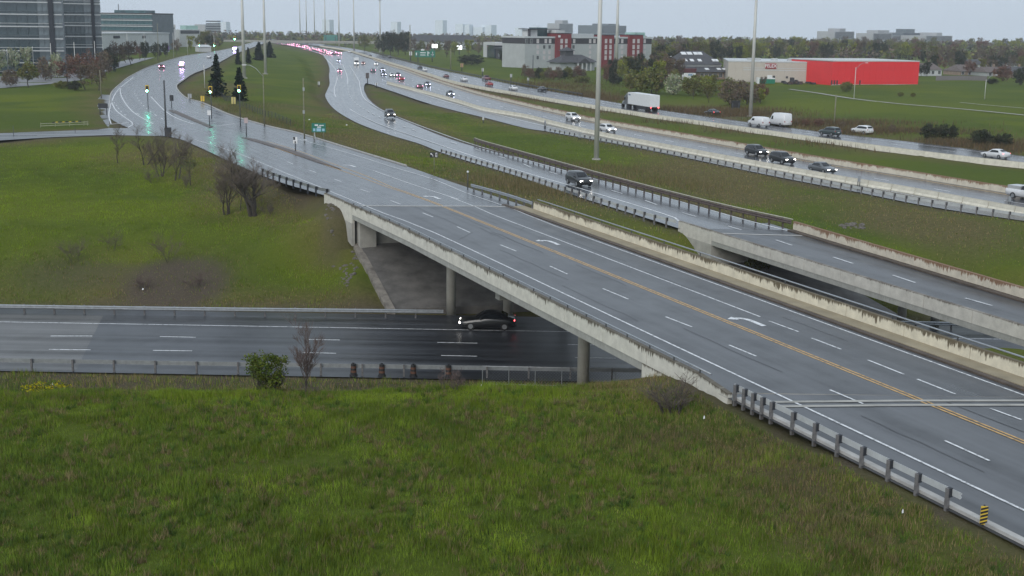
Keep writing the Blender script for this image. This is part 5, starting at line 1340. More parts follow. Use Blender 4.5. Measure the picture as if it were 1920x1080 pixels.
# skylight-roof building
Sb = Facade('skylight_building', 'two-tier dark hip-roofed building with white skylights', 1266, 150, 1379, 150, 5.1)
W_ = Sb.W; ze = Sb.H(1330, 135); zm = Sb.H(1330, 122.5); zt2 = Sb.H(1320, 97)
Sb.box('wall', 1.0, W_ - 1.0, 1, 24, -.5, ze, M_TAN)
mb = MB(); mb.add([(0,0,ze),(W_,0,ze),(W_,25,ze),(0,25,ze),(W_*.16,5,zm-.6),(W_*.86,5,zm-.6),(W_*.86,20,zm-.6),(W_*.16,20,zm-.6)], [(0,1,5,4),(1,2,6,5),(2,3,7,6),(3,0,4,7),(4,5,6,7),(0,3,2,1)]); mb.build('lower_roof', M_ROOFD, Sb.t)
Sb.box('clerestory', W_*.17, W_*.85, 5.2, 19.5, zm - .8, zm + .1, M_WHITEP)
mb = MB(); mb.add([(W_*.14,4.4,zm+.1),(W_*.87,4.4,zm+.1),(W_*.87,21,zm+.1),(W_*.14,21,zm+.1),(W_*.34,14,zt2),(W_*.68,14,zt2)], [(0,1,5,4),(1,2,5),(2,3,4,5),(3,0,4),(0,3,2,1)]); mb.build('upper_roof', M_ROOFD, Sb.t)
def skyl(fx, f, up, w=1.5, h=1.4):
    if up: y = 4.4 + 9.6 * f; z = zm + .1 + (zt2 - zm - .1) * f; sl_ = (zt2 - zm) / 9.6
    else: y = 5 * f; z = ze + (zm - .6 - ze) * f; sl_ = (zm - .6 - ze) / 5
    mb = MB(); dy = h / 2; mb.hexa([(W_*fx-w/2,y-dy,z-dy*sl_+.02),(W_*fx+w/2,y-dy,z-dy*sl_+.02),(W_*fx+w/2,y+dy,z+dy*sl_+.02),(W_*fx-w/2,y+dy,z+dy*sl_+.02),(W_*fx-w/2,y-dy,z-dy*sl_+.2),(W_*fx+w/2,y-dy,z-dy*sl_+.2),(W_*fx+w/2,y+dy,z+dy*sl_+.2),(W_*fx-w/2,y+dy,z+dy*sl_+.2)])
    mb.build('skylight', M_WHITEP, Sb.t)
for fx in (.33, .43, .54, .60): skyl(fx, .80, True, 2.0, 1.6)
for fx in (.28, .39, .52, .76, .80): skyl(fx, .3, True)
for fx in (.56, .76, .85): skyl(fx, .5, False)
Sb.pxbox('red_fascia', 1266, 1304, 135.5, 128, -1.6, 0, plain('maroon_fascia', (.10, .03, .035), .7)); Sb.pxbox('white_sign', 1277, 1302, 149, 136.5, -2.0, -1.7, M_WHITEP); Sb.pxbox('sign_mark', 1288, 1296, 141.5, 138, -2.06, -2.01, plain('blue_sign_mark', (.25, .36, .48), .5))
for px in (1320, 1328, 1336, 1345, 1355, 1365): window(Sb.t, Sb.X(px), 1.0, 1.7, 1.3, 1.5, M_WIN)
# modern white and charcoal building left of the hotel
Mb = Facade('showroom', 'white and black modern building left of the hotel', 906, 107, 984, 116, 5)
Mb.pxbox('white_frame', 906, 912, 108, 79, 0, 8, M_WALLW); Mb.pxbox('white_top', 912, 928, 84.5, 79, 0, 8, M_WALLW); Mb.pxbox('glass_box', 912.2, 926, 108, 84.7, .3, 8, M_GLD)
Mb.pxbox('wall', 928, 984, 114, 94.5, .5, 14, M_WALLD); Mb.pxbox('canopy', 927, 984, 94.3, 90, -.6, 14, M_PILD); Mb.pxbox('upper_wall', 940, 984, 89.8, 80, 4, 14, M_CREAM); Mb.pxbox('roof', 950, 984, 79.5, 76, 6, 14, M_BAND)
for px in (934, 941, 948, 955, 962, 969, 976): window(Mb.t, Mb.X(px), .48, 2.6, 1.6, 2.6, M_WIN if px % 2 else M_GLL)
# low long roofs beyond the highway
def gable(label, p0, p1, pyb, pye, pyr, z, wall, roof, depth=14, name='house', cat='house', group=None, hip=.15, wins=0):
    Hs = Facade(name, label, p0, pyb, p1, pyb, z, cat, group); m_ = (p0+p1)/2; ze, zr = Hs.H(m_, pye), Hs.H(m_, pyr); W_ = Hs.W
    Hs.box('wall', .4, W_ - .4, .5, depth - .5, -1, ze, wall)
    mb = MB(); h_ = W_ * hip; mb.add([(0,0,ze),(W_,0,ze),(W_,depth,ze),(0,depth,ze),(h_,depth/2,zr),(W_-h_,depth/2,zr)], [(0,1,5,4),(1,2,5),(2,3,4,5),(3,0,4),(0,3,2,1)]); mb.build('roof', roof, Hs.t)
    for k in range(wins): window(Hs.t, W_ * (k + .5) / wins, .48, ze * .55, 1.3, 1.4, M_WIN)
    mb = MB(); mb.box((W_*.7, depth*.55, zr + .2), (.7, .7, 1.6)); mb.build('chimney', M_TAN, Hs.t)
    return Hs
gable('long pale apartment row with dark roof beyond the billboards', 782, 895, 92, 78, 66, 5, M_WALLG, M_ROOFD, 16, 'apartment_row', 'building', None, .04, 12)
gable('grey-roofed house behind the fence in the right field', 1800, 1850, 141, 134, 122, 5.5, M_TAN, M_ROOFB, 13, wins=4)
gable('brown-roofed bungalow partly behind the red-leaved trees', 1850, 1895, 143, 136, 126, 5.5, M_WALLG, M_ROOFB, 13, wins=3)
gable('dark-roofed house at the right edge above the field', 1896, 1945, 146, 137, 126, 5.5, M_TAN, M_ROOFD, 13, wins=4)
gable('grey house with white gable just right of the red warehouse', 1732, 1768, 142, 131, 119, 5.5, M_WALLW, M_ROOFB, 12, wins=3)
gable('dark-roofed house deep among the right-hand trees', 1820, 1865, 128, 121, 112, 5.5, M_WALLG, M_ROOFD, 12, wins=3)
gable('small roof far among trees at the right edge', 1872, 1912, 126, 119, 111, 5.5, M_WALLG, M_ROOFD, 12, wins=3)
gable('white low shed with pale roof by the left road bend', 372, 398, 96, 88, 84, 7.5, M_WALLW, M_BAND, 8, 'shed', 'shed')
# far overpass
Ov = Facade('far_overpass', 'distant grey overpass crossing the highway beyond the traffic queue', 430, 84, 860, 88, 4.5, 'bridge')
zb = Ov.H(640, 79); Ov.box('deck', -30, Ov.W + 40, 0, 12, zb - 1.2, zb, M_CPLAIN); Ov.box('parapet', -30, Ov.W + 40, -.3, -.01, zb - .3, zb + 1.0, M_CPLAIN)
for k in range(7): Ov.box('pier', Ov.W*k/6 - .8, Ov.W*k/6 + .8, 3, 9, -1, zb - 1.2, M_CPLAIN)
# fence by the houses
fp = [G(1755, 151, 5.5), G(1800, 151, 5.5), G(1850, 152, 5.5)]
ft = thing('garden_fence', 'grey board fence behind the right field', 'fence', fp[0]); bm2 = MB(); bm2.box((0, 0, .9), (.28, .05, 1.9)); bme = bm2.mesh('fence_board', plain('weathered_fence_board', (.17, .16, .16), .85, 0, .25, 3))
fpp = resample(fp, 110)
for p in fpp: link('fence_board', bme, ft, tuple(p - fp[0]), math.atan2(fp[2][1]-fp[0][1], fp[2][0]-fp[0][0]))
# bin and yard things
P = G(1437, 157.5, 5.3); t = thing('skip_bin', 'green waste container beside the cream warehouse', 'container', P, .08)
mb = MB(); mb.box((0, 0, .95), (5.4, 2.2, 1.5), 0, 0, 1.04); mb.build('bin_body', plain('green_bin_paint', (.01, .17, .10), .5), t); mb = MB(); mb.box((0, 0, 1.95), (5.5, 2.2, .35)); mb.build('bin_lid', M_WHITEP, t); mb = MB(); mb.box((-3.2, 0, 1.2), (.8, 2, 2.2)); mb.build('cab', CP['white'], t)
rr = random.Random(4)
for lab, px, w, h in (('dark machinery pile left in the warehouse yard', 1476, 3.2, 1.6), ('taller dark scrap heap in the warehouse yard', 1497, 5, 2.4), ('low dark pallets by the warehouse loading dock', 1519, 3, 1.0)):
    P = G(px, 158, 5.3); t = thing('scrap_pile', lab, 'scrap pile', P); 
    for k in range(7): mb = MB(); mb.box((rr.uniform(-w/2, w/2), rr.uniform(-.8, .8), rr.uniform(.2, h*.7)), (rr.uniform(.8, 2), rr.uniform(.6, 1.2), rr.uniform(.5, h*.6)), rr.uniform(0, 3)); mb.build('scrap_piece', rr.choice([M_WALLD, M_RUSTY, M_TRIM]), t)
# parking area on the left, service path on the right
poly_sheet('parking_area', [GT(x, y, 7.6) + [0, 0, .12] for x, y in ((-300, 172), (0, 166), (95, 158), (150, 151), (205, 133), (290, 108), (240, 112), (180, 128), (60, 140), (-300, 144))], plain('pale_lot_paving', (.22, .22, .23), .5, 0, .15, .3))
sp_ = [GT(x, y, 5) for x, y in ((1480, 168), (1530, 175), (1600, 186), (1680, 195), (1750, 201), (1830, 208), (1920, 217), (2100, 236))]
mb = MB(); stripe(mb, smooth_line(sp_, 3), 1.5, .18); tag(mb.build('service_path', M_CPLAIN), kind='structure')
sp_ = [GT(x, y, 5) for x, y in ((1800, 193), (1850, 198), (1920, 204), (2000, 212))]
mb = MB(); stripe(mb, smooth_line(sp_, 3), .9, .18); tag(mb.build('service_path', M_CPLAIN), kind='structure')
# ------------------------------------------------------------------ vegetation
def tint_mat(name, rough=.8, sub=.25):
    mt, nt, b = nm(name); at = N(nt, 'ShaderNodeAttribute'); at.attribute_name = 'tint'
    nt.links.new(at.outputs['Color'], b.inputs['Base Color']); b.inputs['Roughness'].default_value = rough; b.inputs['Specular IOR Level'].default_value = .05
    return mt
M_LEAF = tint_mat('leaf_cover')
M_BARK = plain('grey_brown_bark', (.060, .050, .042), .9, 0, .3, 3); M_TWIG = plain('brown_twigs', (.115, .092, .075), .9, 0, .3, 1)
M_TWIGR = plain('reddish_twigs', (.12, .085, .075), .9, 0, .3, 1)

def leaf_quads(C, size, col, rs, spread=.35, flat=.0):
    """little leaf faces at centres C with colour jitter"""
    n = len(C); a = rs.randn(n, 3); a[:, 2] *= (1 - flat); a /= np.linalg.norm(a, axis=1)[:, None]
    b = np.cross(a, rs.randn(n, 3)); b /= np.linalg.norm(b, axis=1)[:, None]
    s = size * (.6 + .8 * rs.rand(n, 1))
    V = np.stack([C - a*s - b*s*.5, C + a*s*.2 - b*s*.7, C + a*s + b*s*.3, C - a*s*.3 + b*s*.7], 1).reshape(-1, 3)
    F = np.arange(n * 4).reshape(n, 4)
    cj = np.array(col)[None, :] * (1 - spread + 2 * spread * rs.rand(n, 1)) * (1 + .12 * rs.randn(n, 3))
    cc = np.concatenate([np.clip(cj, .003, 1), np.ones((n, 1))], 1); cc = np.repeat(cc, 4, 0)
    return V, F, cc
def crown_mesh(name, seed, H, Wd, z0, col, n=900, size=.35, clumps=26, shape='round', gap=.55, col2=None):
    rs = np.random.RandomState(seed); cen = []
    while len(cen) < clumps:
        p = rs.uniform(-1, 1, 3)
        if shape == 'round' and np.linalg.norm(p) > 1: continue
        if shape == 'column' and (np.hypot(p[0], p[1]) > 1 - .45 * max(0, p[2])): continue
        if shape == 'vase' and np.hypot(p[0], p[1]) > .45 + .55 * (p[2] + 1) / 2: continue
        cen.append(p)
    cen = np.array(cen); k = rs.randint(0, clumps, n); rad = gap * (.35 + .5 * rs.rand(clumps))
    q = rs.randn(n, 3); q /= np.linalg.norm(q, axis=1)[:, None]; q *= (rs.rand(n, 1) ** .5)
    P = cen[k] * (1 - .3 * gap) + q * rad[k][:, None] * .62
    hz = (H - z0) / 2; C = np.stack([P[:, 0] * Wd/2, P[:, 1] * Wd/2, z0 + hz + P[:, 2] * hz], 1)
    cc = np.where((rs.rand(clumps) < .35)[k][:, None], np.array(col2 if col2 else col)[None, :], np.array(col)[None, :]) * (.75 + .5 * rs.rand(clumps))[k][:, None]
    V, F, t = leaf_quads(C, size, (1, 1, 1), rs); t[:, :3] *= np.repeat(cc, 4, 0)
    return np_mesh(name, V, F, M_LEAF, t)
def grow(seed, H, spread=.6, levels=4, stems=1, r0=.13, lean=0.0, kids=(3, 4), up=.25, first=.25, ratio=.62, rmin=.009):
    """recursive limbs; returns (limb MB, twig MB)"""
    rg = random.Random(seed); lim, tw = MB(), MB()
    def branch(p, d, L, r, lv):
        nseg = 3 if lv < 2 else 2; pts = [np.array(p)]; rad = [r]; dd = np.array(d, float)
        for i in range(nseg):
            dd = dd + np.array([rg.gauss(0, .13), rg.gauss(0, .13), rg.gauss(0, .06) + up * .12]); dd /= np.linalg.norm(dd)
            pts.append(pts[-1] + dd * L / nseg); rad.append(r * (1 - .55 * (i + 1) / nseg))
        (lim if lv < 2 else tw).tube(pts, rad, 6 if lv == 0 else (4 if lv == 1 else 3), 0, False)
        if lv >= levels: return
        k = rg.randint(*kids) + (1 if lv == 0 else 0) + (2 if lv == levels - 1 else 0)
        for j in range(k):
            t = first + (1 - first) * (j + rg.random()) / k if lv == 0 else .25 + .75 * (j + rg.random()) / k
            i = min(int(t * nseg), nseg - 1); f = t * nseg - i; q = pts[i] + (pts[i+1] - pts[i]) * f
            a = rg.random() * 6.283; s = spread * (.6 + .7 * rg.random())
            nd = dd * (1 - s * .4) + np.array([math.cos(a) * s, math.sin(a) * s, .15 * rg.random() + up * .3]); nd /= np.linalg.norm(nd)
            branch(q, nd, L * ratio * (.65 + .6 * rg.random()) * (1.1 - .45 * t * (lv == 0)), max(r * (1 - .55 * t) * .60, rmin), lv + 1)
        branch(pts[-1], dd, L * ratio, rad[-1], lv + 1)
    for s in range(stems):
        a = rg.random() * 6.28; o = np.array([math.cos(a), math.sin(a), 0]) * (0 if stems == 1 else .25)
        d = np.array([math.cos(a) * (.28 if stems > 1 else 0) + lean, math.sin(a) * (.28 if stems > 1 else 0), 1.0]); d /= np.linalg.norm(d)
        branch(o + [0, 0, -.1], d, H * (.52 if stems == 1 else .45) * (1 - .25 * rg.random() * (stems > 1)), r0 * (1 if stems == 1 else .7), 0)
    zmax = max(v[2] for v in lim.v + tw.v); k = H / zmax
    lim.v = [(x*k, y*k, z*k) for x, y, z in lim.v]; tw.v = [(x*k, y*k, z*k) for x, y, z in tw.v]
    return lim, tw
def bare_tree(label, px, py, top, z, seed, cat='tree', name='bare_tree', twig=None, group=None, buds=None, wide=1.0, **kw):
    P = GT(px, py, z); H = (py - top) / ppm(P) * 1.02
    lim, tw = grow(seed, H, **kw)
    if wide != 1:
        for b_ in (lim, tw): b_.v = [(x * wide, y * wide, z) for x, y, z in b_.v]
    t = thing(name, label, cat, P, 0, group)
    lim.build('trunk', M_BARK, t, True); tw.build('crown', twig or M_TWIG, t)
    if buds:
        rs = np.random.RandomState(seed); vv = np.array(tw.v); C = vv[rs.randint(0, len(vv), buds[1])] + rs.randn(buds[1], 3) * .06
        V, F, c = leaf_quads(C, buds[2], buds[0], rs); link('buds', np_mesh('buds', V, F, M_LEAF, c), t)
    return t
G1 = 'leafless trees beside the left road bank'
OLB = (.10, .095, .045)
bare_tree('slender leafless tree standing alone, leftmost on the green bank', 221, 306, 224, 6.5, 21, group=G1, spread=.5, levels=4, r0=.09, buds=(OLB, 260, .05))
bare_tree('leafless tree with forked leaning trunk near the side road', 272, 309, 226, 6.5, 22, group=G1, stems=2, spread=.6, levels=4, r0=.12, buds=(OLB, 260, .05))
bare_tree('tangled leafless thicket between two forked trees', 302, 331, 243, 6.2, 23, group=G1, stems=4, spread=.6, levels=4, r0=.09)
bare_tree('leafless tree with upright trunk in the middle of the bank row', 331, 337, 248, 6.1, 24, group=G1, stems=2, spread=.55, levels=4, r0=.11, buds=(OLB, 200, .05))
bare_tree('small greenish budding tree right of the bank row', 357, 348, 276, 6.0, 25, group=G1, spread=.55, levels=4, r0=.07, buds=((.12, .13, .05), 700, .06))
bare_tree('leaning many-stemmed leafless tree left of the biggest one', 425, 402, 282, 5.2, 31, group=G1, stems=4, spread=.75, levels=4, r0=.13, lean=-.12, buds=(OLB, 300, .05))
bare_tree('thin young leafless stem between the two big bare trees', 451, 396, 300, 5.3, 27, group=G1, spread=.4, levels=3, r0=.06)
bare_tree('biggest spreading leafless tree in front of the road', 476, 403, 258, 5.2, 36, group=G1, wide=1.5, stems=3, spread=.62, levels=4, r0=.24, kids=(3, 5), first=.3, up=.3, rmin=.010)
bare_tree('leafless sapling with straight trunk on the near grass edge', 571, 738, 580, 6.6, 41, spread=.5, levels=4, r0=.075, twig=M_TWIGR, first=.1, kids=(4, 5), up=.35)
bare_tree('many-stemmed twiggy bush in front of the overpass wing wall', 1258, 776, 686, 6.8, 43, 'bush', 'twiggy_bush', wide=1.25, stems=8, spread=.75, levels=3, r0=.05, up=.15, rmin=.006, kids=(3, 4), buds=((.09, .10, .05), 240, .03))
for i, (px, py, tp, lab) in enumerate(((320, 492, 428, 'faint leafless shrub above the bare dirt patch'), (140, 490, 440, 'faint leafless shrub on the left part of the slope'), (210, 470, 425, 'low leafless shrub in the middle of the slope'),
                                      (290, 345, 310, 'grey bramble at the foot of the bank trees'), (345, 352, 318, 'grey bramble below the upright bank tree'), (500, 405, 370, 'brown bramble right of the biggest leafless tree'), (845, 735, 690, 'dry reddish shrub by the lower guardrail'), (265, 545, 512, 'reddish scrub on the left part of the bare dirt patch'), (365, 540, 505, 'reddish scrub on the right part of the bare dirt patch'))):
    bare_tree(lab, px, py, tp, 4.5 if py > 400 and py < 600 else 6, 50 + i, 'shrub', 'leafless_shrub', M_TWIGR if i in (0, 6, 7, 8) else M_TWIG, stems=5, spread=.8, levels=3, r0=.016, rmin=.005)
def bush(label, px, py, top, wpx, z, col, seed, n=900, size=.09, name='leafy_bush', shape='round', cat='bush', group=None, trunk=True, col2=None):
    P = GT(px, py, z); k = ppm(P); H = (py - top) / k; Wd = wpx / k
    t = thing(name, label, cat, P, 0, group)
    link('crown', crown_mesh('crown', seed, H, Wd, -H * .05, col, n, size, 60, shape, .7, col2), t)
    lim, tw = grow(seed, H * .85, .8, 2, 5, .04 + H * .006); lim.v += []; o = len(lim.v); lim.add(tw.v, tw.f); lim.build('stems', M_BARK, t)
    return t
bush('round green leafy bush beside the near sapling', 502, 737, 659, 92, 6.3, (.075, .105, .018), 61, 4200, .05, shape='vase', col2=(.11, .135, .025))
bush('yellow flowering patch at the left edge of the near bank', 85, 735, 717, 105, 6.2, (.42, .36, .01), 62, 900, .045, 'flower_patch', cat='flowers', col2=(.10, .14, .02))
bush('yellow-green bush growing between the two bridges', 1420, 512, 478, 62, 3.4, (.10, .105, .03), 63, 700, .11)

# evergreens
def spruce(label, px, py, top, wpx, z, seed, name='spruce_tree', col=(.010, .020, .012)):
    P = GT(px, py, z); k = ppm(P); H = (py - top) / k; r = wpx / k / 2; rs = np.random.RandomState(seed)
    t = thing(name, label, 'tree', P, 0, 'dark spruces on the grassy mound')
    mb = MB(); mb.tube([(0, 0, -.2), (0, 0, H * .97)], [.05 * r + .1, .02], 6); mb.build('trunk', M_BARK, t)
    C = []; 
    for i in range(int(22)):
        f = i / 22; z_ = H * (.05 + .93 * f); rr_ = r * (1 - f) ** .85 * (.85 + .3 * rs.rand())
        nb = int(10 - 5 * f)
        for b in range(nb):
            a = rs.rand() * 6.283; L = rr_ * (.75 + .4 * rs.rand())
            for q in range(9):
                u = (q + rs.rand()) / 9; C.append((math.cos(a) * L * u + rs.randn() * .05 * r, math.sin(a) * L * u + rs.randn() * .05 * r, z_ - .22 * L * u + rs.randn() * .02 * H))
    V, F, c = leaf_quads(np.array(C), .085 * r + .08, col, rs, .5, .5); link('crown', np_mesh('crown', V, F, M_LEAF, c), t); return t
spruce('tallest dark spruce beside the left road bend', 407, 182, 101, 42, 7.6, 71)
spruce('dark spruce in front of the leftmost mast pole', 450, 190, 125, 38, 7.6, 72)
spruce('small narrow spruce left of the leftmost mast pole', 447, 121, 90, 15, 7.4, 73)
spruce('small narrow spruce right of the leftmost mast pole', 466, 119, 89, 15, 7.2, 74)
spruce('broad dark spruce beyond the mound beside the second mast', 486, 113, 79, 28, 7, 75)
spruce('wide dark spruce right behind the second mast pole', 506, 108, 78, 26, 6.6, 76)

# trees far and mid distance: prototypes, then copies
KIND = {'bare': ((0.163, 0.127, 0.094), (0.195, 0.156, 0.098)), 'fresh': ((0.260, 0.280, 0.046), (0.195, 0.215, 0.046)), 'olive': ((0.156, 0.169, 0.049), (0.182, 0.166, 0.062)),
        'dark': ((0.044, 0.055, 0.034), (0.065, 0.065, 0.039)), 'rust': ((0.189, 0.101, 0.075), (0.156, 0.104, 0.072)), 'blossom': ((0.414, 0.437, 0.310), (0.276, 0.322, 0.172))}
KLAB = {'bare': 'leafless brown', 'fresh': 'yellow-green', 'olive': 'olive', 'dark': 'dark', 'rust': 'reddish-brown', 'blossom': 'pale blossoming'}
PROTO = {}
for kk, (c1, c2) in KIND.items():
    for vv in range(3):
        H, Wd = ((12, 9), (12, 7.5), (12, 13))[vv]
        sd = 100 + 10 * list(KIND).index(kk) + vv
        cm = crown_mesh('crown', sd, H, Wd, (1.6 if kk != 'dark' else .8) if vv < 2 else -.8, c1, (2300 if kk not in ('bare', 'rust') else 1900) + 900 * (vv == 2), (.24 if kk not in ('bare', 'rust') else .20) + .10 * (vv == 2), (46, 46, 80)[vv], 'round' if vv != 1 else 'vase', .62, c2)
        lim, tw = grow(sd, H * .88, .6, 3, 1, .22, kids=(3, 4)); o_ = MB(); o_.add(lim.v, lim.f); o_.add(tw.v, tw.f)
        PROTO[(kk, vv)] = (o_.mesh('trunk', M_BARK), cm)
def tree(kk, P, H, label, group, seed=0, wide=1.0, name='tree', cat='tree', var=None):
    tm_, cm = PROTO[(kk, seed % 2 if var is None else var)]; t = thing(name, label, cat, P, seed * 1.7, group, (H/12*wide, H/12*wide, H/12))
    link('trunk', tm_, t); link('crown', cm, t); return t
def tree_px(kk, px, py, top, z, label, group=None, seed=0, wpx=None):
    P = GT(px, py, z); k = ppm(P); H = (py - top) / k; lo_ = wpx is not None and seed >= 60; isb = any(w_ in label for w_ in ('shrub', 'bush', 'thicket', 'scrub'))
    tree(kk, P, H, label, group, seed, 1.0 if wpx is None else (wpx / k) / (H / 12 * (13 if lo_ else 9 if seed % 2 == 0 else 7.5)), ('shrub' if isb else 'tree'), ('shrub' if isb else 'tree'), 2 if lo_ else None)
tp = tree_px
tp('blossom', 4, 140, 88, 7.6, 'pale blossoming tree cut by the left edge under the glass office', seed=2, wpx=26)
tp('blossom', 27, 140, 84, 7.6, 'pale blossoming tree in front of the glass office, second from left edge', seed=4, wpx=30)
tp('blossom', 54, 140, 88, 7.6, 'pale blossoming tree in front of the glass office, by the lamp post', seed=3, wpx=30)
tp('olive', 54, 164, 113, 7.6, 'small olive budding tree in front of the parking area', seed=6, wpx=50)
tp('rust', 128, 158, 103, 7.6, 'orange-brown budding tree in front of the parking area', seed=8, wpx=60)
tp('rust', 172, 158, 92, 7.6, 'tall maroon-brown tree by the glass office end', seed=10, wpx=48)
tp('bare', 185, 170, 110, 7.6, 'bare dark tree on the verge above the left road', seed=12, wpx=44)
tp('bare', 160, 168, 118, 7.6, 'bare low tree beside the maroon-brown tree', seed=13, wpx=44)
for i, (px, py, tp_, kk, w, lab) in enumerate(((85, 152, 104, 'bare', 46, 'bare brown tree between the olive and orange-brown trees by the parking area'), (108, 146, 96, 'blossom', 30, 'pale budding tree right of the dark office pillar'), (146, 146, 98, 'rust', 40, 'red-brown tree hiding the office wing base'), (196, 140, 92, 'bare', 40, 'bare tree at the corner of the office wing'),
      (210, 136, 96, 'dark', 30, 'dark tree at the lot entrance behind the bare trees'), (20, 162, 128, 'bare', 40, 'low bare tree at the left edge before the parking area'), (140, 170, 150, 'dark', 34, 'low dark shrub on the lawn edge below the maroon-brown tree'), (115, 166, 150, 'olive', 30, 'low olive shrub on the lawn edge by the parking area'), (236, 118, 84, 'bare', 30, 'bare tree before the low white shops'), (262, 112, 84, 'rust', 26, 'rusty tree before the low white shops'))):
    tp(kk, px, py, tp_, 7.6, lab, 'trees by the parking area on the left', 180 + i * 2 if i < 8 else 31 + i, w)
for i, (px, py, tp_, kk, lab) in enumerate(((222, 128, 74, 'bare', 'bare branchy tree at the near end of the left roadside row'), (246, 122, 76, 'bare', 'second bare branchy tree of the left roadside row'), (205, 122, 84, 'dark', 'dark tree half behind the left roadside row'),
      (272, 114, 78, 'dark', 'dense dark tree of the left roadside row, near its middle'), (295, 112, 76, 'dark', 'broad dark tree of the left roadside row by the tall lamp post'), (311, 108, 80, 'dark', 'dark tree at the far end of the left roadside row'),
      (331, 103, 70, 'bare', 'bare tree left of the bright yellow-green tree'), (358, 96, 67, 'fresh', 'bright yellow-green tree at the left road bend'), (374, 92, 64, 'olive', 'olive tree right of the bright yellow-green tree'), (386, 90, 58, 'olive', 'taller olive tree behind the bright yellow-green tree'), (395, 92, 62, 'dark', 'dark tree ending the roadside clump left of the mast'))):
    tp(kk, px, py, tp_, 7.5, lab, 'trees along the left road', 20 + i)
rt = random.Random(11)
def label_far(kk, where): return KLAB[kk] + ' tree ' + where
# dark clump and others beyond the highway
for i, (px, py, tp_, kk, lab) in enumerate(((719, 103, 57, 'dark', 'tall dark tree, leftmost of the clump beside a mast pole'), (732, 104, 58, 'dark', 'tall dark tree in the middle of the clump beside a mast pole'), (746, 104, 60, 'dark', 'dark tree right of the clump middle beyond the highway'), (760, 104, 58, 'dark', 'dark tree ending the clump near the thin wooden pole'),
      (683, 97, 63, 'olive', 'round olive tree left of the dark clump beyond the highway'), (775, 103, 72, 'bare', 'leafless tree left of the bright billboards'), (789, 102, 74, 'olive', 'olive tree behind the green gantry sign'), (838, 108, 76, 'bare', 'leafless tree between the two bright billboards'),
      (852, 104, 77, 'fresh', 'bright yellow-green tree left of the white showroom'), (879, 106, 74, 'fresh', 'larger bright yellow-green tree next to the white showroom'), (898, 104, 82, 'bare', 'leafless tree touching the white showroom'), (940, 117, 94, 'dark', 'dark bush-like tree in front of the showroom wall'), (966, 118, 98, 'dark', 'dark small tree in front of the showroom, nearer the hotel'))):
    tp(kk, px, py, tp_, 5, lab, 'trees beyond the highway', 40 + i)
tp('dark', 884, 122, 101, 5, 'dark round thicket below the bright billboards', 'trees beyond the highway', 60, 60)
def scatter(n, x0, x1, y0, y1, h0, h1, kinds, where, group, z=5, seed=1, row=None):
    r_ = random.Random(seed)
    for i in range(n):
        px = x0 + (x1 - x0) * (i + r_.random()) / n; py = r_.uniform(y0, y1); kk = r_.choice(kinds); P = GT(px, py, z)
        tree(kk, P, r_.uniform(h0, h1), KLAB[kk] + ' tree, ' + nth(i + 1) + ' from the left ' + where, group, r_.randint(0, 60), r_.uniform(.85, 1.25))
BELT = 'trees of the wooded belt on the right'
mixk = ['bare', 'fresh', 'olive', 'olive', 'fresh', 'dark', 'bare', 'rust']
scatter(11, 1222, 1275, 124, 140, 8, 12, ['bare', 'olive', 'dark', 'bare'], 'in the belt corner by the hotel', BELT, seed=2)
scatter(26, 1225, 1420, 112, 122, 9, 13, ['olive', 'bare', 'olive', 'fresh', 'dark', 'bare'], 'behind the skylight-roof building', BELT, seed=3)
scatter(24, 1380, 1740, 108, 114, 10, 13, mixk, 'right behind the warehouses', BELT, seed=4)
scatter(30, 1225, 1930, 101, 107, 9, 12, mixk, 'in the middle rows of the wooded belt', BELT, seed=5)
scatter(34, 1225, 1930, 94, 99, 9, 12, mixk, 'in the back rows of the wooded belt', BELT, seed=6)
scatter(34, 1225, 1930, 88, 92, 9, 12.5, mixk, 'on the far skyline of the wooded belt', BELT, seed=7)
scatter(20, 1725, 1935, 130, 144, 5, 9, ['bare', 'dark', 'rust', 'bare', 'olive'], 'among the houses by the right field', BELT, seed=8)
scatter(18, 1725, 1935, 116, 126, 7, 11, ['bare', 'dark', 'rust', 'olive', 'bare'], 'between the back houses on the right', BELT, seed=9)
tp('dark', 1914, 160, 124, 5.5, 'dark conifer-like tree at the right edge of the field', BELT, 70, 36); tp('rust', 1880, 152, 121, 5.5, 'red-leaved tree in front of the bungalow', BELT, 72, 46); tp('dark', 1860, 158, 146, 5.5, 'round dark shrub behind the slim right street light', BELT, 74, 26)
scatter(20, 1135, 1275, 138, 168, 6, 10, ['bare', 'olive', 'fresh', 'olive', 'dark', 'rust'], 'between the hotel and the semi truck', 'trees between the hotel and the highway', 4.9, 21)
scatter(12, 1285, 1440, 168, 196, 3.5, 6, ['olive', 'fresh', 'olive', 'bare'], 'between the skylight-roof building and the highway', 'trees between the hotel and the highway', 4.9, 22)
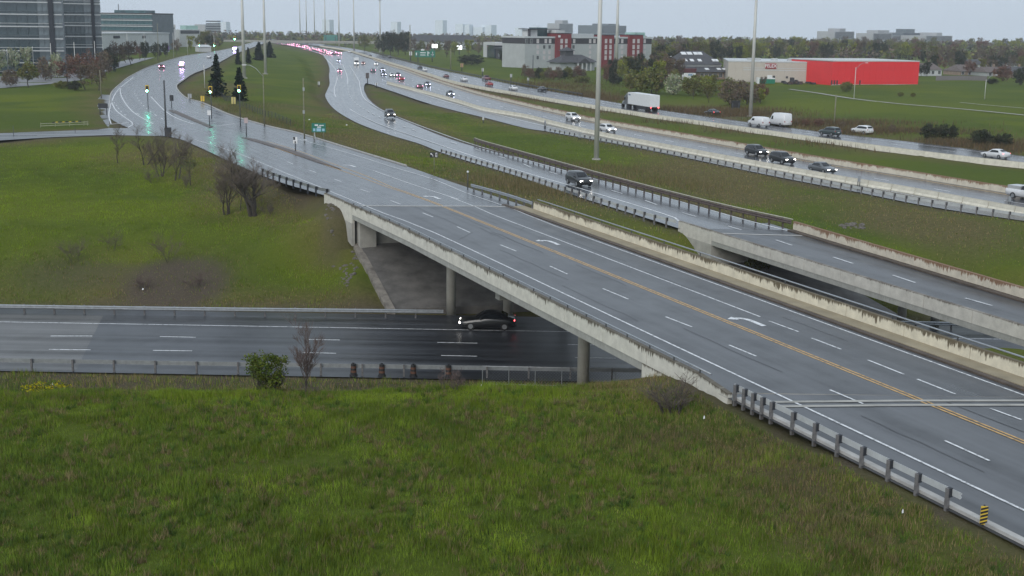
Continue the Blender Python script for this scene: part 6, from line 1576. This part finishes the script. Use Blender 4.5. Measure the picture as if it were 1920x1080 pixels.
# hotel surroundings and highway shrubs
TH = 'low leafless thicket in front of the hotel'
for i, px in enumerate(range(984, 1100, 9)): tp(('bare', 'rust', 'bare', 'dark', 'olive')[i % 5], px, 150 - abs(i - 6) * .6, 119 + (i * 7) % 15, 5, 'low brownish shrub, ' + nth(i + 1) + ' from the left in front of the hotel', TH, 80 + i, 20)
for i, (px, py, tp_, kk, w, lab) in enumerate(((1168, 142, 108, 'bare', 34, 'bare tree hiding the lower right of the hotel'), (1182, 140, 104, 'bare', 34, 'bare tree beside the third red bay of the hotel'), (1200, 138, 96, 'dark', 22, 'narrow dark conifer at the right end of the hotel'), (1145, 150, 128, 'bare', 40, 'low grey shrub right of the big mast pole'), (1212, 150, 112, 'bare', 36, 'bare tree right of the hotel corner'),
      (1155, 158, 140, 'dark', 30, 'dark green shrub near the thin mast base'), (1195, 172, 128, 'olive', 62, 'olive tree by the highway left of the semi truck'), (1222, 176, 122, 'olive', 70, 'big olive tree above the semi trailer'), (1262, 178, 136, 'blossom', 44, 'pale budding tree above the tail of the semi trailer'), (1300, 180, 138, 'olive', 56, 'olive bush below the skylight-roof building'), (1330, 182, 150, 'olive', 40, 'dark olive bush right of the pale budding tree'),
      (1368, 197, 148, 'bare', 60, 'wide leafless thicket left of the mast by the white vans'), (1400, 196, 152, 'bare', 56, 'wide leafless thicket around the mast by the white vans'), (1424, 192, 154, 'rust', 40, 'leafless brown thicket right of the mast by the white vans'), (1385, 145, 116, 'bare', 36, 'bare spreading tree against the cream warehouse'), (1586, 172, 151, 'olive', 28, 'single round bush in front of the red warehouse'),
      (1688, 181, 172, 'olive', 15, 'left of two tiny round shrubs in the right field'), (1712, 182, 173, 'olive', 12, 'right of two tiny round shrubs in the right field'), (1742, 262, 229, 'dark', 46, 'dark leafless bush by the far lanes, left of a pair'), (1775, 264, 230, 'dark', 46, 'dark bushy thicket by the far lanes above the white sedan'), (1840, 274, 240, 'dark', 50, 'dark bushy thicket near the right edge of the far lanes'), (1880, 276, 248, 'dark', 46, 'low dark bush at the right end of the far lanes'),
      (1535, 238, 221, 'rust', 22, 'small brown shrub behind the tall white van'), (1510, 236, 222, 'rust', 18, 'small brown shrub close behind the tall white van'), (1580, 240, 226, 'bare', 16, 'tiny grey shrub above the dark teal suv'), (1672, 248, 232, 'bare', 20, 'tiny grey shrub right of the white suv'), (1090, 155, 141, 'olive', 40, 'olive scrub left of the big mast pole'))):
    tp(kk, px, py, tp_, 4.9, lab, 'shrubs and trees along the far highway edge', 120 + i, w)

# far woods: one mass to the horizon
rs = np.random.RandomState(9); nC = 4600
yy = 760 + 1000 * rs.rand(nC) ** 1.1; ang = rs.uniform(-.50, .50, nC); xx = yy * np.tan(ang)
pxx = 960 + FOC * xx / yy
keep = ~((pxx > 420) & (pxx < 700) & (yy < 1150)) & ~((pxx > 180) & (pxx < 420) & (yy < 850)) & ~((pxx > 700) & (pxx < 1200) & (yy < 900))
xx, yy = xx[keep], yy[keep]; nC = len(xx); zz = zta(xx, yy); hh = rs.uniform(4.5, 9, nC); k = 26
cols = np.array([(.15, .125, .09), (.13, .145, .06), (.185, .19, .06), (.065, .075, .05), (.145, .11, .085)])[rs.randint(0, 5, nC)]
q = rs.randn(nC, k, 3); q /= np.linalg.norm(q, axis=2)[..., None]; q *= rs.rand(nC, k, 1) ** .4
C = np.stack([xx[:, None] + q[..., 0] * hh[:, None] * .42, yy[:, None] + q[..., 1] * hh[:, None] * .42, zz[:, None] + hh[:, None] * (.52 + .48 * q[..., 2])], 2).reshape(-1, 3)
V, F, c = leaf_quads(C, .95, (1, 1, 1), rs, .3); c[:, :3] *= np.repeat(np.repeat(cols, k, 0), 4, 0)
o = link('far_woods', np_mesh('far_woods', V, F, M_LEAF, c)); tag(o, kind='stuff')

# grass, weeds
def blades(name, X, Y, h, w, cols, rs, lean=.5, zoff=-.03):
    n = len(X); z = zta(X, Y) + zoff; a = rs.rand(n) * 6.283; dx, dy = np.cos(a) * w / 2, np.sin(a) * w / 2
    b = rs.rand(n) * 6.283; ln = h * lean * rs.rand(n)
    V = np.stack([np.stack([X - dx, Y - dy, z], 1), np.stack([X + dx, Y + dy, z], 1), np.stack([X + np.cos(b) * ln, Y + np.sin(b) * ln, z + h], 1)], 1).reshape(-1, 3)
    c = np.concatenate([np.clip(cols, .004, 1), np.ones((n, 1))], 1)
    o = link(name, np_mesh(name, V, np.arange(3 * n).reshape(n, 3), M_LEAF, np.repeat(c, 3, 0))); return tag(o, kind='stuff')
def mask_at(A, X, Y): return zta(X, Y, A)
def bridge_uv(X, Y): return -.388 * X + .922 * Y, .922 * X + .388 * Y
GREEN = np.array((.084, .124, .016)); LUSH = np.array((.150, .205, .018)); STRAW = np.array((.200, .155, .075)); BLUEG = np.array((.046, .080, .022))
def grass_cols(X, Y, rs):
    n = len(X); d = np.clip(mask_at(dry, X, Y), 0, 1); l = np.clip(mask_at(lush, X, Y), 0, 1); p1 = vnoise(X, Y, 1.6, 21)[:, None]; p2 = vnoise(X, Y, 5, 22)[:, None]
    c = GREEN * (.75 + .6 * p1) * (1 - .25 * p2) + BLUEG * .25 * p2 + (LUSH - GREEN) * (np.clip(vnoise(X, Y, 2.6, 24) - .55, 0, 1) * 1.6)[:, None]; tuft = vnoise(X, Y, .55, 27)[:, None]; fine = vnoise(X, Y, .22, 28)[:, None]; c = c * (.45 + .7 * tuft ** 1.3 + .65 * fine ** 1.5)
    c = c * (1 - l[:, None]) + LUSH * l[:, None] * (.8 + .4 * p1)
    pick = (rs.rand(n) < d * .75 + .03)[:, None]; c = np.where(pick, STRAW * (.6 + .7 * rs.rand(n, 1)), c)
    return c * 1.28 * (.75 + .5 * rs.rand(n, 1))
def field(name, n, x0, x1, y0, y1, h0, h1, w, test, seed):
    rs = np.random.RandomState(seed); X = rs.uniform(x0, x1, n); Y = rs.uniform(y0, y1, n); u, v = bridge_uv(X, Y)
    dens = .35 + .65 * vnoise(X, Y, .8, seed + 40); kp = test(X, Y, u, v) & (rs.rand(n) < dens) & (mask_at(EDGE, X, Y) > .45) & (rs.rand(n) > mask_at(dirt, X, Y) * .75)
    X, Y = X[kp], Y[kp]; tall = vnoise(X, Y, 1.1, seed + 41)
    h = (h0 + (h1 - h0) * tall ** 1.5) * (.6 + .8 * rs.rand(len(X)))
    return blades(name, X, Y, h, w, grass_cols(X, Y, rs), rs)
field('grass', 640000, -34, 19, 36.5, 63.5, .08, .40, .028, lambda X, Y, u, v: (v < 31.6) & (np.abs(X) < Y * .45 + 2), 1)
field('bank_grass', 330000, -74, -8, 106, 186, .10, .34, .05, lambda X, Y, u, v: (np.random.RandomState(1).rand(len(X)) > (Y - 145) / 45) & (X > -Y * .43) & ((v < 29.5) | (u > 130)), 2)
field('verge_weeds', 60000, -40, 8, 79, 86.4, .15, .5, .04, lambda X, Y, u, v: X > -1e9, 3)
field('median_grass', 200000, -40, 60, 105, 300, .08, .30, .08, lambda X, Y, u, v: (v > 50) & (v < 105), 4)
# dry reeds along the far highway edge and by the ramp
def reeds(name, spots, seed, cols, h=(.6, 1.3), w=.09):
    rs = np.random.RandomState(seed); X = []; Y = []
    for px, py, z, rx, ry, n in spots:
        P = G(px, py, z); X.append(P[0] + rs.randn(n) * rx * .5); Y.append(P[1] + rs.randn(n) * ry * .5)
    X = np.concatenate(X); Y = np.concatenate(Y); kp = mask_at(EDGE, X, Y) > .8; X, Y = X[kp], Y[kp]; n = len(X)
    c = np.array(cols)[rs.randint(0, len(cols), n)] * (.7 + .6 * rs.rand(n, 1))
    return blades(name, X, Y, rs.uniform(*h, n), w, c, rs, .35)
reeds('dry_reeds', [(1000, 160, 4.8, 26, 40, 6000), (1060, 178, 4.8, 16, 26, 7000), (1100, 184, 4.8, 12, 16, 4000), (1300, 207, 4.7, 22, 12, 6000), (1350, 214, 4.7, 18, 8, 4000), (1480, 231, 4.7, 26, 8, 6000), (1600, 247, 4.6, 26, 8, 5000), (1760, 270, 4.6, 24, 8, 5000), (1880, 283, 4.5, 20, 6, 3000)], 5,
      [(.15, .11, .06), (.11, .085, .055), (.13, .085, .045), (.09, .08, .04)], (.5, 1.3), .12)
reeds('straw_weeds', [(400, 176, 7.6, 8, 24, 2500), (440, 200, 7.6, 8, 20, 2500), (500, 228, 7.4, 9, 14, 2500), (560, 250, 7.2, 9, 10, 2000), (1010, 352, 6.4, 7, 10, 2500), (940, 335, 6.4, 7, 12, 2000), (1250, 345, 4.4, 10, 10, 2500), (1150, 322, 4.4, 9, 12, 2500)], 6, [(.20, .155, .08), (.14, .115, .06), (.10, .10, .04)], (.3, .8), .05)
reeds('tall_straw', [(1450, 870, 6.9, 3.2, 3.2, 2600), (1500, 930, 6.9, 3, 3, 2200), (1560, 1010, 6.9, 3, 3, 2200), (1250, 830, 6.8, 3, 2, 1600), (500, 900, 6.9, 8, 2, 500), (760, 820, 6.8, 6, 2, 500), (160, 720, 5.8, 3, 1.2, 700), (150, 850, 6.9, 12, 6, 900), (500, 950, 6.9, 12, 5, 900), (850, 900, 6.9, 12, 6, 900), (1050, 820, 6.8, 8, 4, 600)], 7, [(.17, .135, .075), (.12, .10, .055)], (.18, .42), .02)
# clumped tufts that break up the near slope
rs = np.random.RandomState(77); nT = 9000; X0 = rs.uniform(-33, 17, nT); Y0 = rs.uniform(37, 63, nT); u0, v0 = bridge_uv(X0, Y0)
kp = (v0 < 31.2) & (np.abs(X0) < Y0 * .45 + 1) & (vnoise(X0, Y0, 2.2, 91) > .35); X0, Y0 = X0[kp], Y0[kp]; nT = len(X0); kk_ = 16
X = np.repeat(X0, kk_) + rs.randn(nT * kk_) * .07; Y = np.repeat(Y0, kk_) + rs.randn(nT * kk_) * .07
tc_ = np.array([(.115, .175, .028), (.085, .150, .022), (.150, .165, .040), (.060, .105, .022), (.19, .155, .075)])[np.minimum(rs.randint(0, 6, nT), 4)] * rs.uniform(.7, 1.25, (nT, 1))
blades('grass_tufts', X, Y, np.repeat(rs.uniform(.18, .42, nT), kk_) * rs.uniform(.6, 1.1, nT * kk_), .035, np.repeat(tc_, kk_, 0) * rs.uniform(.8, 1.2, (nT * kk_, 1)), rs, .8)
# rubble below the wing wall, litter
rs_ = random.Random(8); sm = []
for k in range(4):
    mb = MB(); mb.sphere((0, 0, 0), .5, 6); mb.v = [(x*(1+rs_.uniform(-.25,.25)), y*(1+rs_.uniform(-.25,.25)), z*.7*(1+rs_.uniform(-.25,.25))) for x, y, z in mb.v]; sm.append(mb.mesh('stone', M_STONE))
for k in range(90):
    t_ = rs_.random(); px = 622 + 56 * t_ - 15 * rs_.random(); py = 404 + 66 * t_ + rs_.uniform(-4, 12); P = GT(px, py, 5.2)
    o = link('rubble_stone', rs_.choice(sm), None, tuple(P), rs_.random() * 6); sc_ = rs_.uniform(.12, .5); o.location.z -= .12 * sc_; o.scale = (sc_,)*3; tag(o, 'grey rubble stone lying below the overpass wing wall', 'stone', 'rubble stones below the wing wall')
# ------------------------------------------------------------------ signs, signals, street furniture
E_GRN = emit('green_signal_lamp', (.12, 1.0, .62), 75.0)
E_SCREEN = emit('lit_billboard_face', (.95, .98, 1.0), 2.2)
def post(t, H, r=.05, mat=None, x=0, y=0, name='post'):
    mb = MB(); mb.tube([(x, y, -.2), (x, y, H)], r, 8); return mb.build(name, mat or M_POLED, t, True)
def sign(label, px, pyb, pyt, z, wpx, hpx, face, cat='sign', name='road_sign', postmat=None, rz=0.0, marks=(), on=True, posts=1, back=None):
    """post from base pixel to the top of its panel; marks = (x0,x1,z0,z1,material) in panel fractions"""
    P = GT(px, pyb, z); k = ppm(P); t = thing(name, label, cat, P, rz); H = (pyb - pyt) / k; w, h = wpx / k, hpx / k
    for i in range(posts): post(t, H - (.02 if posts == 1 else h * .3), max(.04, .9 / k), postmat or M_POLED, 0 if posts == 1 else (i - (posts-1)/2) * w * .7 / max(1, posts - 1) * 1.0, .06)
    mb = MB(); mb.box((0, 0, H - h/2), (w, .05, h)); mb.build('panel', face, t)
    for (a, b, c, d_, mt) in marks:
        mb = MB(); mb.box((-w/2 + w*(a+b)/2, -.034, H - h + h*(c+d_)/2), (w*(b-a), .016, h*(d_-c))); mb.build('panel_mark', mt, t)
    return t
def poly_mark(t, pts, mat, y=-.05, name='panel_mark'):
    mb = MB(); n = len(pts); mb.add([(a, y, b) for a, b in pts] + [(a, y + .012, b) for a, b in pts], [tuple(range(n)), tuple(range(2*n-1, n-1, -1))] + [(i, n+i, n+(i+1) % n, (i+1) % n) for i in range(n)]); return mb.build(name, mat, t)
# hazard marker close to the viewer
P = GT(1842, 990, 7.0); k = ppm(P); t = thing('hazard_marker', 'yellow and black striped hazard marker on a post by the near road edge', 'road marker', P, -.15)
H = 46 / k; post(t, H, .035, M_BLOCK); w, h = 13 / k, 36 / k; z0 = H - 44 / k + .12
mb = MB(); mb.box((0, -.05, z0 + h/2), (w, .03, h)); mb.build('panel', M_YELS, t)
for i in range(5):
    a = z0 + h * (i - .15) / 5; lo = lambda v_: min(max(v_, z0), z0 + h)
    poly_mark(t, [(-w/2, lo(a)), (w/2, lo(a + h*.13)), (w/2, lo(a + h*.24)), (-w/2, lo(a + h*.11))], M_BLACK, -.08, 'stripe')
# lane direction sign
P = GT(814, 324, 7.4); k = ppm(P); t = thing('lane_sign', 'black lane direction sign with two arrow panels beside the road', 'road sign', P); H = 38 / k; post(t, H, .05, M_WOODP)
for i, x in enumerate((-4.2, 4.2)):
    mb = MB(); mb.box((x / k, -.08, H - 4 / k), (7.6 / k, .05, 9.5 / k)); mb.build('panel', M_BLACK, t)
s = 1 / k; zc = H - 4 * s
poly_mark(t, [((-4.2+a)*s, zc+b*s) for a, b in ((1.6, -3.6), (2.4, -3.6), (2.4, -.5), (-.2, 2.2), (.6, 3.0), (-2.6, 3.2), (-2.4, 0.2), (-1.4, 1.1), (1.6, -1.0))], M_WHITEP, -.125)
mb = MB(); mb.box((4.2*s, -.115, zc), (3.4*s, .016, 8*s)); mb.build('panel_mark', M_WHITEP, t)
poly_mark(t, [((4.2+a)*s, zc+b*s) for a, b in ((-.5, -3.2), (.5, -3.2), (.5, .8), (1.3, .8), (0, 3.4), (-1.3, .8), (-.5, .8))], M_BLACK, -.14)
# green guide signs
Wm = M_WHITEP; M_BLUEM = plain('pale_blue_mark', (.30, .50, .62), .5, 0, .05)
sign('green road guide sign with white lines on the verge near the overpass road', 598, 263, 231, 7.4, 26, 17, M_GREENS, rz=.1, posts=2, postmat=M_WOODP,
     marks=[(.22,.46,.70,.86,Wm), (.54,.86,.70,.80,Wm), (.40,.66,.50,.62,Wm), (.10,.26,.12,.42,M_BLUEM), (.34,.66,.10,.44,M_BLUEM), (.74,.92,.12,.40,M_BLUEM)], name='guide_sign')
sign('wide green highway guide sign beyond the far lanes', 797, 117, 95.5, 5, 38, 12, M_GREENS, posts=2, name='guide_sign',
     marks=[(.05,.10,.3,.7,Wm), (.26,.54,.62,.76,Wm), (.26,.52,.28,.40,Wm), (.62,.66,.2,.9,Wm), (.66,.72,.6,.75,Wm), (.80,.93,.35,.48,Wm), (.86,.89,.2,.85,Wm), (.30,.46,1.02,1.25,Wm), (.80,.92,1.02,1.3,M_GREENS)])
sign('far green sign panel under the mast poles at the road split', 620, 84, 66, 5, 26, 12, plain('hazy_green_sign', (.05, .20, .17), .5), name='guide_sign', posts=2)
# traffic signals facing the viewer
def signal(label, px, pyl, pyb, z, facing=True, mast=True, side=1, lit=True):
    P = GT(px, pyb, z); k = ppm(P); t = thing('traffic_signal', label, 'traffic light', P, 0, 'traffic signals at the left junction'); s = (11.0 if pyb > 150 else 5.5) / k; zc = (pyb - pyl) / k
    post(t, zc + s * .3, .08, M_POLED)
    if facing:
        mb = MB(); mb.box((0, -.14, zc), (s * .62, .05, s * 1.25)); mb.build('backboard', M_YELS, t)
        mb = MB(); mb.box((0, -.26, zc), (s * .34, .2, s * .98)); mb.build('housing', M_BLACK, t)
        for q, mt in ((-.33, E_GRN if lit else M_BLACK), (0, M_BLACK), (.33, M_BLACK)):
            mb = MB(); mb.tube([(0, -.37, zc + q * s), (0, -.40, zc + q * s)], s * .15, 10); mb.build('lens', mt, t)
    else:
        mb = MB(); mb.box((0, .2, zc), (s * .6, .3, s * 1.0)); mb.build('housing', M_BLOCK, t)
    return t
signal('green-lit signal on the left side of the junction road', 278, 167, 206, 7.5)
signal('green-lit signal in front of the tallest spruce', 397, 169, 224, 7.5)
signal('green-lit signal in front of the second spruce', 451, 167, 238, 7.5)
signal('dark back-facing signal at the tip of the median island', 322, 184, 203, 7.5, False)
for i, (px, pyl, pyb) in enumerate(((374, 84, 97), (402, 84, 95), (224, 78, 100), (441, 72, 92))):
    signal('distant small lit signal up the left road, ' + ('near the yellow-green tree', 'right of the yellow-green tree', 'in front of the shop building', 'above the spruces')[i], px, pyl, pyb, 7.5)
# posts and small signs of the junction
def pole(label, px, pyb, pyt, z, mat, r=.1, cat='pole', name='utility_pole', lean=0.0):
    P = GT(px, pyb, z); k = ppm(P); t = thing(name, label, cat, P); H = (pyb - pyt) / k
    mb = MB(); mb.tube([(0, 0, -.2), (lean * H, 0, H)], [r, r * .75], 8); mb.build('shaft', mat, t, True); return t
t = pole('dark steel pole standing at the near corner of the junction', 312, 256, 152, 7.5, M_POLED, .16, 'pole', 'signal_pole'); mb = MB(); mb.box((.3, -.1, .7), (.9, .6, 1.4)); mb.build('control_box', M_BLOCK, t)
t = pole('brown wooden pole with small fittings on the mound slope', 571, 262, 148, 7.2, M_WOODP, .11); mb = MB(); mb.box((0, -.15, 4.2), (.3, .2, .5)); mb.box((.05, -.15, 7.6), (.25, .2, .5)); mb.build('fitting', M_STEEL, t)
pole('slim wooden pole on the field beyond the vans', 1564, 235, 178, 4.8, M_WOODP, .16)
pole('thin wooden pole beyond the highway by the dark trees', 769, 112, 48, 5, M_WOODP, .3); pole('pale pole below the bright billboards', 845, 130, 93, 5, M_WOODP, .28)
pole('thin pole in the shrubs in front of the hotel left end', 999, 142, 104, 5, M_POLED, .2); pole('slim pole left of the dark tree clump', 737, 104, 70, 5, M_WOODP, .2)
for i, (px, pb, pt_) in enumerate(((298, 118, 45), (190, 185, 132), (384, 165, 122), (16, 140, 93), (64, 140, 88), (98, 140, 82), (142, 140, 80), (180, 138, 78), (326, 108, 62), (240, 108, 62), (272, 106, 62), (352, 104, 70), (402, 96, 66))):
    pole('thin lamp post ' + ('behind the violet-lit vehicle', 'on the verge by the bus bay', 'left of the tallest spruce', 'under the blossoming trees at the left edge', 'between the blossoming trees', 'by the dark office pillar', 'in front of the office wing', 'by the maroon-brown tree', 'before the white office block', 'before the shop building', 'right of the shop sign', 'before the grey office', 'at the far left road bend')[i], px, pb, pt_, 7.5, M_POLE if i not in (0, 1) else M_WOODP, .13, 'lamp post', 'lamp_post')
sign('small white keep-side sign on the median tip post', 393, 238, 207, 7.6, 7, 9, M_WHITEP, postmat=M_POLED)
sign('pale pink sign panel on a post at the end of the long median', 462, 256, 221, 7.6, 7, 10, plain('faded_pink_sign', (.45, .36, .36), .5, 0, .1), postmat=M_POLED)
t = sign('black and white marker sign on a post in the long median', 554, 285, 257, 7.6, 8, 12, M_WHITEP, postmat=M_BLOCK, marks=[(.05,.5,.55,1.0,M_BLACK), (.35,.65,.05,.35,M_BLACK)])
sign('grey sign panel on the right edge of the junction', 356, 189, 176, 7.5, 7, 8, M_STEEL)
sign('yellow sign board among dry grass below the tallest spruce', 380, 194, 180, 7.6, 7, 10, M_YELS); sign('yellow sign board on the mound below the second spruce', 438, 197, 182, 7.6, 8, 13, plain('pale_yellow_sign', (.52, .44, .16), .5, 0, .05))
sign('dark bus stop board on two legs beside the left road', 194, 216, 194, 7.5, 18, 9, M_BLOCK, 'bus stop', 'bus_stop_board', posts=2)
sign('brown signal box panel on the highway edge at the ramp nose', 689, 157, 137, 4.7, 6, 10, M_RUSTY, 'sign', 'gore_sign')
t = pole('white-topped delineator post at the start of the sidewalk guardrail', 877, 356, 322, 7.4, M_POLED, .06, 'marker post', 'delineator_post'); mb = MB(); mb.sphere((0, 0, 34 / ppm(GT(877, 356, 7.4))), .13); mb.build('cap', M_WHITEP, t)
for i, (px, pb, pt_, w, h, mt, lab) in enumerate(((905, 146, 128, 3.5, 6, M_WHITEP, 'small white speed sign by the far lanes, leftmost of three'), (958, 158, 139, 3.5, 6, M_WHITEP, 'small white speed sign by the far lanes, middle of three'), (990, 164, 146, 3.5, 5, M_WHITEP, 'small white speed sign by the far lanes, rightmost of three'), (866, 134, 119, 5, 7, plain('faded_orange_sign', (.5, .30, .16), .5), 'small faded orange sign below the dark thicket'),
      (770, 116, 97, 5, 7, M_WHITEP, 'small white sign on the post left of the green guide sign'), (1075, 241, 231, 3.5, 7, M_WHITEP, 'small white marker below the left white suv'), (906, 231, 220, 3, 5, M_WHITEP, 'small pale marker on the ramp-side grass'), (598, 163, 153, 3.5, 6, M_WHITEP, 'small white marker at the left edge of the ramp bend'), (706, 165, 155, 3.5, 5, M_WHITEP, 'small dark-topped marker at the grass nose'))):
    sign(lab, px, pb, pt_, 4.9, w, h, mt)
P = GT(591, 262, 7.2); t = thing('marker_stake', 'leaning white marker stake beside the green guide sign', 'stake', P); mb = MB(); mb.tube([(0, 0, -.1), (-.12, 0, 26 / ppm(P))], .06, 6); mb.build('stake', M_WHITEP, t)
for px, pb, pt_, w, h, lab in ((815, 100, 83, 10, 7, 'glowing white billboard above the green guide sign'), (861, 103, 86, 10, 7, 'glowing white billboard left of the yellow-green trees')):
    sign(lab, px, pb, pt_, 5, w, h, E_SCREEN, 'billboard', 'billboard', posts=1)
t = sign('dark equipment cabinet on posts right of the leafless thicket', 1379, 208, 189, 4.9, 17, 13, M_BLACK, 'cabinet', 'equipment_cabinet', posts=2)
# striped barrels on the lower road
M_ORDIM = plain('dirty_orange_band', (.13, .055, .03), .6)
P0 = None
for i, (px, pb) in enumerate(((663, 704), (716, 705), (775, 706), (841, 707))):
    P = G(px, pb, .01)
    lab = 'black and orange striped traffic barrel, ' + ('first', 'second', 'third', 'last')[i] + ' from the sapling along the lower guardrail'
    if P0 is None:
        P0 = thing('traffic_barrel', lab, 'traffic barrel', P, 0, 'striped traffic barrels behind the lower guardrail', .82)
        mb = MB(); mb.tube([(0, 0, .0), (0, 0, .12)], [.36, .34], 14); mb.build('base', M_BLACK, P0)
        for j in range(5):
            mb = MB(); mb.tube([(0, 0, .12 + j * .19), (0, 0, .12 + (j + 1) * .19)], [.28 - j * .012, .268 - j * .012], 14); mb.build('band', M_BLACK if j % 2 == 0 else M_ORDIM, P0)
        mb = MB(); mb.box((0, 0, 1.12), (.2, .05, .1)); mb.build('handle', M_BLACK, P0)
    else: dup(P0, P, .3 * i, lab)
# chain link fence under the overpass, along the foot of the bank
fa_, fb_ = np.array((-2.0, 85.0, 0)), np.array((11, 84.6, 0)); t = thing('chain_link_fence', 'low chain link fence under the overpass behind the near bank', 'fence', fa_)
for k in range(8): p = fa_ + (fb_ - fa_) * k / 7; mb = MB(); mb.tube([(p[0]-fa_[0], p[1]-fa_[1], -.2), (p[0]-fa_[0], p[1]-fa_[1], 1.5)], .035, 6); mb.build('fence_post', M_STEEL, t)
for z_ in (.15, 1.45): mb = MB(); mb.tube([(0, 0, z_), (13, -.4, z_)], .022, 6); mb.build('fence_rail', M_STEEL, t)
mb = MB(); Lf = 13.0
for k in range(int(Lf / .22)):
    for s in (-1, 1): x = k * .22; x2 = x + s * 1.3; mb.tube([(x, -.03 * x, .15), (min(max(x2, 0), Lf), -.03 * x, 1.45)], .004, 3, 0, False)
mb.build('wire_mesh', M_STEEL, t)
# dark fence along the mound
fp = [GT(x, y, 7.5) for x, y in ((396, 172), (412, 181), (436, 194), (470, 208), (500, 219), (545, 236))]
t = thing('wire_fence', 'dark wire fence running below the spruces along the mound', 'fence', fp[0]); L0 = fp[0]
pp = resample(fp, 36)
mb = MB(); mb.box((0, 0, .55), (.09, .09, 1.3)); pme = mb.mesh('fence_post', M_BLOCK)
for p in pp: p[2] = zt(p[0], p[1]); link('fence_post', pme, t, tuple(p - L0))
for z_ in (.3, .6, .9, 1.15): mb = MB(); mb.tube([p - L0 + [0, 0, z_] for p in pp], .03, 4); mb.build('fence_wire', M_BLOCK, t)
M_BARC = plain('dull_barricade_paint', (.36, .36, .25), .7)
# barricade on the left lawn
a_, b_ = GT(76, 239, 7.5), GT(166, 236, 7.5); t = thing('barricade_row', 'low white and yellow striped barricade lying on the left lawn', 'barricade', a_)
q = b_ - a_
for z_ in (.25, .6): mb = MB(); mb.beam((0, 0, z_), tuple(q * [1, 1, 0] + [0, 0, z_]), .06, .12); mb.build('rail', M_BARC, t)
for k in range(9): p = q * (.25 + .07 * k); mb = MB(); mb.beam(tuple(p * [1, 1, 0] + [0, -.05, .75]), tuple((p + q * .04) * [1, 1, 0] + [0, -.05, .75]), .05, .18); mb.build('stripe_board', M_YELS if k % 2 else M_BLACK, t)
for k in (.0, .3, .6, .9, .98): p = q * k; mb = MB(); mb.tube([tuple(p * [1, 1, 0]), tuple(p * [1, 1, 0] + [.1, 0, .8])], .03, 6); mb.build('leg', M_BARC, t)
for i, (px, pb, pt_) in enumerate(((26, 258, 236), (141, 250, 238))): pole(('thin dark post at the left side road edge', 'short thin post beside the side road')[i], px, pb, pt_, 7.4, M_POLED, .05, 'post', 'marker_post')
# marker posts behind the barrier row
for i, (px, pb, pt_) in enumerate(((1022, 241, 226), (1610, 352, 330), (1891, 398, 368), (1087, 262, 248))):
    sign('thin grey marker on the precast barrier row, ' + ('at its guardrail end', 'right of the grey sedan', 'below the pickup truck', 'left of the big mast pole')[i], px, pb, pt_, 4.5, 5 if i else 3, 10, M_STEEL, 'marker', 'barrier_marker', posts=2)
# litter
for i, (px, py, z_, lab) in enumerate(((1692, 968, 6.9, 'white litter scrap in the grass below the guardrail end'), (268, 546, 1, 'white litter scrap at the dirt patch'), (902, 730, 6.6, 'white litter scrap at the foot of the overpass column'), (1320, 790, 6.9, 'pale litter scrap below the near guardrail'), (580, 226, 6.6, 'pale plank on the mound slope'), (650, 236, 6.2, 'pale stone by the ramp edge'), (97, 701, 6, 'white scrap at the lower guardrail, left part'))):
    P = GT(px, py, z_); k = ppm(P); mb = MB(); s = 3.4 / k; mb.add([(-s*.5, -s*.2, .12), (s*.4, -s*.25, .14), (s*.5, s*.2, .22), (0, s*.1, .30), (-s*.45, s*.25, .2)], [(0, 1, 3), (1, 2, 3), (2, 4, 3), (4, 0, 3), (0, 4, 2, 1)]); o = mb.build('litter', M_WHITEP); o.location = tuple(P); tag(o, lab, 'litter')
# rough gravel patch of rocks on the ramp-side bank
for k in range(26):
    px = 1595 + random.Random(k).uniform(-22, 24); py = 424 + random.Random(k + 50).uniform(-4, 5); P = GT(px, py, 4.2); o = link('bank_stone', sm[k % 4], None, tuple(P), k); o.scale = (.3 + .2 * (k % 3),) * 3; tag(o, 'pale stone in the small stone patch on the bank beyond the ramp bridge', 'stone', 'stones in the patch beyond the ramp bridge')

# sealed cracks and tyre scuffs on the overpass surface
M_TAR = plain('tar_seal', (.014, .014, .016), .4)
rk = random.Random(31); mb = MB()
for k in range(16):
    u0 = rk.uniform(36, 108); v0 = rk.uniform(35.2, 45.8); L_ = rk.uniform(4, 14); a = rk.choice([0, 0, 0, 1.2])
    pts = [W(u0 + L_ * q / 6 * math.cos(a), min(45.9, max(35.0, v0 + L_ * .3 * q / 6 * math.sin(a) + rk.uniform(-.07, .07))), 7.5) for q in range(7)]
    stripe(mb, smooth_line(pts, .5), rk.uniform(.04, .08), .008)
tag(mb.build('crack_seal', M_TAR), kind='structure')

# ------------------------------------------------------------------ air
mb = MB(); mb.box((200, 1560, 43), (7200, 3560, 122)); hz = mb.build('haze', []); tag(hz, kind='stuff')
mt = bpy.data.materials.new('haze_air'); mt.use_nodes = True; nt = mt.node_tree; nt.nodes.clear()
pv = nt.nodes.new('ShaderNodeVolumePrincipled'); pv.inputs['Color'].default_value = (.86, .92, 1.0, 1); pv.inputs['Density'].default_value = HAZE_D; pv.inputs['Anisotropy'].default_value = 0.0
ow = nt.nodes.new('ShaderNodeOutputMaterial'); nt.links.new(pv.outputs[0], ow.inputs['Volume']); hz.data.materials.append(mt)
